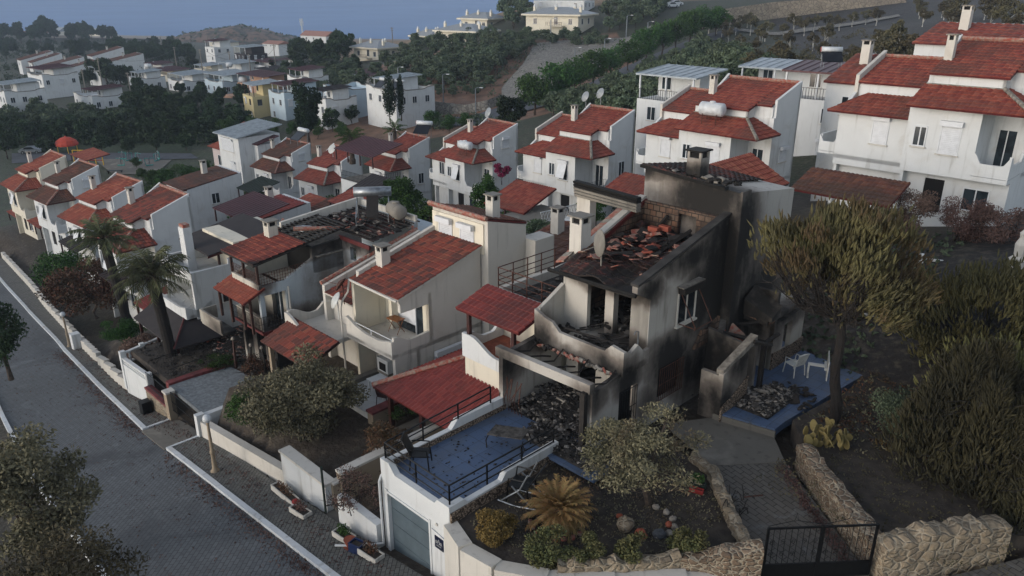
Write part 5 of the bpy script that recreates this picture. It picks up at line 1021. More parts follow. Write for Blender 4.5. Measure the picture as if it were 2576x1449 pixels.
# avenue of pines
av=[(1345,290),(1405,268),(1445,245),(1490,222),(1535,200),(1580,180),(1625,160),(1665,142),(1700,128),(1735,112),(1768,98),(1800,92)]
place('stone_pine',PN,pxpts(av),'bright green round pine in the row along the rising avenue','pines along the avenue',smin=1.5,smax=1.75,seed=5)
# left forest
g='trees of the wooded valley on the left'
place('forest_tree',DK,region(((0,338),(430,338),(520,352),(0,374)),40,7,3.6),'dark green tree in the wooded valley on the left',g,smin=.6,smax=.8,seed=6)
place('forest_tree',DK,region(((330,290),(560,290),(620,338),(340,338)),34,9,4.2),'dark green tree in the wooded valley on the left',g,smin=.7,smax=1.0,seed=66)
place('olive_tree',OL,region(((0,300),(330,300),(330,338),(0,338)),26,8,4),'lighter green tree in the wooded valley on the left',g+' upper edge',smin=1.0,smax=1.5,seed=67)
P=region(((190,205),(330,215),(330,225),(190,215)),5,10,6)+region(((0,118),(180,118),(200,150),(0,158)),14,11,9)+region(((180,120),(480,118),(490,178),(180,150)),30,12,8)+region(((270,140),(480,135),(480,160),(300,168)),26,13,7)+region(((730,150),(880,140),(900,175),(740,180)),14,14,7)
place('forest_tree',DK,P,'distant dark tree between the far white houses','distant trees between the far houses',smin=.9,smax=1.5,seed=7)
P=region(((0,75),(120,78),(330,108),(0,112)),34,15,12)
place('forest_tree',DK,P,'tree on the wooded headland by the sea','trees on the wooded headland',smin=1.6,smax=2.4,seed=8)
# road side trees in front of the road
place('forest_tree',DK,pxpts([(120,392,.6),(260,388,.62),(325,388,.55),(395,384,.66),(470,380,.6),(20,400,.8)]),'roadside tree above the street by the playground','roadside trees by the playground',smin=.9,smax=1.1,seed=9)
place('forest_tree',DK,region(((340,215),(620,255),(640,300),(340,285)),22,51,4.5)+region(((640,175),(900,170),(900,205),(640,190)),16,52,5)+region(((720,300),(890,290),(900,330),(740,345)),9,53,5),'small dark tree squeezed between the flat roofed houses','trees between the flat roofed houses',smin=.45,smax=.75,seed=54)
# burnt hillside
g='scorched trees on the blackened hillside'
wl=[(1900+30*i,104-4.2*i+4*math.sin(i*2)) for i in range(11)]
place('scorched_tree',SCT,pxpts(wl,1),'scorched tree with whitewashed trunk in the row on the burnt hillside',g+' row',smin=.9,smax=1.25,seed=10)
place('scorched_tree',SCT,region(((2300,30),(2576,10),(2576,80),(2330,90)),24,16,4)+region(((1790,170),(2250,215),(2000,235),(1830,200)),20,17,3.5)+region(((2230,150),(2450,190),(2300,210),(2200,190)),12,18,3),'brown scorched tree on the blackened hillside',g,smin=.8,smax=1.15,seed=11)
place('scorched_tree',SCT,region(((1690,75),(1900,60),(1900,95),(1760,95)),12,19,3.5),'dark scorched tree in front of the tan stone wall',g+' wall',smin=.9,smax=1.2,seed=12)
# gardens between rows
P=[(560,520,.9),(600,535,1),(640,520,.9),(660,560,1),(520,500,.8),(700,575,.8),(540,560,.7),(610,585,.9),(760,560,.6),(480,470,1),(420,480,.9),(390,470,.8),(360,455,.7),(345,425,.7)]
P+=[(575,345,1.2),(640,345,1.1),(690,350,1.2),(735,345,1),(800,350,1.2),(860,350,1),(1090,325,1),(1130,335,1.1),(1170,330,1),(1230,345,1),(700,440,.9),(560,470,.9),(520,440,.8),(840,560,.9),(880,560,.8),(1080,600,1),(1120,590,.9),(1320,600,.8),(1340,650,.8),(1560,545,.8),(1600,560,.8),(460,545,.8),(440,520,.9)]
place('garden_tree',GD,pxpts(P),'dense green garden tree behind the maroon roofed porch','garden trees between the two rows',smin=.8,smax=1.1,seed=13)
place('olive_tree',OL,region(((1350,270),(1900,215),(2020,262),(1480,330)),46,31,2.6),'dense grey green bush behind the white tank house','bushes on the slope behind the second row',smin=.8,smax=1.3,seed=34)
place('scorched_tree',SCT,region(((1790,110),(2576,100),(2576,150),(1850,170)),22,32,5),'lone scorched tree on the black burnt slope',g,smin=.7,smax=1.1,seed=35)
# ---- individual trees
def tree1(kind,label,p,leaf,trunk,h,r,rz,n,ll,lw,seed,k=16,shape='round',sub=.38,tr=.12,shell=.5,cat='tree',ry=None,lean=(0,0),tips=7,bare=0,up=0):
    rng=np.random.default_rng(seed); t=root(kind,p,label,cat,0); cz=h-rz; bl_=crown(r,ry or r,rz,k,rng,cz,sub,seedshape=shape); bl_=[(b[0]+lean[0],b[1]+lean[1])+b[2:] for b in bl_]
    V,F=leafarr(bl_,n,ll,lw,rng,shell,up); mb=MB(); mb.arr(V,F,M[leaf]); mb.build('crown',t)
    q=MB(); limbs(q,(0,0,-.3),(lean[0]*.6,lean[1]*.6,cz-.3*rz),[(b[0],b[1],b[2]) for b in bl_[:tips]],tr,M[trunk],rng,wob=r*.05)
    for i in range(bare):
        b=bl_[rng.integers(len(bl_))]; a=Vector((b[0],b[1],b[2]-.2)); d=Vector(rng.normal(size=3)); d.z=abs(d.z)*.6; d.normalize(); q.tube([a-d*.3,a+d*rng.uniform(.4,1.0)*min(1,r*.5)],[.02,.006],M['twig'],4,cap=False)
    q.build('trunk',t); return t
Z0=-15.08
tree1('fire_dried_olive','fire dried olive tree with pale curled leaves in the soil garden behind the dried palm',world(N,(3.0,-3.9,-.4)),'lfire','bark',3.5,2.35,1.45,10500,.12,.045,101,k=40,sub=.22,tr=.13,bare=60,shell=.6)
tree1('fire_dried_bush','orange brown fire dried bush at the corner of the blue terrace',world(N,(1.0,-3.4,-.1)),'lfire','twig',1.9,1.1,.8,3200,.12,.05,102,k=14,sub=.34,tr=.06,bare=30)
tree1('garden_tree','large dusty olive green tree overhanging the pavement in front of the white house',Vector((*sxy(27.6,14.6),-18.4)),'lnear','bark',4.2,3.1,2.1,22000,.15,.075,103,k=44,sub=.25,tr=.12,bare=20)
tree1('garden_tree','brownish leafy bush right of the big dusty tree by the white path',Vector((*sxy(22.3,14.9),-18.0)),'lbrownred','bark',2.1,1.2,.95,4500,.11,.06,104,k=16,sub=.33,tr=.06)
tree1('shrub','dark green shrub behind the globe lamp at the garden gate',Vector((*sxy(30.0,13.2),-18.6)),'lgarden','bark',2.0,1.1,.9,3800,.1,.05,105,k=14,sub=.36,tr=.05,cat='shrub')
tree1('pale_leaved_tree','large pale grey leaved tree at the bottom left beyond the street',UD(62,1205,25)-Vector((0,0,3.6)),'lnear','bark',5.3,2.5,2.5,16000,.17,.07,106,k=40,sub=.26,tr=.14)
tree1('pale_leaved_tree','dark thin leaved tree in the bottom left corner below the pale tree',UD(130,1440,21)-Vector((0,0,2.9)),'lscorch','bark',4.4,2.7,2.2,12000,.15,.06,107,k=28,sub=.3,tr=.12,bare=40)
tree1('dark_conifer','dark green conifer cut off by the left edge above the street',UD(-12,800,48)-Vector((0,0,4)),'ldark','bark',6.5,1.9,3.0,5000,.22,.12,108,k=20,sub=.35,tr=.14)
tree1('street_tree','large brown green tree leaning over the far pavement, left of the palms',Vector((*sxy(66,17.4),-25.3)),'lbrownred','bark',5.6,4.3,2.8,17000,.22,.12,109,k=30,sub=.3,tr=.14)
tree1('street_tree','green tree in front of the far street houses beside the brown green one',Vector((*sxy(73,17.5),-26)),'lgarden','bark',5.2,3.0,2.4,6000,.2,.11,110,k=20,sub=.32,tr=.12)
tree1('shrub','dark broad shrub behind the low white wall left of the balustrade',Vector((*sxy(51.5,14.9),-22.3)),'lgarden','bark',2.3,1.7,1.1,6000,.12,.06,111,k=18,sub=.33,tr=.06,cat='shrub')
tree1('shrub','brown withered shrub between the dark shrub and the white balustrade',Vector((*sxy(45.5,13.8),-21.2)),'lred','twig',2.1,1.5,.95,5000,.11,.06,112,k=16,sub=.33,tr=.05,cat='shrub')
tree1('garden_tree','dark green tree covering the front of the white house with maroon canopy',UD(1010,545,72)-Vector((0,0,.8)),'lgarden','bark',5.0,2.4,2.4,7500,.24,.13,113,k=24,sub=.3,tr=.12)
tree1('garden_tree','yellow green bushy tree at the foot of the dark green tree behind the scorched roof',UD(1010,600,64)-Vector((0,0,.8)),'lpine','bark',3.6,1.9,1.7,6000,.2,.11,114,k=18,sub=.33,tr=.1)
tree1('garden_tree','dark green tree with magenta flowers in front of the corner balcony',UD(1225,520,66)-Vector((0,0,1.0)),'lgarden','bark',4.2,1.6,1.9,5000,.2,.1,115,k=18,sub=.32,tr=.1)
tree1('flowering_bush','magenta flowering bush climbing the white house wall',UD(1262,440,70)-Vector((0,0,.6)),'lboug','twig',1.7,.9,.7,1800,.16,.1,116,k=10,sub=.4,tr=.04,cat='flowering bush')
tree1('garden_tree','grey green shrubby tree behind the rear block of the intact white house',UD(1375,612,50)-Vector((0,0,1)),'lolive','bark',3.0,1.5,1.3,4500,.18,.08,117,k=16,sub=.34,tr=.08)
tree1('garden_tree','bright green bush above the burnt awning',UD(1500,530,52)-Vector((0,0,1)),'lpine','bark',1.9,1.6,.8,3000,.16,.09,118,k=12,sub=.36,tr=.05,cat='shrub')
tree1('tall_evergreen','tall dark ragged evergreen standing before the pale blue houses',UD(775,335,128)-Vector((0,0,2)),'lcyp','bark',11.5,2.9,5.0,4200,.6,.3,119,k=26,sub=.3,tr=.25)
tree1('tall_evergreen','wide dark conifer between the roofs and the avenue',UD(1290,305,112)-Vector((0,0,1)),'lcyp','bark',5.0,3.2,2.2,3200,.5,.22,120,k=20,sub=.3,tr=.2)
for i,(x,y,D,h,r) in enumerate(((982,308,140,9.0,1.7),(1010,300,140,8.8,.75))):
    tree1('cypress',['wide conical cypress in front of the white house with stepped parapet','slim columnar cypress beside the wide conical one'][i],UD(x,y,D),'lcyp','bark',h,r,h*.48,2600,.4,.2,121+i,k=22,sub=.42,tr=.12)
for i,(x,y,D,r,lb) in enumerate(((2275,565,40,1.9,'reddish brown withered tree left of the white right-hand house front'),(2405,590,39,1.8,'reddish brown withered tree in the middle of the right-hand house front'),(2510,610,38,1.6,'reddish brown withered tree nearest the right edge'))):
    tree1('withered_tree',lb,UD(x,y,D)-Vector((0,0,1.6)),'lred','twig',3.9,r,1.5,7500,.1,.05,130+i,k=18,sub=.3,tr=.06,bare=30)
tree1('shrub','grey green shrub below the umbrella pine beside the drive garden',world(N,(7.6,5.2,.0)),'lolive','bark',1.9,1.9,.9,6000,.1,.05,140,k=18,sub=.32,tr=.05,cat='shrub')
# rounded yellow shrub + hedge
tree1('yellowed_shrub','dense round yellow brown shrub at the garage corner',world(N,(.75,-8.3,-.42)),'lbox','twig',1.15,.78,.6,7000,.07,.045,141,k=20,sub=.34,shell=.35,tr=.04,cat='shrub')
hed=[(2.35,-7.9,.75,'tall yellow green hedge shrub nearest the garage along the curved wall'),(3.3,-7.1,.62,'second yellow green hedge shrub along the curved garden wall'),(4.1,-6.2,.6,'third yellow green hedge shrub above the loose stones'),(5.15,-4.9,.62,'yellow green hedge shrub nearest the gate pier')]
for i,(x,y,r,lb) in enumerate(hed): tree1('hedge_shrub',lb,world(N,(x,y,-.42)),'lhedge','twig',1.05,r,.55,3600,.085,.05,150+i,k=14,sub=.36,tr=.03,cat='shrub')
# low plants by the pavement
def trailing(name,label,p,r,h,n,leaf,seed,cat='bush'): return tree1(name,label,p,leaf,'twig',h,r,h*.45,n,.08,.045,seed,k=14,sub=.3,tr=.03,cat=cat,bare=50,shell=.8)
trailing('climbing_plant','straggly leafless climbing plant hanging over the white wall left of the garage',Vector((*sxy(20.0,12.3),-17.9)),1.15,2.4,1800,'lred',160,'climbing plant')
trailing('shrub','small reddish plant on the soil beside the beige garden wall',Vector((*sxy(23.2,16.2),-17.9)),.9,.9,1500,'lbrownred',161,'shrub')
trailing('shrub','low green plant patch in the gravel garden behind the red coping',Vector((*sxy(38.6,15.6),-19.6)),1.3,.8,2600,'lgarden',162,'shrub')
trailing('shrub','yellowing bush against the burnt fence posts',Vector((*sxy(35.8,16.4),-19.5)),1.2,1.3,2200,'lbrownred',163,'shrub')
trailing('shrub','dark green shrub beside the garden oven terrace',Vector((*sxy(24.6,18.0),-17.9)),1.3,1.2,2600,'lgarden',164,'shrub')
# ---- palms
def frond(rng,L,az,el,n=26,lf=.42,lw=.045,sag=1.0,fold=.6):
    """returns leaf arrays for a feather frond starting at the origin"""
    P=[];p=np.zeros(3);e=el;ds=L/12
    for i in range(13):
        P.append(p.copy()); p=p+ds*np.array([math.cos(e)*math.cos(az),math.cos(e)*math.sin(az),math.sin(e)]); e-=sag*ds*(.25+i*.09)
    P=np.array(P); V=[];F=[]; sd=np.array([-math.sin(az),math.cos(az),0])
    for i in range(n):
        u=.22+.78*i/(n-1); x=u*12; k=min(11,int(x)); c=P[k]+(P[k+1]-P[k])*(x-k); tg=P[k+1]-P[k]; tg/=np.linalg.norm(tg)
        for s in(-1,1):
            l=lf*(1-.5*abs(u-.5)*1.4)*rng.uniform(.8,1.15); d=sd*s*rng.uniform(.45,.9)+tg*rng.uniform(.5,.9)+np.array([0,0,-fold*rng.uniform(.4,1.3)]); d/=np.linalg.norm(d)
            b=len(V); w_=tg*lw; V+= [c-w_*.5,c+w_*.5,c+d*l*.55+w_*.45,c+d*l-np.array([0,0,.06])*l,c+d*l*.55-w_*.4]; F.append((b,b+1,b+2,b+3,b+4))
    return P,V,F
def palm(label,base,top,trunk_r,nf,L,seed,leaf='lpalm',tm='blackbark',kind='palm_tree'):
    rng=np.random.default_rng(seed); t=root(kind,base,label,'palm',0); tp=Vector(top)-Vector(base); mb=MB()
    pts=[Vector((tp.x*u**1.5,tp.y*u**1.5,tp.z*u)) for u in np.linspace(0,1,14)]; pts[0].z-=.3; mb.tube(pts,[trunk_r*(1.3 if i<2 else 1)*(1+.06*(i%2)) for i in range(14)],M[tm],12)
    mb.tube([tp-Vector((0,0,.5)),tp+Vector((0,0,.25))],[trunk_r*1.15,trunk_r*.6],M[tm],10); mb.build('trunk',t); c=MB(); st=MB()
    for i in range(nf):
        az=i*2.39996+rng.uniform(-.2,.2); u=i/nf; el=1.4-1.75*u+rng.uniform(-.15,.15)
        P,V,F=frond(rng,L*rng.uniform(.85,1.1),az,el,sag=.8 if u<.5 else .55,n=26,lf=L*.27,lw=.05*L/2)
        o=np.array([tp.x,tp.y,tp.z+.1]); c.arr(np.array(V)+o,F,M[leaf]); st.tube([Vector(q+o) for q in P[::3]],[.035,.028,.02,.012,.006],M['bark'],4,cap=False)
    c.build('fronds',t); st.build('frond_stems',t); return t
pb=UZ(437,922,-20.2); pt_=pb+Vector((-.35,.0,5.4)); palm('nearer of two palms with a black scorched trunk, rising behind the white balustrade',pb,pt_,.3,46,2.2,201)
pb=UZ(322,822,-21.6); pt_=pb+Vector((-.9,.7,5.9)); palm('farther of two palms with a black trunk, partly behind the nearer one',pb,pt_,.3,40,2.1,202)
pb=UD(885,385,92)-Vector((0,0,1.0)); palm('small green palm behind the white satellite dish in the second row',pb,pb+Vector((0,0,2.6)),.3,26,1.9,203,'lpine','bark')
pb=UD(993,345,98)-Vector((0,0,1.0)); palm('small green palm beside the solar heater on the pitched roof',pb,pb+Vector((0,0,1.8)),.25,20,1.6,204,'lpine','bark')
# cycad
rng=np.random.default_rng(7); cy=root('dried_cycad',world(N,(1.55,-6.35,-.35)),'orange brown dried cycad with a ring of rocks in the soil garden','cycad',0); c=MB(); V0=[];
for i in range(95):
    u=i/95; az=i*2.39996; el=1.45-1.75*u+rng.uniform(-.1,.1); P_,V_,F_=frond(rng,1.15*rng.uniform(.8,1.05),az,el,n=18,lf=.2,lw=.045,sag=1.1,fold=.25)
    c.arr(np.array(V_)+np.array([0,0,.35]),F_,M['lcyc'])
c.build('fronds',cy); c=MB(); c.tube([(0,0,-.1),(0,0,.4)],[.22,.16],M['bark'],10); c.build('trunk',cy)
# finger clustered pines
def spindles(base,dirs,L,r,n=5,prof=(.3,1,.85,.12),bend=None,rng=None):
    """tapered shoots; base,dirs arrays (m,3)"""
    m=len(base); d=dirs/np.linalg.norm(dirs,axis=1)[:,None]; a=np.cross(d,np.array([.3,.1,1.0])+rng.normal(size=(m,3))*.2); a/=np.linalg.norm(a,axis=1)[:,None]; b=np.cross(d,a)
    ks=len(prof); V=np.empty((m,ks*n,3)); F=[]
    for i in range(ks):
        f=i/(ks-1); c=base+d*(L*f)[:,None]
        if bend is not None: c=c+bend*(f*f)
        for j in range(n):
            t=2*math.pi*j/n+i*.3; V[:,i*n+j]=c+(a*math.cos(t)+b*math.sin(t))*(r*prof[i])[:,None]
    q=[(i*n+j,i*n+(j+1)%n,(i+1)*n+(j+1)%n,(i+1)*n+j) for i in range(ks-1) for j in range(n)]+[tuple((ks-1)*n+j for j in range(n))]
    for k in range(m): F+= [tuple(k*ks*n+x for x in f) for f in q]
    return V.reshape(-1,3),F
def needlepine(label,base,trunk,crownc,R,n,seed,leaf='lfine',fl=.38,fr=.055,bareside=None,r0=.16,kind='umbrella_pine'):
    rng=np.random.default_rng(seed); t=root(kind,base,label,'pine',0); mb=MB(); tp=Vector(trunk); c=Vector(crownc)
    pts=[Vector((tp.x*u,tp.y*u,tp.z*u)) for u in np.linspace(0,1,8)]; pts[0].z-=.4; pts=[p+Vector((.06*math.sin(i*1.3),.05*math.cos(i*1.7),0)) for i,p in enumerate(pts)]; mb.tube(pts,[r0*(1.25-.4*i/7) for i in range(8)],M['blackbark' if bareside is not None else 'bark'],10); mb.build('trunk',t)
    nb=46; br=MB(); ends=[]
    for i in range(nb):
        d=Vector(rng.normal(size=3)); d.z=abs(d.z)*.8-.15; d.normalize(); e=c+Vector((d.x*R[0],d.y*R[1],d.z*R[2]))*rng.uniform(.7,1.0); s=tp+Vector((0,0,rng.uniform(-.2,.3))); mid=s.lerp(e,.5)+Vector((0,0,-.25*R[2]))+Vector(rng.normal(size=3)*.12)
        br.tube([s,mid,e],[.06,.035,.012],M['blackbark'],5,cap=False); ends.append((mid,e))
    for i in range(900 if bareside is not None else 150):
        m_,e=ends[rng.integers(nb)]; s=m_.lerp(e,rng.uniform(0,1)); d=Vector(rng.normal(size=3)); d.normalize(); q=s+d*rng.uniform(.25,.7); br.tube([s,s.lerp(q,.5)+Vector(rng.normal(size=3)*.06),q+Vector((0,0,rng.uniform(0,.2)))],[.012,.009,.004],M['twig'],3,cap=False)
    br.build('branches',t)
    # dark inner mass of needles and finger shoots
    nc=max(60,n//48); cd=rng.normal(size=(nc,3)); cd[:,2]=np.abs(cd[:,2])*1.25-.5; cd/=np.linalg.norm(cd,axis=1)[:,None]; cr=rng.uniform(.5,1.12,nc)[:,None]; CC=np.array(c)+cd*cr*np.array(R)
    if bareside is not None:
        bs=np.array(bareside); keep=(cd@bs)<rng.uniform(.05,.6,nc); CC=CC[keep]; cd=cd[keep]
    idx=rng.integers(len(CC),size=n); off=rng.normal(size=(n,3))*np.array([.25,.25,.17]); B=CC[idx]+off; D=cd[idx]*.75+np.array([0,0,1.0])+rng.normal(size=(n,3))*.4
    V,F=spindles(B,D,fl*rng.uniform(.6,1.25,n),fr*rng.uniform(.8,1.2,n),5,bend=np.array([0,0,.05]),rng=rng); m2=MB(); m2.arr(V,F,M[leaf]); m2.build('needle_shoots',t); return t
needlepine('umbrella pine with yellow green needle fingers and a bare charred left side, by the drive',world(N,(5.24,4.4,-.2)),(-.35,.1,4.3),(-.65,.3,5.75),(2.6,2.5,2.3),7800,301,fl=.27,fr=.034,bareside=(-.75,-.3,-.6),r0=.17)
b_=UD(2470,900,31); needlepine('broad yellow green pine at the right edge behind the juniper',b_-Vector((0,0,2.5)),(0,0,2.6),(0,0,3.9),(3.9,2.6,2.1),8000,302,leaf='lfine2',fl=.27,fr=.035)
b_=UD(2560,1000,26); needlepine('lower yellow green pine filling the right edge',b_-Vector((0,0,3)),(0,0,2.4),(0,0,3.2),(2.4,2.4,1.6),4200,303,leaf='lfine2',fl=.26,fr=.034)
def juniper(label,base,R,h,n,seed,leaf='ljun',kind='juniper',L=.26,r=.036):
    rng=np.random.default_rng(seed); t=root(kind,base,label,'conifer',0); mb=MB(); mb.tube([(0,0,-.3),(.1,0,h*.5),(0,.1,h*.9)],[.14,.09,.03],M['bark'],7)
    for i in range(60): d=Vector(rng.normal(size=3)); d.z=abs(d.z)*.5+.2; d.normalize(); s=Vector((0,0,rng.uniform(.2,h*.6))); mb.tube([s,s+Vector((d.x*R[0]*.45,d.y*R[1]*.45,d.z*h*.25)),s+Vector((d.x*R[0]*.9,d.y*R[1]*.9,d.z*h*.4))],[.035,.02,.008],M['twig'],4,cap=False)
    mb.build('trunk',t); nc=max(4,int(n/1300)); ca=rng.uniform(0,6.283,nc); cr=rng.uniform(.15,.8,nc); ch=h*(1.02-.5*cr+rng.uniform(-.08,.08,nc)); ci=rng.integers(nc,size=n)
    az=rng.uniform(0,6.283,n); u=rng.random(n)**.75; wr=(1-u**1.4*.92)*rng.uniform(.6,1.05,n)**.5; lob=1+.15*np.sin(az*5+u*9+ci)+.1*np.sin(az*9-u*15); rw=rng.uniform(.36,.55,nc)[ci]
    B=np.c_[(np.cos(ca)*cr*.62)[ci]*R[0]+np.cos(az)*wr*R[0]*lob*rw,(np.sin(ca)*cr*.62)[ci]*R[1]+np.sin(az)*wr*R[1]*lob*rw,.1+u*ch[ci]*.95]; D=np.c_[np.cos(az)*.6,np.sin(az)*.6,np.full(n,1.0)]+rng.normal(size=(n,3))*.33
    V,F=spindles(B,D,L*rng.uniform(.6,1.5,n),r*rng.uniform(.7,1.3,n),4,prof=(.5,1,.7,.05),bend=np.array([0,0,.08]),rng=rng); m2=MB(); m2.arr(V,F,M[leaf]); m2.build('foliage',t); return t
jb=world(N,(9.6,4.3,.0)); juniper('huge dark juniper at the right edge behind the rounded stone wall',jb,(2.6,2.9),4.9,17000,311)
juniper('upright olive brown juniper left part above the soil slope',world(N,(8.4,5.0,.0)),(1.1,1.1),4.3,5000,312)
juniper('low dark juniper skirt reaching down to the paved road',world(N,(11.7,3.3,-.2)),(1.7,1.7),2.6,6000,313)
# cactus
cb=world(N,(5.75,2.6,.1)); cc=root('prickly_pear',cb,'yellowed prickly pear cactus on the retaining wall below the pine','cactus',0); rng=np.random.default_rng(5); mb=MB(); n=14
for i in range(34):
    p=Vector((rng.uniform(-.75,.75),rng.uniform(-.45,.45),rng.uniform(.1,.85))); p.z*=1-abs(p.x)*.6; ax=Vector(rng.normal(size=3)).normalized(); up_=Vector((rng.uniform(-.6,.6),rng.uniform(-.6,.6),1)).normalized(); a=up_.cross(ax).normalized(); s=rng.uniform(.8,1.15)
    pts=[p+(a*math.cos(2*math.pi*j/n)*.13*(1-.18*math.sin(2*math.pi*j/n))+up_*math.sin(2*math.pi*j/n)*.21)*s for j in range(n)]; nn=a.cross(up_)*.035; mb.prism([q-nn*.5 for q in pts],nn,M['lcact'])
mb.build('pads',cc); mb=MB(); mb.tube([(0,0,-.2),(.05,0,.4),(-.3,.1,.6)],[.09,.07,.05],M['lcact'],6); mb.tube([(.1,0,0),(.5,0,.5)],[.07,.05],M['lcact'],6); mb.build('stem',cc)
fix_unused()
# ---------------------------------------------------------------- background buildings
def at_top(px,py,D): return UD(px,py,D)
def wavywall(mb,x0,x1,y0,y1,z,h,wm,cap):
    for (O,U,L,I) in(((x0,y0,0),X,x1-x0,(0,1,0)),((x1,y0+.15,0),Y,y1-y0-.3,(-1,0,0)),((x0,y0+.15,0),Y,y1-y0-.3,(1,0,0)),((x0,y1,0),X,x1-x0,(0,-1,0))):
        n=12
        for i in range(n):
            a=i/n;b=(i+1)/n; f=lambda q:h*(.55+.45*ss(.28,.12,q)+.45*ss(.72,.88,q)); wall(mb,Vector(O)+Vector(U)*L*a,U,L/n,z,lambda u,a=a,L=L:z+f(a+u/L),.15,wm,inward=I)
            p=Vector(O)+Vector(U)*L*a; q=Vector(O)+Vector(U)*L*b; mb.tube([(p.x,p.y,z+f(a)+.03),(q.x,q.y,z+f(b)+.03)],.09,cap,4,cap=False)
def bghouse(label,p,W,Dd,h,wm='white',roof='maroonmetal',rot=-45,group='flat roofed white houses in the valley',wavy=True,rh=2.3,rx=(.15,.9),win=6,cat='house',name='terraced_house',floors=2,solar_=False,seed=0,frm='frame'):
    """p = top front-right corner of the wall"""
    g=H(p.x,p.y); r=root(name,(p.x,p.y,p.z),label,cat,R_(rot),group); wm_=M[wm]; rd=random.Random(seed+int(abs(p.x)*7)); mb=MB(); zb=min(g-p.z-2,-h)
    mb.box(-W,0,0,Dd,zb,0,wm_)
    if wavy: wavywall(mb,-W,0,0,Dd,0,1.0,wm_,M['concrete'])
    mb.build('wall',r)
    if roof:
        q=MB(); x0=-W*rx[1];x1=-W*rx[0]; y0=.6;y1=Dd-.4
        if roof in('tile','oldtile','tile2'): 
            V=Vector((0,(y1-y0),rh*.4)); slabroof(q,(x0-.4,y0-.4,rh),X,V,V.length,lambda v:(0,x1-x0+.8),M[roof],cw=.5,rl=.6,amp=.08)
        else:
            q.prism([(x0-.4,y0-.5,rh),(x1+.4,y0-.5,rh),(x1+.4,y1,rh+.5),(x0-.4,y1,rh+.5)],(0,0,.14),M[roof])
            for i in range(int(W*1.2)): xx=x0-.35+(x1-x0+.7)*i/int(W*1.2); q.prism([(xx,y0-.5,rh+.14),(xx+.06,y0-.5,rh+.14),(xx+.06,y1,rh+.64),(xx,y1,rh+.64)],(0,0,.06),M[roof])
        q.build('roof',r); q=MB(); q.box(x0+W*.12,x1-W*.1,y0+Dd*.3,y1-.2,.0,rh+.1,wm_); q.build('penthouse',r)
        for xx in(x0,(x0+x1)/2,x1): q=MB(); q.box(xx-.07,xx+.07,y0-.3,y0-.16,0,rh,M[frm]); q.build('roof_post',r)
        window(r,'f',y0+Dd*.3,x0+W*.2,.8,1.0,1.1,'plain',M[frm])
    k=0
    for fl in range(floors):
        for side,L in(('f',W),('s',Dd)):
            n=2 if L<9 else 3
            for i in range(n):
                if k>=win: break
                u=(-W if side=='f' else 0)+L*(i+.5)/n-.5; k+=1; window(r,side,0,u+rd.uniform(-.4,.4),-1.9-2.9*fl,.9,1.2,rd.choice(['plain','shut','plain']),M[frm])
    return r
gv_='flat roofed white houses in the valley'
BG=[((107,197,225),11,10,6.5,'white','maroonmetal',-40,'white house with maroon roof on thin posts over its deck, far left',True,(.0,1.0)),
((232,252,200),12,9,6,'white','maroonmetal',-42,'low white house with purplish metal roof on its right half, left valley',True,(.0,.5)),
((12,240,188),9,9,6,'white','metalroof',-45,'white house cut by the left edge of the valley',True,(.1,.9)),
((420,190,262),14,9,4,'cream','maroonmetal',-45,'long single storey house under a low maroon roof with a strip of windows',False,(.0,1.0)),
((462,212,226),11,9,7,'white','metalroof',-45,'white wavy parapet house under a pale blue metal roof, centre left',True,(.0,.9)),
((560,214,214),11,10,7,'blueish','metalroof',-45,'pale blue walled house under the widest pale metal roof',True,(.0,1.0)),
((590,180,262),12,9,5,'white','metalroof',-45,'white house with flat pale roof and two solar heaters behind the blue one',False,(.0,1.0)),
((583,243,205),6,7,6,'orange',None,-45,'small orange house wall between the trees',False,(0,1)),
((635,244,171),7,7,8,'yellow','metalroof',-55,'yellow house with white flat top storey and brown window frames',False,(.0,.9)),
((715,245,166),8,9,8,'blueish','maroonmetal',-50,'pale blue and white house with sloping pergola and open window',True,(.1,.8)),
((660,218,205),14,8,5,'orange','maroonmetal',-45,'house with long flat maroon roof behind the yellow house',False,(.0,1.0)),
((690,190,235),12,8,4,'white','shingle',-45,'single storey house with dark flat roof and many small windows',False,(.0,1.0)),
((865,235,160),9,8,8,'blueish',None,-50,'pale bluish house with scalloped parapets left of the cypresses',True,(0,1)),
((930,216,190),10,8,6,'white','maroonmetal',-45,'white house with maroon roof and round white tank behind the scalloped parapets',False,(.0,1.0)),
((995,238,148),11,9,7.5,'white','metalroof',-50,'white house with stepped parapet and two solar heaters beside the cypresses',True,(.35,.75)),
((538,120,305),8,8,9,'white','maroonmetal',-45,'tall narrow white house with small maroon roof in the distance',False,(.0,1.0)),
((615,137,292),10,9,7,'shingle','metalroof',-50,'black house with white window frames and pale roof',False,(.0,1.0)),
((670,167,262),10,7,4,'white','maroonmetal',-45,'white bungalow with maroon gable roof near the utility tower',False,(.0,1.0)),
((390,172,300),11,8,4,'white','maroonmetal',-45,'low white house with maroon roof behind the long strip windowed one',False,(.0,1.0)),
((760,205,185),8,7,6,'white','maroonmetal',-50,'white house with maroon roof directly behind the tall ragged evergreen',True,(.1,.9)),
((820,262,155),7,7,5.5,'white','shingle',-50,'white house with blue window and dark porch right of the tall evergreen',True,(.2,.8)),
((515,176,285),9,8,4,'cream','metalroof',-45,'cream house with grey roof in front of the tall narrow white house',False,(.0,1.0)),
((735,160,290),9,8,4,'white','maroonmetal',-45,'white bungalow with dull red roof near the brown field',False,(.0,1.0)),
((350,205,235),8,8,6,'white','metalroof',-45,'white house with flat grey roof, left neighbour of the wavy parapet house',True,(.1,.8)),
((250,183,262),11,8,4,'white','metalroof',-45,'half hidden house with pale blue roof among the trees',False,(.0,1.0))]
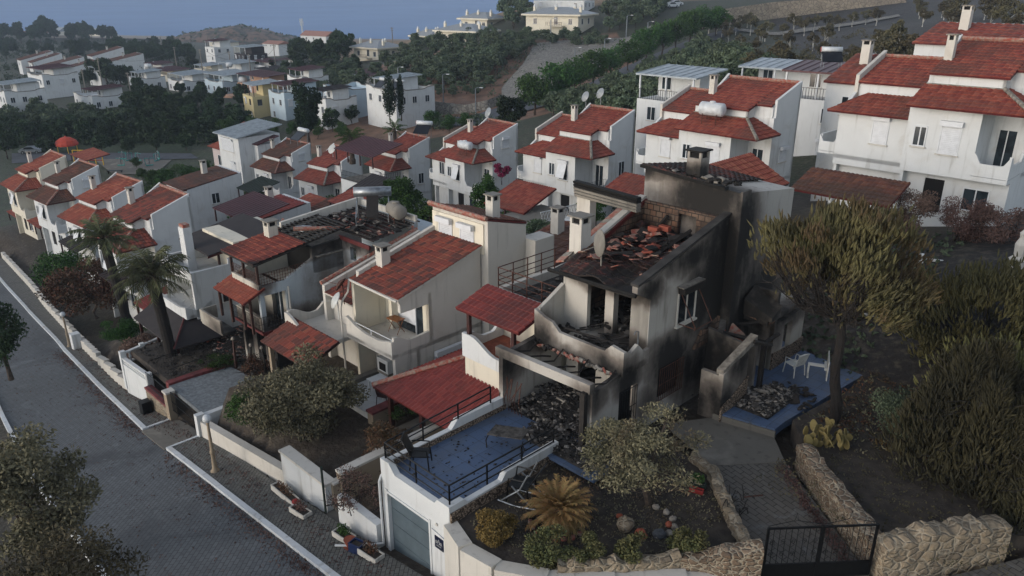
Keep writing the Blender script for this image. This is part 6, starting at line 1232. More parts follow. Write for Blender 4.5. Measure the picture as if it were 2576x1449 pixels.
for i,(pp_,W,Dd,h,wm,rf,rt,lb,wv_,rx) in enumerate(BG): bghouse(lb,UD(*pp_),W,Dd,h,wm,rf,rt,gv_,wv_,rx=rx,seed=i,rh=2.3 if h>4.5 else 1.2,frm='brownframe' if 'brown' in lb else 'frame')
# far red roofed rows
def simplehouse(label,p,W,Dd,h,tile,rot,group,wm='white',rise=1.8,win=3):
    r=root('far_house',(p.x,p.y,p.z),label,'house',R_(rot),group); mb=MB(); zb=min(H(p.x,p.y)-p.z-2,-h)
    V=Vector((0,Dd,rise)); mb.hexa([(-W,0,zb),(0,0,zb),(0,Dd,zb),(-W,Dd,zb)],[(-W,0,0),(0,0,0),(0,Dd,rise),(-W,Dd,rise)],M[wm]); mb.build('wall',r); q=MB(); slabroof(q,(-W-.1,-.4,-.02),X,V,V.length,lambda v:(0,W+.1),M[tile],cw=.6,rl=.7,amp=.08); q.build('roof',r)
    for i in range(win): window(r,'s' if i%2 else 'f',0,(-W*.7 if not i%2 else Dd*.3)+i*.8,-2.2,.9,1.2,'plain')
    chimney(r,-W*.7,Dd*.6,rise*.6,1.4,.6); return r
gf='red roofed stepped houses far left'
for i,(q,W,Dd,lb) in enumerate((((52,152,335),9,13,'far red roofed house, leftmost of the lower stepped group'),((80,158,330),8,12,'far red roofed house with a cream gable in the lower stepped group'),((115,168,322),10,15,'far red roofed house with long white side wall in the lower stepped group'),((150,178,315),9,15,'far white walled house, lowest of the stepped group'),((232,142,330),9,13,'far red roofed house, left one of the upper stepped pair'),((262,160,322),10,16,'far red roofed house with long white wall, right one of the upper stepped pair'))): simplehouse(lb,UD(*q),W,Dd,6,'oldtile',-50,gf,rise=3.2)
gs='houses by the distant shore'
for i,(q,W,Dd,tl,lb) in enumerate((((42,86,800),24,16,'tile2','white house with brown roof at the far left shore'),((92,84,800),28,18,'tile','white house with pinkish red roof at the far left shore'),((250,82,850),30,20,'metalroof','large pale house with dark roof near the beach'),((275,88,800),14,10,'metalroof','small cream gabled house right of the large pale one'),((145,80,900),40,16,'metalroof','low pale building at the foot of the headland'),((820,92,450),22,9,'oldtile','long low cream building beyond the brown field'),((565,108,420),14,9,'metalroof','small white bungalow at the foot of the brown hill'),((700,112,380),12,8,'tile','small cream bungalow beside the brown field'))):
    q3=UD(*q); r=root('shore_house',(q3.x,q3.y,q3.z),lb,'house',R_(-35),gs); mb=MB(); mb.box(-W,0,0,Dd,-18,0,M['white' if i%2 else 'cream']); mb.build('wall',r); c=MB(); z1=W*.12
    if tl=='metalroof': c.hexa([(-W-.5,-.5,0),(.5,-.5,0),(.5,Dd+.5,0),(-W-.5,Dd+.5,0)],[(-W-.5,Dd*.5-.1,z1),(.5,Dd*.5-.1,z1),(.5,Dd*.5,z1),(-W-.5,Dd*.5,z1)],M['dish'])
    else: c.hexa([(-W-.5,-.5,0),(.5,-.5,0),(.5,Dd+.5,0),(-W-.5,Dd+.5,0)],[(-W-.5,Dd*.5-.1,z1),(.5,Dd*.5-.1,z1),(.5,Dd*.5,z1),(-W-.5,Dd*.5,z1)],M['ridge'])
    c.build('roof',r); 
    for k in range(3): window(r,'f',0,-W*(.8-.28*k),-W*.09,W*.06,W*.05,'plain')
# cream villas
def villa(label,p,W,Dd,rot=-30,h=6,roofc='dish'):
    r=root('cream_villa',(p.x,p.y,p.z),label,'villa',R_(rot),'cream villas on the ridge'); mb=MB(); zb=min(H(p.x,p.y)-p.z-2,-h); mb.box(-W,0,0,Dd,zb,-.3,M['cream']); mb.box(-W*.55,-W*.25,-2.2,0,-3.2,-3.0,M['cream']); mb.build('wall',r)
    q=MB(); o=1.1; q.box(-W-o,o,-o,Dd+o,-.3,.15,M['cream']); q.hexa([(-W-o,-o,.151),(o,-o,.151),(o,Dd+o,.151),(-W-o,Dd+o,.151)],[(-W*.66,Dd*.42,2.0),(-W*.34,Dd*.42,2.0),(-W*.34,Dd*.58,2.0),(-W*.66,Dd*.58,2.0)],M['concrete'] if roofc!='dish' else M['dish']); q.build('roof',r)
    for x,y in((-W*.9,Dd*.2),(-W*.5,Dd*.25),(-W*.25,Dd*.6),(-W*.05,Dd*.3)):
        c=MB(); c.box(x-.35,x+.35,y-.35,y+.35,.2,2.1,M['cream']); c.lathe((x,y,2.1),[(.45,0),(.45,.15),(.3,.55),(.05,.8)],M['white'],8); c.build('chimney',r)
    for i,(sd,u) in enumerate((('f',-W*.85),('f',-W*.45),('f',-W*.18),('s',Dd*.2),('s',Dd*.6))): window(r,sd,0,u,-2.6,1.1,1.5 if i!=1 else 2.0,'plain','' or M['frame'])
    railing(r,[(-W*.55,-2.2,-3.0),(-W*.25,-2.2,-3.0)],1.0,M['rust'],(1,.5),.6,.04); return r
for q,W,Dd,rt,lb in (((950,122,250),12,10,-40,'cream villa with grey hip roof, lowest and leftmost on the ridge'),((1085,92,255),9,9,-40,'small yellow villa roof peeping out of the trees'),((1195,80,236),15,11,-35,'wide cream villa with grey hip roof above the olive trees'),((1225,48,258),11,10,-35,'cream villa with white domed chimneys behind the wide one'),((1455,38,224),17,12,-28,'large cream villa with brown porch at the top of the ridge')): villa(lb,UD(*q),W,Dd,rt)
bghouse('white two storey house cut by the top edge above the largest cream villa',UD(1470,2,252),18,10,6,'white',None,-25,'cream villas on the ridge',False)
# second-line buildings behind the near rows
bg2='houses behind the second row'
def backhouse(label,p,W,Dd,h,roof,rot=-45,wm='white',rh=2.2,rail=True,**k):
    r=bghouse(label,p,W,Dd,h,wm,roof,rot,bg2,False,rh=rh,name='back_house',**k)
    if rail: railing(r,[(-W+.1,.1,0),(-.1,.1,0),(-.1,Dd-.2,0)],.95,M['black'],(1,.05),.25,.02)
    return r
backhouse('white house with maroon metal canopy, ladder and balcony rail behind the large white tank house',UD(2130,258,66),7,6,7,'maroonmetal',-40,rx=(.0,.8))
backhouse('white house with broad pale metal roof left of the maroon canopy',UD(2025,240,76),7,6,7,'metalroof',-42,rx=(.0,1.0),rail=False)
backhouse('white house with pale blue metal terrace roof behind the central red roofs',UD(1735,262,72),6,6,6,'metalroof',-45,rx=(.0,1.0))
simplehouse('white house with brick red roof at the far right edge behind the largest house',UD(2590,118,50),7,5,8,'tile',-45,bg2,rise=1.2)
simplehouse('white house with sloping red roof between the maroon canopy and the largest house',UD(2235,215,52),4.2,5,7,'tile',-45,bg2,rise=1.6)
simplehouse('dark brown roofed rear wing behind the cream chimney house in the street row',UD(470,478,92),6,7,5,'oldtile',-45,bg2,rise=1.0)
simplehouse('maroon roofed rear wing behind the patchy roofed street house',UD(640,560,72),5,6,5,'mtile',-45,bg2,rise=.8)
simplehouse('low rear wing with red tiles behind the intact white house',UD(1405,665,44),4,5,5,'oldtile',-45,bg2,rise=.9)
# house with pale blue metal roof left in second row
ho=UD(612,455,112); r=root('row_house',ho,'white cube house with pale blue metal roof and pinkish wing at its left','house',R_(-45)); mb=MB(); mb.box(-6.3,0,0,6.5,-4,6.1,M['white']); mb.box(0.001,1.2,2.2,6.5,-4,5.0,M['white']); mb.build('wall',r); mb=MB(); mb.box(-10.6,-6.301,.8,6.5,-4,3.4,M['pinkish']); mb.box(-10.4,-6.3,2.6,6.5,3.4,5.0,M['pinkish']); mb.build('pinkish_wing',r)
mb=MB(); mb.prism([(-6.9,-.5,6.11),(.5,-.5,6.11),(.5,6.8,7.3),(-6.9,6.8,7.3)],(0,0,.1),M['metalroof'])
for i in range(14): x=-6.8+i*.55; mb.prism([(x,-.5,6.21),(x+.06,-.5,6.21),(x+.06,6.8,7.4),(x,6.8,7.4)],(0,0,.06),M['metalroof'])
mb.build('metal_roof',r); mb=MB(); V=Vector((0,2.2,.8)); slabroof(mb,(-11.2,.3,3.5),X,V,V.length,lambda v:(v/V.length*1.0,4.85),M['tile2']); V=Vector((0,4.2,1.5)); slabroof(mb,(-10.8,2.3,5.0),X,V,V.length,lambda v:(0,4.4),M['tile2']); mb.build('tiled_roof',r)
mb=MB(); V=Vector((0,2.4,.9)); mb.prism([(0.0,2.0,5.0),(1.5,2.0,5.0),(1.5,5.6,5.9),(0,5.6,5.9)],(0,0,.1),M['maroonmetal']); mb.build('side_roof',r)
window(r,'f',0,-5.2,3.9,3.4,1.6,'shut'); window(r,'f',0,-3.0,.5,1.2,1.7,'shut'); window(r,'f',.8,-8.9,.9,1.3,1.5,'plain'); window(r,'s',1.2,3.2,1.0,1.2,1.6,'shut')
# tanks, heaters, dishes on the near rows
def onhouse(o,rot,k,q): return world(Vector(o),(q[0]*k,q[1]*k,q[2]*k),R_(rot))
HA=((6.53,63.46,-16.39),-45.2,1.016);HC=((-3.74,76.55,-19.56),-49.6,1.0);HB=((15.57,49.93,-12.25),-47,.98);HD=((-13.74,87.83,-22.77),-48.2,.98);HF=((-32.12,104.68,-26.86),-43,1.0)
tank('big white water tank on the lower roof of the house right of centre',*onhouse(*HB,(-3.7,.5,3.75)),rz=R0,L=1.6,r=.45)
tank('white water tank on the lower roof behind the dark green tree',*onhouse(*HC,(-2.0,.4,3.75)),rz=R0,L=1.5,r=.42)
dish('left one of two pale dishes beside the square chimney',onhouse(*HA,(-4.6,4.6,6.3)),R_(-60),.95,25); dish('right one of two pale dishes beside the square chimney',onhouse(*HA,(-3.6,5.4,6.6)),R_(-60),.95,25)
dish('pale dish beside the roof chimney above the tank house',onhouse(*HC,(-4.4,5.4,6.2)),R_(-60),1.1,25)
dish('white dish standing between the middle row houses',UD(838,395,93),R_(-40),1.2,30,'whitep'); dish('pale dish in the garden behind the far street houses',UD(358,490,92),R_(-40),1.2,30,'whitep'); dish('burnt tilted dish on the collapsed roof',world(N,(-2.35,.15,5.1)),R_(-75),1.0,5,'concrete')
solar('solar heater with orange end cap on the weathered brown roof house',UD(757,355,105),R0,1.15); solar('solar heater with white tank behind a red roof in mid row',UD(1065,338,90),R0+.5,1.0)
solar('solar heater with orange cap on the house behind the maroon canopy',UD(2090,160,66),R0+.6,.9); solar('left solar heater on the house beside the cypresses',UD(962,222,148),R0,1.3,'solar heaters beside the cypresses'); solar('right solar heater on the house beside the cypresses',UD(1000,226,148),R0,1.3,'solar heaters beside the cypresses')
for i,(x,y,D,lb) in enumerate(((373,170,262,'white tank on the long maroon roof'),(612,205,215,'white tank behind the pale blue metal roof'),(708,215,205,'round white tank on the maroon roof'),(577,167,262,'white tank on the flat pale roof'),(886,200,190,'round white tank left of the cypress house'))): q=UD(x,y,D); tank(lb,q.x,q.y,q.z-.8,L=1.8,r=.8,group='white tanks on the valley roofs')
# porch roofs between rows: (label, corner px, D, w, d, tile)
for lb,q,rt,w_,d_,tl,mt,rs in (('red tiled porch roof with dark green side cloth in front of the central house',(1318,538,58),-45,4.4,3.6,'tile',False,1.3),
 ('red tiled roof over the porch left of the black chimney',(1625,500,50),-45,3.6,2.4,'tile',False,.8),
 ('long red tiled roof running behind the burnt tower',(1985,462,44),45,8.5,2.6,'tile2',False,1.4),
 ('dark brown tiled porch roof below the right-hand house',(2238,520,38),-45,5.2,2.4,'oldtile',False,.8),
 ('two toned porch roof, red half, below the weathered houses',(770,540,78),-45,4.4,3.2,'tile2',False,.9),
 ('brownish porch roof right of the two toned red porch',(815,548,76),-45,3.6,3.2,'oldtile',False,.9),
 ('red porch roof behind the solar heater with orange cap',(893,528,72),-45,4.6,2.6,'tile',False,.7),
 ('dark green sheet roof over the garden shelter below the brown roofed house',(640,490,90),-45,4.4,3.4,'greencloth',True,.9),
 ('dark grey sheet roof below the maroon canopy house',(948,505,74),-45,5.2,3.4,'shingle',True,1.2),
 ('maroon ribbed metal roof over the terrace with railing',(935,398,82),-45,7.2,4.2,'maroonmetal',True,.9),
 ('long maroon metal roof of the garden building behind the scorched house',(620,560,66),-45,6.4,4.2,'maroonmetal',True,.8),
 ('orange tiled porch roof at the left end of the street row',(40,548,96),-45,4.2,4.2,'tile2',False,.8),
 ('orange tiled porch roof above the brown green street tree',(98,575,86),-45,4.6,3.4,'tile2',False,.6),
 ('dark slate porch roof between the street tree and the white houses',(190,638,70),-45,4.8,2.8,'shingle',True,.9),
 ('brown sheet roof on dark posts behind the palms',(300,728,58),-45,4.4,3.4,'brownsheet',True,.5),
 ('maroon tiled porch roof between the two palm trunks',(392,800,48),-45,3.6,2.8,'mtile',False,.7),
 ('red porch roof with green sides above the playground fence',(215,405,128),-45,8,4,'tile2',False,.6)):
    o=UD(*q); o2=world(o,(-w_,0,0),R_(rt)); awning('porch_roof',lb,o2,R_(rt),w_,d_,0,rs,tl,'porch roofs between the houses',True,'postwood',mt)
q=UD(930,470,83); r=root('roof_terrace',q,'brown floored roof terrace with dark railing under the maroon ribbed roof','terrace'); mb=MB(); mb.box(-5.5,0,0,4,-6,0,M['white']); mb.build('wall',r); mb=MB(); mb.box(-5.4,-.1,.1,3.9,.001,.03,M['concrete']); mb.build('floor',r); railing(r,[(-5.4,.08,0),(-.08,.08,0),(-.08,3.8,0)],1.0,M['black'],(1,.5,.1),.25,.02); q=MB(); q.box(-2.6,-1.9,-.03,-.002,-3.4,-1.2,M['fascia']); q.build('door',r)
# ---------------------------------------------------------------- retaining walls, roads, hill, beach
def sheet(name,top,bot,mat,off,label=None,cat=None,kind=None,n=26,m=8,bulge=0,vertical=False):
    def along(L,u):
        k=min(len(L)-2,int(u*(len(L)-1))); f=u*(len(L)-1)-k; a=L[k];b=L[k+1]; return (a[0]+(b[0]-a[0])*f,a[1]+(b[1]-a[1])*f)
    V=[]
    for i in range(n+1):
        a=along(top,i/n);b=along(bot,i/n); Bp=hit(*b)
        if vertical: rr=ray(a[0],a[1]); Tp=Vector((Bp.x,Bp.y+.6,(Bp.y+.6)*rr.z/rr.y))
        else: Tp=hit(*a)
        for j in range(m+1):
            p=Bp.lerp(Tp,j/m)
            if not vertical: p.z=max(p.z,H(p.x,p.y))+off
            V.append(p)
    F=[(i*(m+1)+j,(i+1)*(m+1)+j,(i+1)*(m+1)+j+1,i*(m+1)+j+1) for i in range(n) for j in range(m)]
    if vertical or cat:
        nb=len(V); V+= [v+Vector((0,1.0,-.4)) for v in V]; F+=[tuple(x+nb for x in f[::-1]) for f in F]
        for i in range(n): j=m; a=i*(m+1)+j;b=(i+1)*(m+1)+j; F.append((a,b,b+nb,a+nb))
        for i in (0,n):
            for j in range(m): a=i*(m+1)+j; F.append((a,a+1,a+1+nb,a+nb))
    mb=MB(); mb.arr(V,F,mat); o=mb.build(name); 
    tag(o,label,cat,kind=kind); return o
sheet('retaining_wall',[(1262,232),(1290,200),(1318,168),(1345,118),(1400,112),(1480,108),(1580,104),(1640,72)],[(1262,262),(1290,262),(1340,246),(1400,232),(1450,208),(1520,178),(1600,146),(1665,112)],M['bigstone'],1.0,'grey stone faced slope rising right beside the avenue of pines','stone wall')
sheet('retaining_wall',[(1062,250),(1120,258),(1170,264),(1225,252),(1268,237)],[(1062,288),(1120,288),(1170,286),(1225,276),(1262,262)],M['bigstone'],.3,'lower grey stone wall bending around the olive slope','stone wall',vertical=True,m=4)
sheet('retaining_wall',[(1640,70),(1690,30),(1780,18),(1900,4),(2050,-4),(2280,-8)],[(1700,84),(1760,76),(1850,60),(1950,47),(2100,28),(2280,6)],M['tanstone'],.3,'long tan stone retaining wall along the top edge above the scorched trees','stone wall',vertical=True,m=4)
sheet('road',[(1062,300),(1180,296),(1270,268),(1350,252),(1450,226),(1560,176),(1660,132),(1760,92),(1850,72)],[(1062,322),(1190,318),(1290,290),(1400,262),(1500,232),(1600,186),(1700,144),(1790,106),(1860,80)],M['asphalt'],.25,kind='structure',n=50)
sheet('road',[(1850,72),(1950,84),(2050,70),(2150,58),(2260,38)],[(1860,80),(1955,92),(2055,78),(2155,64),(2265,43)],M['bigstone'],.25,kind='structure',n=30,m=2)
sheet('road',[(30,387),(200,385),(350,386),(480,387)],[(30,412),(200,404),(350,404),(500,400)],M['asphalt'],.12,kind='structure',n=30,m=3)
sheet('plaza',[(235,402),(330,402),(432,404)],[(285,440),(340,440),(405,428)],M['concfloor'],.14,kind='structure',n=12,m=4)
sheet('grass_bank',[(30,360),(200,360),(350,360),(480,362)],[(30,386),(200,384),(350,385),(480,386)],simple('grass_green','2c3d22',.95,0,.3,2),.1,kind='structure',n=20,m=3)
sheet('beach',[(130,92),(250,92),(400,92),(470,95)],[(130,99),(250,99),(400,101),(480,103)],M['sand'],1.0,kind='structure',n=20,m=2)
# brown scrub hill
rng=np.random.default_rng(3); c0=UD(590,112,760); V=[];n=60;mm=26
for i in range(n+1):
    for j in range(mm+1):
        u=i/n*2-1;v=j/mm*2-1; hgt=21*math.exp(-(abs(u*1.12))**2.8*1.6)*max(0,1-v*v)+ (rng.random()-.5)*1.3+ (4*math.sin(u*9+1)+2*math.sin(u*21))*max(0,1-v*v)*.35*(1-abs(u)); V.append((c0.x+u*84,c0.y+v*70,c0.z-5+hgt))
t=NT('hill_scrub'); t.col(t.mix(t.rng(t.noise(.12,6),.42,.6),lin('6b5546'),lin('34352a'))); hm=t.m
mb=MB(); mb.arr(V,[(i*(mm+1)+j,(i+1)*(mm+1)+j,(i+1)*(mm+1)+j+1,i*(mm+1)+j+1) for i in range(n) for j in range(mm)],hm); tag(mb.build('hill',smooth=True),kind='structure')
VV=[];FF=[]; 
for k in range(420):
    q=V[rng.integers(len(V))]; a,f=leafarr([(q[0]+rng.normal()*2,q[1]+rng.normal()*2,q[2]+.4,1.6,1.6,1.1)],16,1.6,1.0,rng); FF+= [tuple(x+len(VV) for x in y) for y in f.tolist()]; VV+=a.tolist()
mb=MB(); mb.arr(VV,FF,M['lolive']); tag(mb.build('hill_scrub'),'low grey green scrub covering the brown hill by the sea','scrub',kind='stuff')
# undergrowth stuff on slopes
def scrub(name,label,quads,n,leaf,size,seed,hgt=.5,ls=.45):
    rng=np.random.default_rng(seed); rd=random.Random(seed); VV=[];FF=[]
    for (a,b,c,d),m_ in quads:
        for k in range(m_):
            u,v=rd.random(),rd.random(); x=(a[0]*(1-u)+b[0]*u)*(1-v)+(d[0]*(1-u)+c[0]*u)*v; y=(a[1]*(1-u)+b[1]*u)*(1-v)+(d[1]*(1-u)+c[1]*u)*v; h=hit(x,y); s=size*rd.uniform(.5,1.4)
            A,f=leafarr([(h.x,h.y,h.z+s*.3,s,s,s*hgt)],n,ls*size,ls*size*.5,rng,.6,.6); FF+=[tuple(q+len(VV) for q in w_) for w_ in f.tolist()]; VV+=A.tolist()
    mb=MB(); mb.arr(VV,FF,M[leaf]); return tag(mb.build(name),label,'undergrowth',kind='stuff')
scrub('valley_undergrowth','dark undergrowth filling the wooded valley between the trees',[(((0,300),(560,295),(600,360),(0,370)),300),(((0,300),(330,300),(330,320),(0,320)),60),(((0,195),(340,190),(360,215),(0,215)),60),(((0,100),(480,105),(500,180),(0,180)),300),(((720,150),(880,150),(860,300),(700,290)),120)],60,'ldark',2.6,61,.7,.32)
scrub('slope_undergrowth','low grey green bushes between the olive trees and the avenue',[(((880,220),(1060,112),(1560,112),(1230,245)),180),(((1380,290),(1800,110),(1900,240),(1560,300)),260),(((1060,290),(1250,300),(1300,330),(1060,330)),60)],50,'lolive',1.7,62,.7,.3)
scrub('garden_undergrowth','green garden shrubs between the two rows of houses',[(((420,450),(620,440),(700,600),(480,560)),90),(((640,480),(1050,480),(1050,560),(700,580)),60),(((380,440),(470,420),(480,480),(330,500)),30),(((1060,540),(1500,520),(1500,600),(1100,600)),40)],170,'lgarden',1.3,63,.7,.2)
scrub('burnt_undergrowth','scorched brush on the edge of the blackened hillside',[(((1780,150),(2300,190),(2200,260),(1800,240)),120),(((1700,100),(2000,110),(1950,150),(1780,150)),40),(((1900,100),(2576,60),(2576,180),(2000,190)),160)],45,'lscorch',1.2,64,.6,.3)
def wire(label,a,b,sag):
    A=UD(*a);B=UD(*b); mb=MB(); mb.tube([A.lerp(B,i/12)-Vector((0,0,sag*4*(i/12)*(1-i/12))) for i in range(13)],.045,M['black'],3,cap=False); tag(mb.build('overhead_wire'),label,'wire',group='wires strung between the valley poles')
for a,b in (((87,159,262),(147,169,262)),((147,169,262),(214,173,222)),((257,144,222),(329,181,214)),((443,118,300),(580,129,280)),((510,123,262),(630,136,250)),((630,136,250),(695,111,255)),((695,111,255),(1000,151,200)),((257,146,222),(443,120,300))): wire('thin dark wire strung between the concrete poles of the valley',a,b,2.5)
# ---------------------------------------------------------------- poles, lamps, mast, cars, playground
def pole(label,x,yb,yt,D,kind='utility_pole',group='utility poles in the valley',mat='concrete'):
    p=UD(x,yb,D); top=UD(x,yt,D); h=top.z-p.z; t=root(kind,p,label,'pole' if kind=='utility_pole' else 'street lamp',R_(-40),group); mb=MB(); mb.tube([(0,0,-3),(0,0,h)],[.16*D/200+.03,.1*D/200+.02],M[mat],6)
    mb.build('post',t); mb=MB()
    if kind=='utility_pole': mb.tube([(-1,0,h-.3),(1,0,h-.3)],.09,M[mat],4); mb.tube([(-.7,0,h-1.1),(.7,0,h-1.1)],.07,M[mat],4); mb.build('cross_arm',t)
    else: mb.tube([(0,0,h),(.5,0,h+.25),(1.5,0,h+.3)],.05,M[mat],5); mb.box(1.2,1.9,-.14,.14,h+.22,h+.36,M['tank']); mb.build('lamp_head',t)
for i,(x,yb,yt,D) in enumerate(((87,183,158,262),(147,187,168,262),(257,213,143,222),(214,220,172,222),(329,236,180,214),(443,157,117,300),(510,180,122,262),(695,180,110,255),(630,175,135,250),(580,165,128,280),(440,107,90,520),(405,106,92,520),(522,105,92,520),(650,155,122,300),(1000,232,150,200),(988,112,68,300))):
    pole('concrete utility pole with short cross arms among the valley houses',x,yb,yt,D)
for i,(x,yb,yt,D) in enumerate(((1002,200,170,175),(1115,240,187,165),(1197,288,220,150),(1385,110,48,212),(1575,95,40,215),(1628,92,56,215),(1520,133,98,200),(1445,175,120,190))): pole('slender curved street lamp along the rising road',x,yb,yt,D,'street_lamp','street lamps along the rising road','steel')
p=UD(762,95,470); t=root('antenna_mast',p,'white mobile antenna mast standing on the brown field','mast',0); mb=MB(); mb.tube([(0,0,-3),(0,0,11)],[.5,.25],M['tank'],6); mb.build('post',t); mb=MB()
for a in range(6): mb.box(.9*math.cos(a)-.15,.9*math.cos(a)+.15,.9*math.sin(a)-.15,.9*math.sin(a)+.15,7+(a%2)*1.5,9.4+(a%2)*1.5,M['tank'])
mb.build('antenna_panels',t)
def car(label,p,rz,colm,s=1):
    t=root('parked_car',p,label,'car',rz,None,s); mb=MB(); prof=[(-2.1,.35),(-2.15,.75),(-1.9,.95),(-1.3,1.0),(-.8,1.42),(.5,1.45),(1.2,1.0),(1.95,.88),(2.15,.6),(2.1,.35)]
    mb.prism([(x,-.82,z) for x,z in prof],(0,1.64,0),M[colm]); mb.build('body',t); w_=MB(); w_.prism([(x,-.835,z) for x,z in((-1.15,1.0),(-.72,1.35),(.45,1.38),(1.0,1.0))],(0,1.67,0),M['glass']); w_.build('windows',t)
    for x in(-1.3,1.3):
        for y in(-.8,.8): w_=MB(); w_.tube([(x,y-.1,.33),(x,y+.1,.33)],.33,M['dark'],14); w_.tube([(x,y-.115,.33),(x,y+.115,.33)],.18,M['steel'],10); w_.build('wheel',t)
p=hit(80,386); car('silver hatchback parked on the road at the far left',p,R_(8),'steel',1.0)
for x,y,lb in((1688,14,'white car with dark emblem nearest the tan wall'),(1698,9,'white car parked just behind the first white car')): p=hit(x,y+6); car(lb,p,R_(30),'tank',1.25)
# dome and play frame
p=hit(172,384); t=root('play_dome',p-Vector((0,0,.6)),'orange red cloth dome above the play frame','tent',0,None,.72); mb=MB(); n=12; pr2=[(2.9,2.9),(2.95,3.3),(2.5,4.2),(1.4,4.9),(.3,5.2),(.02,5.5)]
mb.lathe((0,0,0),pr2,simple('orange_cloth','b5402c',.8,0,.1,2),12); mb.build('canopy',t); f=MB()
for i in range(6): a=i*math.pi/3; f.tube([(2.7*math.cos(a),2.7*math.sin(a),-.5),(2.7*math.cos(a),2.7*math.sin(a),3)],.1,simple('yellow_paint','c09a28',.5),5)
f.build('frame',t)
t=root('play_structure',hit(265,408)+Vector((-4,-3,1.0)),'yellow and red climbing frame under the dome','play equipment',0); mb=MB(); yp=simple('yellow_paint','c09a28',.5)
for i in range(5): mb.tube([(i*1.3,0,-1),(i*1.3,0,1.8)],.1,yp,5); 
for z in(0,.9,1.8): mb.tube([(0,0,z),(5.2,0,z)],.08,yp if z else M['redcloth'],5)
mb.build('bars',t)
tq=simple('turquoise_paint','3c8f8a',.5)
for i,(x,y) in enumerate(((305,415),(325,402),(343,412),(350,402),(377,415),(395,403),(400,398),(310,399))):
    p=hit(x,y+4); t=root('exercise_machine',p,'turquoise outdoor exercise machine on the grey plaza','exercise machine',i*.9,'exercise machines on the plaza'); mb=MB(); mb.tube([(0,0,0),(0,0,1.7)],.1,M['steel'],6); mb.build('post',t); mb=MB(); mb.tube([(-.7,0,1.5),(.7,0,1.5)],.06,tq,5); mb.tube([(-.6,0,.25),(.6,0,.25)],.12,tq,5); mb.tube([(.6,0,.25),(.7,0,1.5)],.06,tq,5); mb.build('handles',t)
t=root('bench',hit(290,436),'dark bench at the front of the plaza','bench',R_(5)); mb=MB(); mb.box(-1.3,1.3,-.25,.25,.45,.55,M['black']); mb.build('seat',t); 
for sx in(-1,1): mb=MB(); mb.box(sx*1.1-.06,sx*1.1+.06,-.2,.2,0,.45,M['black']); mb.build('leg',t)
# haze
mb=MB(); mb.box(-1300,1300,-60,1600,-110,3,M['dark']); hz=mb.build('haze'); hz.data.materials.clear(); m=bpy.data.materials.new('haze_air'); m.use_nodes=True; m.node_tree.nodes.clear(); o_=m.node_tree.nodes.new('ShaderNodeOutputMaterial'); v_=m.node_tree.nodes.new('ShaderNodeVolumePrincipled'); v_.inputs['Color'].default_value=(.62,.74,.92,1); v_.inputs['Density'].default_value=.00022; v_.inputs['Anisotropy'].default_value=.0; m.node_tree.links.new(v_.outputs[0],o_.inputs['Volume']); hz.data.materials.append(m); tag(hz,'thin bluish haze over the valley and the sea','haze',kind='stuff')
# ---------------------------------------------------------------- street side walls, yards and small things
def stobj(mb,name,label=None,cat=None,kind=None,group=None):
    o=mb.build(name); o.rotation_euler=(0,0,R0); return tag(o,label,cat,group,kind)
def sbox(mb,s0,s1,t0,t1,z0,z1,m): mb.box(-s1,-s0,t0,t1,z0,z1,m)
def spt(s,t,z): x,y=sxy(s,t); return Vector((x,y,z))
zs=lambda s:interp(s,HS)
WH=M['white']; W2_=M['white2']
mb=MB(); sbox(mb,21.95,25.2,12.15,12.55,-19.4,-17.25,WH); sbox(mb,21.9,25.25,12.1,12.6,-17.249,-17.15,W2_); stobj(mb,'garden_wall','tall plain white garden wall beside the green gate posts','wall')
mb=MB(); sbox(mb,18.5,20.9,12.0,12.3,-18.9,-17.0,WH); stobj(mb,'garden_wall','white garden wall behind the climbing plant, next to the garage','wall')
mb=MB(); 
mb.hexa([(-33.2,12.2,-21.5),(-25.3,12.2,-21.5),(-25.3,12.55,-21.5),(-33.2,12.55,-21.5)],[(-33.2,12.2,-19.3),(-25.3,12.2,-18.2),(-25.3,12.55,-18.2),(-33.2,12.55,-19.3)],W2_)
stobj(mb,'garden_wall','low white daubed stone wall under the big dusty tree','wall')
mb=MB(); sbox(mb,21.1,21.9,12.0,13.2,-19.0,-18.35,M['concfloor']); sbox(mb,21.1,21.9,12.4,13.2,-18.349,-18.1,M['concfloor']); stobj(mb,'entrance_steps',kind='structure')
mb=MB(); sbox(mb,21.7,22.0,12.7,19,-19,-16.9,M['beige']); sbox(mb,21.65,22.05,12.7,19,-16.899,-16.8,W2_); stobj(mb,'garden_wall','beige garden wall with white coping behind the green gate posts','wall')
gp=root('gate_post',spt(21.9,12.05,-18.9),'slim dark green gate post at the corner of the tall white wall','post'); mb=MB(); mb.tube([(0,0,0),(0,0,2.6)],.05,M['greencloth'],6); mb.build('post',gp)
# driveway gate of the gravel yard
ig=root('yard_gate',(0,0,0),'black iron yard gate beside the square beige post above the concrete apron','gate'); mb=MB()
for i in range(20): s=34.0+i*.155; mb.tube([(-s,12.35,-20.3),(-s,12.35,-19.2)],.015,M['black'],4)
for z in(-20.25,-19.75,-19.2): mb.tube([(-34.0,12.35,z),(-36.95,12.35,z)],.025,M['black'],5)
mb.build('gate_leaf',ig)
mb=MB(); sbox(mb,37.0,37.4,12.15,12.55,-21.4,-19.3,M['beige']); sbox(mb,36.95,37.45,12.1,12.6,-19.299,-19.2,W2_); stobj(mb,'gate_pillar','square beige gate pillar beside the concrete apron','pillar')
mb=MB(); sbox(mb,33.3,33.6,12.1,12.5,-20.9,-19.0,WH); sbox(mb,33.3,33.6,12.5,14.2,-20.4,-19.1,WH); stobj(mb,'gate_pillar','short white wall end right of the black yard gate','pillar')
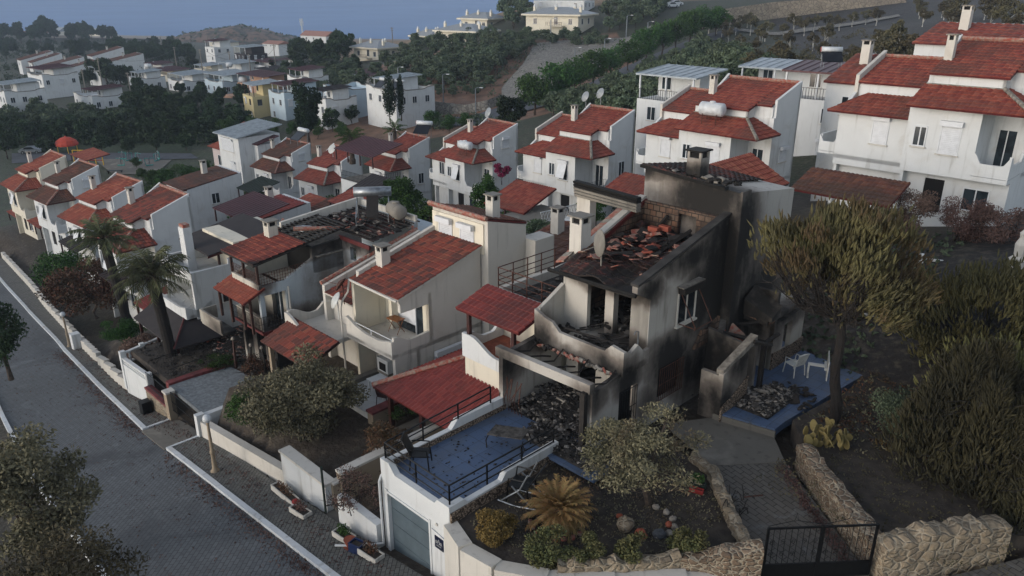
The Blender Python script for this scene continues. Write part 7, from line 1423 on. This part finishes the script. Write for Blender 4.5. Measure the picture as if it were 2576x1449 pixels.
mb=MB(); sbox(mb,37.42,40.2,12.2,12.5,-22,-20.2,M['stone']); stobj(mb,'yard_wall','low stone yard wall with red coping left of the beige pillar','wall')
mb=MB(); sbox(mb,37.42,40.2,12.15,12.55,-20.199,-20.08,M['redtop']); o=stobj(mb,'coping','red painted coping on the low stone yard wall','coping')
def railst(label,pts,h,cat='fence',gap=.13,mat='black',name='iron_fence'):
    r=root(name,(0,0,0),label,cat); mb=MB()
    for a,b in zip(pts[:-1],pts[1:]):
        a=Vector((-a[0],a[1],a[2]));b=Vector((-b[0],b[1],b[2])); n=int((b-a).length/gap)
        for z in(0.05,h): mb.tube([a+Vector((0,0,z)),b+Vector((0,0,z))],.02,M[mat],4)
        for i in range(n+1): p=a+(b-a)*i/n; mb.tube([p,p+Vector((0,0,h))],.009,M[mat],3,cap=False)
    mb.build('bars',r); return r
railst('black bar fence on top of the red coped yard wall',[(37.5,12.35,-20.08),(40.2,12.35,-20.08)],.85); railst('black bar fence at the back of the burnt yard left of the gravel',[(40.2,12.6,-19.6),(40.4,15.5,-19.6)],.9); railst('black bar fence along the flower bed of the gravel yard',[(38.4,12.9,-19.5),(38.6,17.0,-19.4)],.8)
mb=MB(); sbox(mb,39.3,39.8,11.6,12.1,-21.4,-20.55,M['black']); stobj(mb,'waste_bin','black waste bin against the red coped stone wall','bin')
# white wall and balustrade
def baluster(mb,x,y,z,h,m): mb.lathe((x,y,z),[(.07,0),(.07,.06*h),(.04,.14*h),(.085,.4*h),(.05,.72*h),(.07,.9*h),(.07,h)],m,7)
br_=root('balustrade',(0,0,0),'white street wall topped with small balusters at the burnt yard corner','balustrade'); mb=MB(); 
mb.hexa([(-44.2,12.45,-22.4),(-40.4,12.45,-22.4),(-40.4,12.65,-22.4),(-44.2,12.65,-22.4)],[(-44.2,12.45,-20.2),(-40.4,12.45,-19.95),(-40.4,12.65,-19.95),(-44.2,12.65,-20.2)],WH); mb.build('wall',br_)
mb=MB(); 
for i in range(17): s=40.5+i*.22; baluster(mb,-s,12.55,-19.97-(s-40.4)*.066,.32,WH)
mb.hexa([(-44.2,12.44,-19.9),(-40.4,12.44,-19.65),(-40.4,12.66,-19.65),(-44.2,12.66,-19.9)],[(-44.2,12.44,-19.82),(-40.4,12.44,-19.57),(-40.4,12.66,-19.57),(-44.2,12.66,-19.82)],WH); mb.build('balusters',br_)
for s in(40.4,44.2): mb=MB(); sbox(mb,s-.14,s+.14,12.4,12.7,-21.8,-19.45,WH); mb.build('pillar',br_)
b2=root('balustrade',(0,0,0),'long white balustrade running back behind the nearer palm trunk','balustrade'); mb=MB(); P0=Vector((-44.2,12.7,0));P1=Vector((-46.2,20.6,0)); d=(P1-P0); n=int(d.length/.27)
zz=lambda f:-19.55+.15*f
for i in range(n):
    f=i/n
    if int(f*n)%9==4: continue
    p=P0+d*f; baluster(mb,p.x,p.y,zz(f)-.62,.55,WH)
nn=Vector((d.y,-d.x,0)).normalized()*.1
for (za,zb) in((-.08,.0),(-.7,-.62),(-2.2,-.701)): mb.hexa([P0-nn+Vector((0,0,zz(0)+za)),P0+nn+Vector((0,0,zz(0)+za)),P1+nn+Vector((0,0,zz(1)+za)),P1-nn+Vector((0,0,zz(1)+za))],[P0-nn+Vector((0,0,zz(0)+zb)),P0+nn+Vector((0,0,zz(0)+zb)),P1+nn+Vector((0,0,zz(1)+zb)),P1-nn+Vector((0,0,zz(1)+zb))],WH if za>-1 else M['beige'])
mb.build('balusters',b2)
for i in range(n):
    if i%9==4: p=P0+d*i/n; mb=MB(); mb.box(p.x-.13,p.x+.13,p.y-.13,p.y+.13,zz(i/n)-.7,zz(i/n)+.1,WH); mb.build('pillar',b2)
for s0,s1,lb in((44.6,52.5,'low rough white street wall left of the balustrade'),(53.5,61.5,'low white street wall by the second globe lamp'),(62.5,78,'low white street wall along the far pavement'),(79,100,'farthest low white street wall under the street trees')):
    mb=MB(); s=s0
    while s<s1-.01:
        t=gw(s); h=.75+.05*math.sin(s*3); mb.hexa([(-s-1,t-.12,zs(s)-1),(-s,t-.12,zs(s)-1),(-s,t+.2,zs(s)-1),(-s-1,t+.2,zs(s)-1)],[(-s-1,t-.12,zs(s+1)+h),(-s,t-.12,zs(s)+h),(-s,t+.2,zs(s)+h),(-s-1,t+.2,zs(s+1)+h)],W2_); s+=1
    stobj(mb,'garden_wall',lb,'wall')
mb=MB(); sbox(mb,58.9,59.5,13.6,14.2,-25.2,-23.6,WH); stobj(mb,'meter_cabinet','white meter cabinet on the pavement behind the second globe lamp','cabinet')
# gravel yard, red copings, burnt yard
mb=MB(); mb.prism([(-34.0,12.7,-19.6),(-33.6,16.5,-19.6),(-37.8,16.0,-19.6),(-38.1,12.7,-19.6)],(0,0,.22),simple('pale_gravel','7c8286',.95,0,.2,6,.03,25)); stobj(mb,'gravel_yard',kind='structure')
mb=MB(); sbox(mb,33.35,33.75,14.2,19.5,-20.5,-19.05,M['beige']); o=stobj(mb,'yard_wall','beige boundary wall with red coping between the gravel yard and the big tree','wall'); mb=MB(); sbox(mb,33.3,33.8,14.2,19.5,-19.049,-18.93,M['redtop']); c=mb.build('coping',o)
mb=MB(); sbox(mb,38.0,38.4,12.7,16.5,-20.2,-19.25,M['redtop']); stobj(mb,'flower_bed_edging','red painted edging of the flower bed in the gravel yard','edging')
r_=MB(); 
for i,(s,t,h) in enumerate(((37.6,16.2,1.7),(36.6,16.6,1.5),(35.6,16.9,1.6),(38.4,17.4,2.0),(37.0,18.8,1.8))):
    t_=root('charred_post',spt(s,t,-19.5),['charred post with pale knob, farthest left in the burnt yard','charred post with pale knob in the middle of the burnt yard','charred post with pale knob nearest the big dusty tree','tallest charred leaning post beside the white balustrade','charred post at the wall of the scorched house'][i],'post',R0+i); mb=MB(); mb.tube([(0,0,-.3),(.05,0,h*.5),(.12*(i%2),.05,h)],[.08,.07,.05],M['char'] if i!=0 else M['brownframe'],6); mb.build('post',t_)
    if i<3: mb=MB(); mb.lathe((.12*(i%2),.05,h),[(.02,0),(.1,.05),(.1,.13),(.03,.2)],M['mortar'],8); mb.build('knob',t_)
def strubble(label,s0,s1,t0,t1,z,n,ms,hump=.2,sm=.28):
    mb=MB(); debris(mb,-s1,-s0,t0,t1,z,n,[M[q] for q in ms],.02,sm,hump); stobj(mb,'rubble',label,'rubble',kind='stuff')
strubble('charred debris covering the burnt yard below the scorched house',34.2,42.5,16.2,20.0,-19.45,1100,['char','ash','rubble','ridge','soot','char'],.25,.13)
strubble('ash and burnt bits in the yard between palm trunk and balustrade',38.8,43.8,13.2,17.2,-19.47,600,['char','ash','soot','ash'],.1,.1)
mb=MB(); sbox(mb,38.6,44.0,13.0,20.4,-19.9,-19.5,M['soil']); sbox(mb,33.9,38.59,16.2,19.5,-19.9,-19.51,M['soil']); stobj(mb,'burnt_yard',kind='structure')
# white patio with table
mb=MB(); sbox(mb,25.6,28.6,16.8,19.6,-18.2,-17.72,WH); stobj(mb,'white_patio',kind='structure')
mb=MB(); sbox(mb,25.2,25.6,16.6,19.6,-18.4,-17.4,M['beige']); o=stobj(mb,'yard_wall','beige wall with red coping in front of the small white patio','wall'); mb=MB(); sbox(mb,25.15,25.65,16.55,19.6,-17.399,-17.3,M['redtop']); mb.build('coping',o)
mb=MB(); sbox(mb,28.6,28.95,16.2,19.6,-18.4,-17.5,M['concfloor']); stobj(mb,'yard_wall','grey low wall at the left side of the small white patio','wall')
t=root('patio_table',spt(26.9,18.3,-17.72),'patio table under a white cloth on the small white patio','table'); mb=MB(); mb.box(-.6,.6,-.4,.4,.7,.74,WH); mb.build('table_top',t); mb=MB()
for x,y in((-.5,-.3),(.5,-.3),(.5,.3),(-.5,.3)): mb=MB(); mb.box(x-.03,x+.03,y-.03,y+.03,0,.7,WH); mb.build('leg',t)
def chair(label,p,rz,mat,reclined=0,arms=True,scale=1,name='garden_chair',plastic=False,tip=None):
    c=root(name,p,label,'chair',rz,None,scale); m=M[mat]; mb=MB(); mb.box(-.24,.24,-.22,.24,.41,.45,m); mb.build('seat',c)
    b=MB(); yb=.24; k=.14+.35*reclined
    if plastic: 
        for i in range(5): x=-.2+i*.1; b.hexa([(x-.03,yb,.45),(x+.03,yb,.45),(x+.03,yb+.03,.45),(x-.03,yb+.03,.45)],[(x-.035,yb+k,.9),(x+.035,yb+k,.9),(x+.035,yb+k+.03,.9),(x-.035,yb+k+.03,.9)],m)
        b.tube([(-.25,yb+k+.01,.9),(0,yb+k+.04,.95),(.25,yb+k+.01,.9)],.03,m,6)
    else: b.hexa([(-.23,yb,.45),(.23,yb,.45),(.23,yb+.03,.45),(-.23,yb+.03,.45)],[(-.22,yb+k,1.0),(.22,yb+k,1.0),(.22,yb+k+.03,1.0),(-.22,yb+k+.03,1.0)],m)
    b.build('backrest',c)
    for x in(-.24,.24):
        for y in(-.22,.26): l=MB(); l.tube([(x,y,.43),(x*1.12,y*1.15,0)],.022,m,5); l.build('leg',c)
        if arms: a=MB(); a.tube([(x,-.22,.43),(x*1.1,-.2,.65),(x*1.1,.2,.67),(x,.3,.66)],.02,m,5); a.build('armrest',c)
    if tip: c.rotation_euler=(tip[0],tip[1],rz)
    return c
chair('brown folding chair with a white cushion beside the patio table',spt(26.1,17.9,-17.72),R0+2.0,'brownframe')
chair('black mesh armchair in the far left corner of the blue terrace',world(N,(-3.25,-7.75,.0)),R0+2.3,'black',.3,scale=1.15)
chair('white plastic armchair standing on the blue patio beside the stone wall',world(N,(2.35,7.1,.0)),R0-1.9,'whitep',plastic=True,scale=1.1)
lo=chair('black reclined lounge chair with pale frame leaning against the terrace wall by the dried cycad',world(N,(-.05,-6.35,-.35)),R0-1.2,'black',.5,scale=1.35); mb=MB()
for x in(-.3,.3): mb.tube([(x,-.4,0),(x,.1,.45),(x,.3,.9)],.02,M['steel'],5); mb.tube([(x,.45,0),(x,-.1,.5)],.02,M['steel'],5); mb.tube([(x,-.45,.02),(x,.0,-.03),(x,.5,.03)],.02,M['steel'],5)
mb.build('rocker_frame',lo)
t=root('overturned_table',world(N,(3.15,7.6,.02)),'overturned white plastic table with slatted top and T shaped legs on the blue patio','table',R0-1.15); mb=MB()
for i in range(7): mb.box(-.55+i*.16,-.55+i*.16+.13,.3,.34,.12,.85,M['mortar'] if i%2 else M['whitep'])
mb.tube([(-.58,.32,.1),(.58,.32,.1),(.58,.32,.88),(-.58,.32,.88),(-.58,.32,.1)],.025,M['whitep'],5); mb.build('table_top',t); mb=MB(); mb.box(-.07,.07,-.35,.28,.42,.5,M['whitep']); mb.box(-.4,.4,-.42,-.35,.0,.09,M['whitep']); mb.box(-.07,.07,-.42,-.35,.09,.5,M['whitep']); mb.box(-.35,.35,.2,.29,.42,.52,M['whitep']); mb.build('leg_frame',t)
# burnt table frame on the terrace
t=root('burnt_table',world(N,(-2.0,-4.9,.0)),'burnt metal table with curved legs and a slumped top on the blue terrace','table',R0+.35); mb=MB(); mb.hexa([(-.7,-.35,.48),(.6,-.35,.62),(.6,.35,.62),(-.7,.35,.48)],[(-.7,-.35,.51),(.6,-.35,.65),(.6,.35,.65),(-.7,.35,.51)],M['ash']); mb.build('table_top',t)
for x,y in((-.65,-.3),(.6,-.3),(.55,.35),(-.65,.3)): mb=MB(); mb.tube([(x,y,.5),(x*1.15,y*1.1,.25),(x*1.05,y*1.3,0)],.022,M['black'],5); mb.build('leg',t)
strubble('small black ash flakes and twisted bits scattered over the blue terrace floor',15.2,18.0,12.6,17.6,-14.695,110,['char','ash','soot'],.0,.055)
# twisted grille at terrace end
t=root('twisted_railing',world(N,(-3.6,-3.2,.0)),'twisted charred railing bars at the far end of the blue terrace','railing',R0); mb=MB()
for i in range(7): x=-.5+i*.17; mb.tube([(x,0,0),(x+.1*math.sin(i),-.15,.6),(x+.25*math.sin(i*2),.1,1.3)],.02,M['rust'],5)
mb.build('bars',t)
# rocks and pots in the soil garden
def rock(label,p,r,mat,seed,cat='rock',group=None,name='garden_rock'):
    rng=np.random.default_rng(seed); mb=MB(); V=[];n=9;m=6
    for i in range(m+1):
        for j in range(n):
            a=2*math.pi*j/n; ph=math.pi*i/m; k=r*(1+rng.uniform(-.14,.14)); V.append((k*math.sin(ph)*math.cos(a),k*.85*math.sin(ph)*math.sin(a),k*.75*math.cos(ph)))
    mb.arr(V,[(i*n+j,i*n+(j+1)%n,(i+1)*n+(j+1)%n,(i+1)*n+j) for i in range(m) for j in range(n)],mat); o=mb.build(name); o.location=p; o.rotation_euler=(0,0,seed); return tag(o,label,cat,group)
z_=-.36
rock('largest pale lichen covered boulder at the foot of the fire dried olive tree',world(N,(3.15,-5.15,z_+.12)),.3,M['stone'],1); rock('reddish boulder beside the pale boulder under the olive tree',world(N,(3.7,-5.15,z_+.05)),.22,M['terracotta'],2); rock('dark grey boulder right of the reddish one under the olive tree',world(N,(4.1,-4.75,z_+.06)),.21,simple('dark_rock','43474c',.9),3)
for i in range(6): a=-.6+i*.5; rock('pale rounded stone in the ring around the olive trunk',world(N,(3.5+.75*math.cos(a),-4.4+.7*math.sin(a),z_+.03)),.13,M['mortar'],10+i,group='pale stones ringing the olive trunk')
for i in range(8): a=-2.3+i*.33; rock('small reddish lava stone in the arc around the dried cycad',world(N,(1.55+.85*math.cos(a),-6.35+.85*math.sin(a),z_+.02)),.1,M['ridge'],30+i,group='reddish stones around the cycad')
rock('orange ball lying on the soil left of the olive trunk',world(N,(2.75,-4.9,z_+.05)),.11,M['terracotta'],50,'ball',name='clay_ball'); rock('orange ball lying between the stones right of the olive trunk',world(N,(4.05,-4.2,z_+.08)),.12,M['terracotta'],51,'ball',name='clay_ball')
def planter(label,p,rz,L,W,h,mat,soilm='soil',plant=None,name='planter_trough'):
    t=root(name,p,label,'planter',rz); mb=MB(); w_=.04; mb.box(-L/2,L/2,-W/2,-W/2+w_,0,h,M[mat]); mb.box(-L/2,L/2,W/2-w_,W/2,0,h,M[mat]); mb.box(-L/2,-L/2+w_,-W/2+w_,W/2-w_,0,h,M[mat]); mb.box(L/2-w_,L/2,-W/2+w_,W/2-w_,0,h,M[mat]); mb.build('trough',t); mb=MB(); mb.box(-L/2+w_,L/2-w_,-W/2+w_,W/2-w_,.0,h*.8,M[soilm]); mb.build('soil',t)
    if plant:
        rng=np.random.default_rng(int(abs(p[0]*10))); V,F=leafarr([(0,0,h+.15,L*.4,W*.5,.22)],260,.1,.04,rng,.6,.5); mb=MB(); mb.arr(V,F,M[plant]); mb.build('plant',t)
    return t
planter('green planter box with red flowers at the edge of the soil garden',world(N,(3.55,-1.9,z_)),R0+.3,.6,.2,.18,'greencloth','soil','lgarden'); planter('red planter box in front of the green one by the drive edging',world(N,(3.7,-2.15,z_)),R0+.3,.45,.16,.14,'redcloth','soil',None)
zp=lambda s:zs(s)+.1
planter('white stone trough with a small rose bush left of the tall white wall',spt(22.6,11.4,zp(22.6)),R0+.1,.9,.4,.22,'white2','soil','lred'); planter('white stone trough with green plants below the climbing plant',spt(19.8,11.5,zp(19.8)),R0+.1,.85,.4,.22,'white2','soil','lgarden'); planter('white stone trough with a brown shrub nearest the garage',spt(18.1,11.45,zp(18.1)),R0+.1,.9,.42,.22,'white2','soil','lbrownred')
planter('blue plastic crate standing beside the terracotta saucer',spt(18.75,11.35,zp(18.75)),R0+.25,.5,.36,.36,'bluetub','soil',None,name='plastic_crate'); planter('long white trough beside the paint bucket under the big tree',spt(24.3,11.7,zp(24.3)),R0,1.6,.35,.25,'white2','soil','lbrownred')
t=root('paint_bucket',spt(23.1,11.5,zp(23.1)),'white paint bucket with a red cloth on top beside the trough','bucket',0); mb=MB(); mb.lathe((0,0,0),[(.13,0),(.16,.3)],M['tank'],12); mb.build('bucket',t); mb=MB(); mb.lathe((0,0,.3),[(.15,0),(.14,.06),(.05,.1)],M['redcloth'],10); mb.build('cloth',t)
t=root('flower_pot',spt(19.2,11.35,zp(19.2)),'wide terracotta pot and saucer left of the blue crate','pot',0); mb=MB(); mb.lathe((0,0,0),[(.22,0),(.24,.03),(.14,.04),(.2,.28),(.22,.3)],M['terracotta'],12); mb.build('pot',t)
t=root('flower_pot',world(N,(7.15,-3.75,-.5)),'small white and red pot behind the left end of the black gate','pot',0); mb=MB(); mb.lathe((0,0,0),[(.1,0),(.15,.2)],M['terracotta'],10); mb.build('pot',t)
# burnt chair skeleton on the drive
t=root('burnt_chair_frames',world(N,(5.0,-1.9,-.38)),'tangled burnt chair frames lying on the left side of the paved drive','burnt chair',R0+.4); mb=MB(); rd=random.Random(4)
for i in range(22):
    a=Vector((rd.uniform(-.35,.35),rd.uniform(-.45,.45),rd.uniform(.02,.5))); d=Vector((rd.uniform(-.3,.3),rd.uniform(-.5,.5),rd.uniform(-.3,.35))); mb.tube([a,a+d*.5+Vector((0,0,.06)),a+d],.016,M['char'],4)
mb.tube([(.2,-.1,.5),(.7,.5,.3)],.03,M['rust'],4); mb.build('frames',t)
mb=MB(); debris(mb,2.6,4.0,4.6,6.2,.03,26,[M['char'],M['char'],M['rubble']],.06,.3,.05)
for i in range(6): a=Vector((rnd.uniform(2.6,3.6),rnd.uniform(4.6,6),.06)); mb.tube([a,a+Vector((rnd.uniform(.2,.7),rnd.uniform(-.4,.6),.06))],.035,M['char'],5)
o=mb.build('charred_sticks'); o.location=N; o.rotation_euler=(0,0,R0); tag(o,'charred sticks scattered on the blue patio near the pine','debris',kind='stuff')
# globe lamps
def globelamp(label,p,h=2.6,group='globe street lamps'):
    t=root('globe_lamp',p,label,'street lamp',0,group); mb=MB(); mb.lathe((0,0,-.2),[(.2,0),(.2,.25),(.13,.32),(.1,.5),(.085,h*.42),(.11,h*.43),(.11,h*.47),(.08,h*.49),(.055,h*.95),(.07,h*.97),(.07,h)],M['beige'],12); mb.build('post',t,True); mb=MB(); R=.19
    mb.lathe((0,0,h-.18+R),[(R*math.sin(math.pi*(i+.4)/12.8),-R*math.cos(math.pi*(i+.4)/12.8)) for i in range(13)],M['tank'],16); mb.build('globe',t,True); return t
globelamp('nearest full globe lamp on the pavement by the concrete apron',spt(29.0,10.95,zp(29)-.02)); globelamp('second globe lamp farther down the pavement beside the meter cabinet',spt(60.4,13.7,zp(60.4)-.02)); globelamp('globe lamp cut by the bottom edge beside the garage',spt(11.6,10.5,zs(11.6)+.08),2.2)
# right garden low walls
bw=UD(2320,655,37); t=root('breeze_block_fence',bw,'white ornamental concrete fence behind the pines on the right','fence',R_(-22)); mb=MB(); mb.box(0,4.6,0,.12,-1.2,-.62,WH); mb.box(0,4.6,0,.12,.0,.1,WH)
for i in range(9): x=.25+i*.5; mb.tube([(x-.25,.06,-.6),(x,.06,-.05),(x+.25,.06,-.6)],.04,WH,4); mb.tube([(x-.25,.06,-.02),(x,.06,-.5),(x+.25,.06,-.02)],.035,WH,4)
for x in(-.15,4.6): mb.box(x,x+.2,-.05,.17,-1.2,.3,WH)
mb.build('panel',t)
bw=UD(2560,655,33); mb=MB(); mb.lathe((0,0,0),[(.3,-2),(.3,0),(.36,.05),(.2,.2),(.24,.7),(.12,1.0),(.16,1.2),(.05,1.35)],W2_,8); o=mb.build('ornamental_pillar'); o.location=bw; tag(o,'pale carved garden pillar at the far right edge','pillar')
a=hit(2150,785)+Vector((0,0,.05));b=hit(2290,828)+Vector((0,0,.05)); mb=MB(); mb.hexa([a-Vector((0,0,.4)),b-Vector((0,0,.4)),b+Vector((0,.16,-.4)),a+Vector((0,.16,-.4))],[a,b,b+Vector((0,.16,0)),a+Vector((0,.16,0))],W2_); tag(mb.build('garden_kerb'),'long pale kerb crossing the brown ground right of the pine trunk','kerb')
# central house patio: rail, table
q=UD(1360,562,56); t=root('white_picket_rail',q,'white criss cross terrace rail beside the red porch of the central house','railing',R_(40)); mb=MB(); mb.box(0,4,0,.06,.75,.82,WH); mb.box(0,4,0,.06,.0,.06,WH)
for i in range(14): x=.15+i*.28; mb.tube([(x-.14,.03,.05),(x+.14,.03,.76)],.025,WH,4); mb.tube([(x+.14,.03,.05),(x-.14,.03,.76)],.025,WH,4)
mb.build('panel',t)
q=UD(1445,572,55); t=root('patio_table',q,'round white plastic table on the patio of the central house','table',0); mb=MB(); mb.lathe((0,0,.7),[(.65,0),(.65,.05)],M['whitep'],18); mb.build('table_top',t)
for a in range(4): mb=MB(); mb.tube([(.45*math.cos(a*1.57),.45*math.sin(a*1.57),.7),(.5*math.cos(a*1.57),.5*math.sin(a*1.57),0)],.03,M['whitep'],5); mb.build('leg',t)
mb=MB(); mb.box(-6,4,-4,3,-.6,0,M['concfloor']); o=mb.build('patio'); o.location=q+Vector((0,0,-.02)); o.rotation_euler=(0,0,R0); tag(o,kind='structure')
# leaf litter
def litter(label,name,fn,n,leaf,seed,sz=.09):
    rng=np.random.default_rng(seed); VV=[];FF=[]
    for i in range(n):
        x,y,z=fn(rng); A,f=leafarr([(x,y,z+.02,.12,.12,.02)],3,sz,sz*.5,rng); FF+=[tuple(q+len(VV) for q in w_) for w_ in f.tolist()]; VV+=A.tolist()
    mb=MB(); mb.arr(VV,FF,M[leaf]); return tag(mb.build(name),label,'leaf litter',kind='stuff')
def kerbside(rng):
    s=rng.choice([19,21.5,24,27.5,31,38,40,43,46,50,55,58])+rng.normal()*1.2; t=kr(s)-abs(rng.normal())*.35-.05; x,y=sxy(s,t); return x,y,zs(s)+.0
litter('dark fallen leaves gathered along the street kerb','leaf_litter',kerbside,1500,'lred',71)
def pav(rng): s=rng.uniform(16,60); t=kr(s)+.3+rng.random()**.6*1.1; x,y=sxy(s,t); return x,y,zp(s)
litter('brown fallen leaves on the pavement by the garden walls','leaf_litter',pav,900,'lred',72)
def road(rng): s=rng.uniform(18,70); t=kr(s)-rng.uniform(.3,4.8); x,y=sxy(s,t); return x,y,zs(s)
litter('scattered dark leaves and twigs on the paved street','leaf_litter',road,700,'lred',73,.07)
def garden(rng): q=world(N,(rng.uniform(-.5,5),rng.uniform(-8.3,-1.5),-.37)); return q.x,q.y,q.z
litter('dry leaves strewn on the soil garden','leaf_litter',garden,1500,'lfire',74,.08)
def drive(rng): f=rng.random(); q=world(N,(5.0+f*3.6+rng.normal()*.12,1.0-f*2.9+rng.normal()*.12,-.31-.22*f)); return q.x,q.y,q.z
litter('black debris in the gutter along the paved drive','leaf_litter',drive,500,'lred',75,.08)
def rg(rng): q=world(N,(rng.uniform(5,12),rng.uniform(-1,8),.09)); return q.x,q.y,q.z
litter('grey dead leaves on the blackened garden under the juniper','leaf_litter',rg,1400,'lscorch',76,.09)

def rg2(rng): q=world(N,(rng.uniform(4.5,16),rng.uniform(4,18),.1)); return q.x,q.y,q.z
litter('brown dead leaves and dry weeds on the ground around the pines','leaf_litter',rg2,4200,'lbrownred',77,.12)
def rg3(rng): q=world(N,(rng.uniform(4.2,14),rng.uniform(3,16),.14)); return q.x,q.y,q.z
litter('pale stones and grey twigs on the ground around the pines','leaf_litter',rg3,900,'lfire',78,.13)
def slopes(rng):
    s=rng.uniform(10,60); t=rng.uniform(27,44); x,y=sxy(s,t); return x,y,H(x,y)+.05
litter('dry weeds between the two rows of houses','leaf_litter',slopes,5000,'lolive',79,.3)
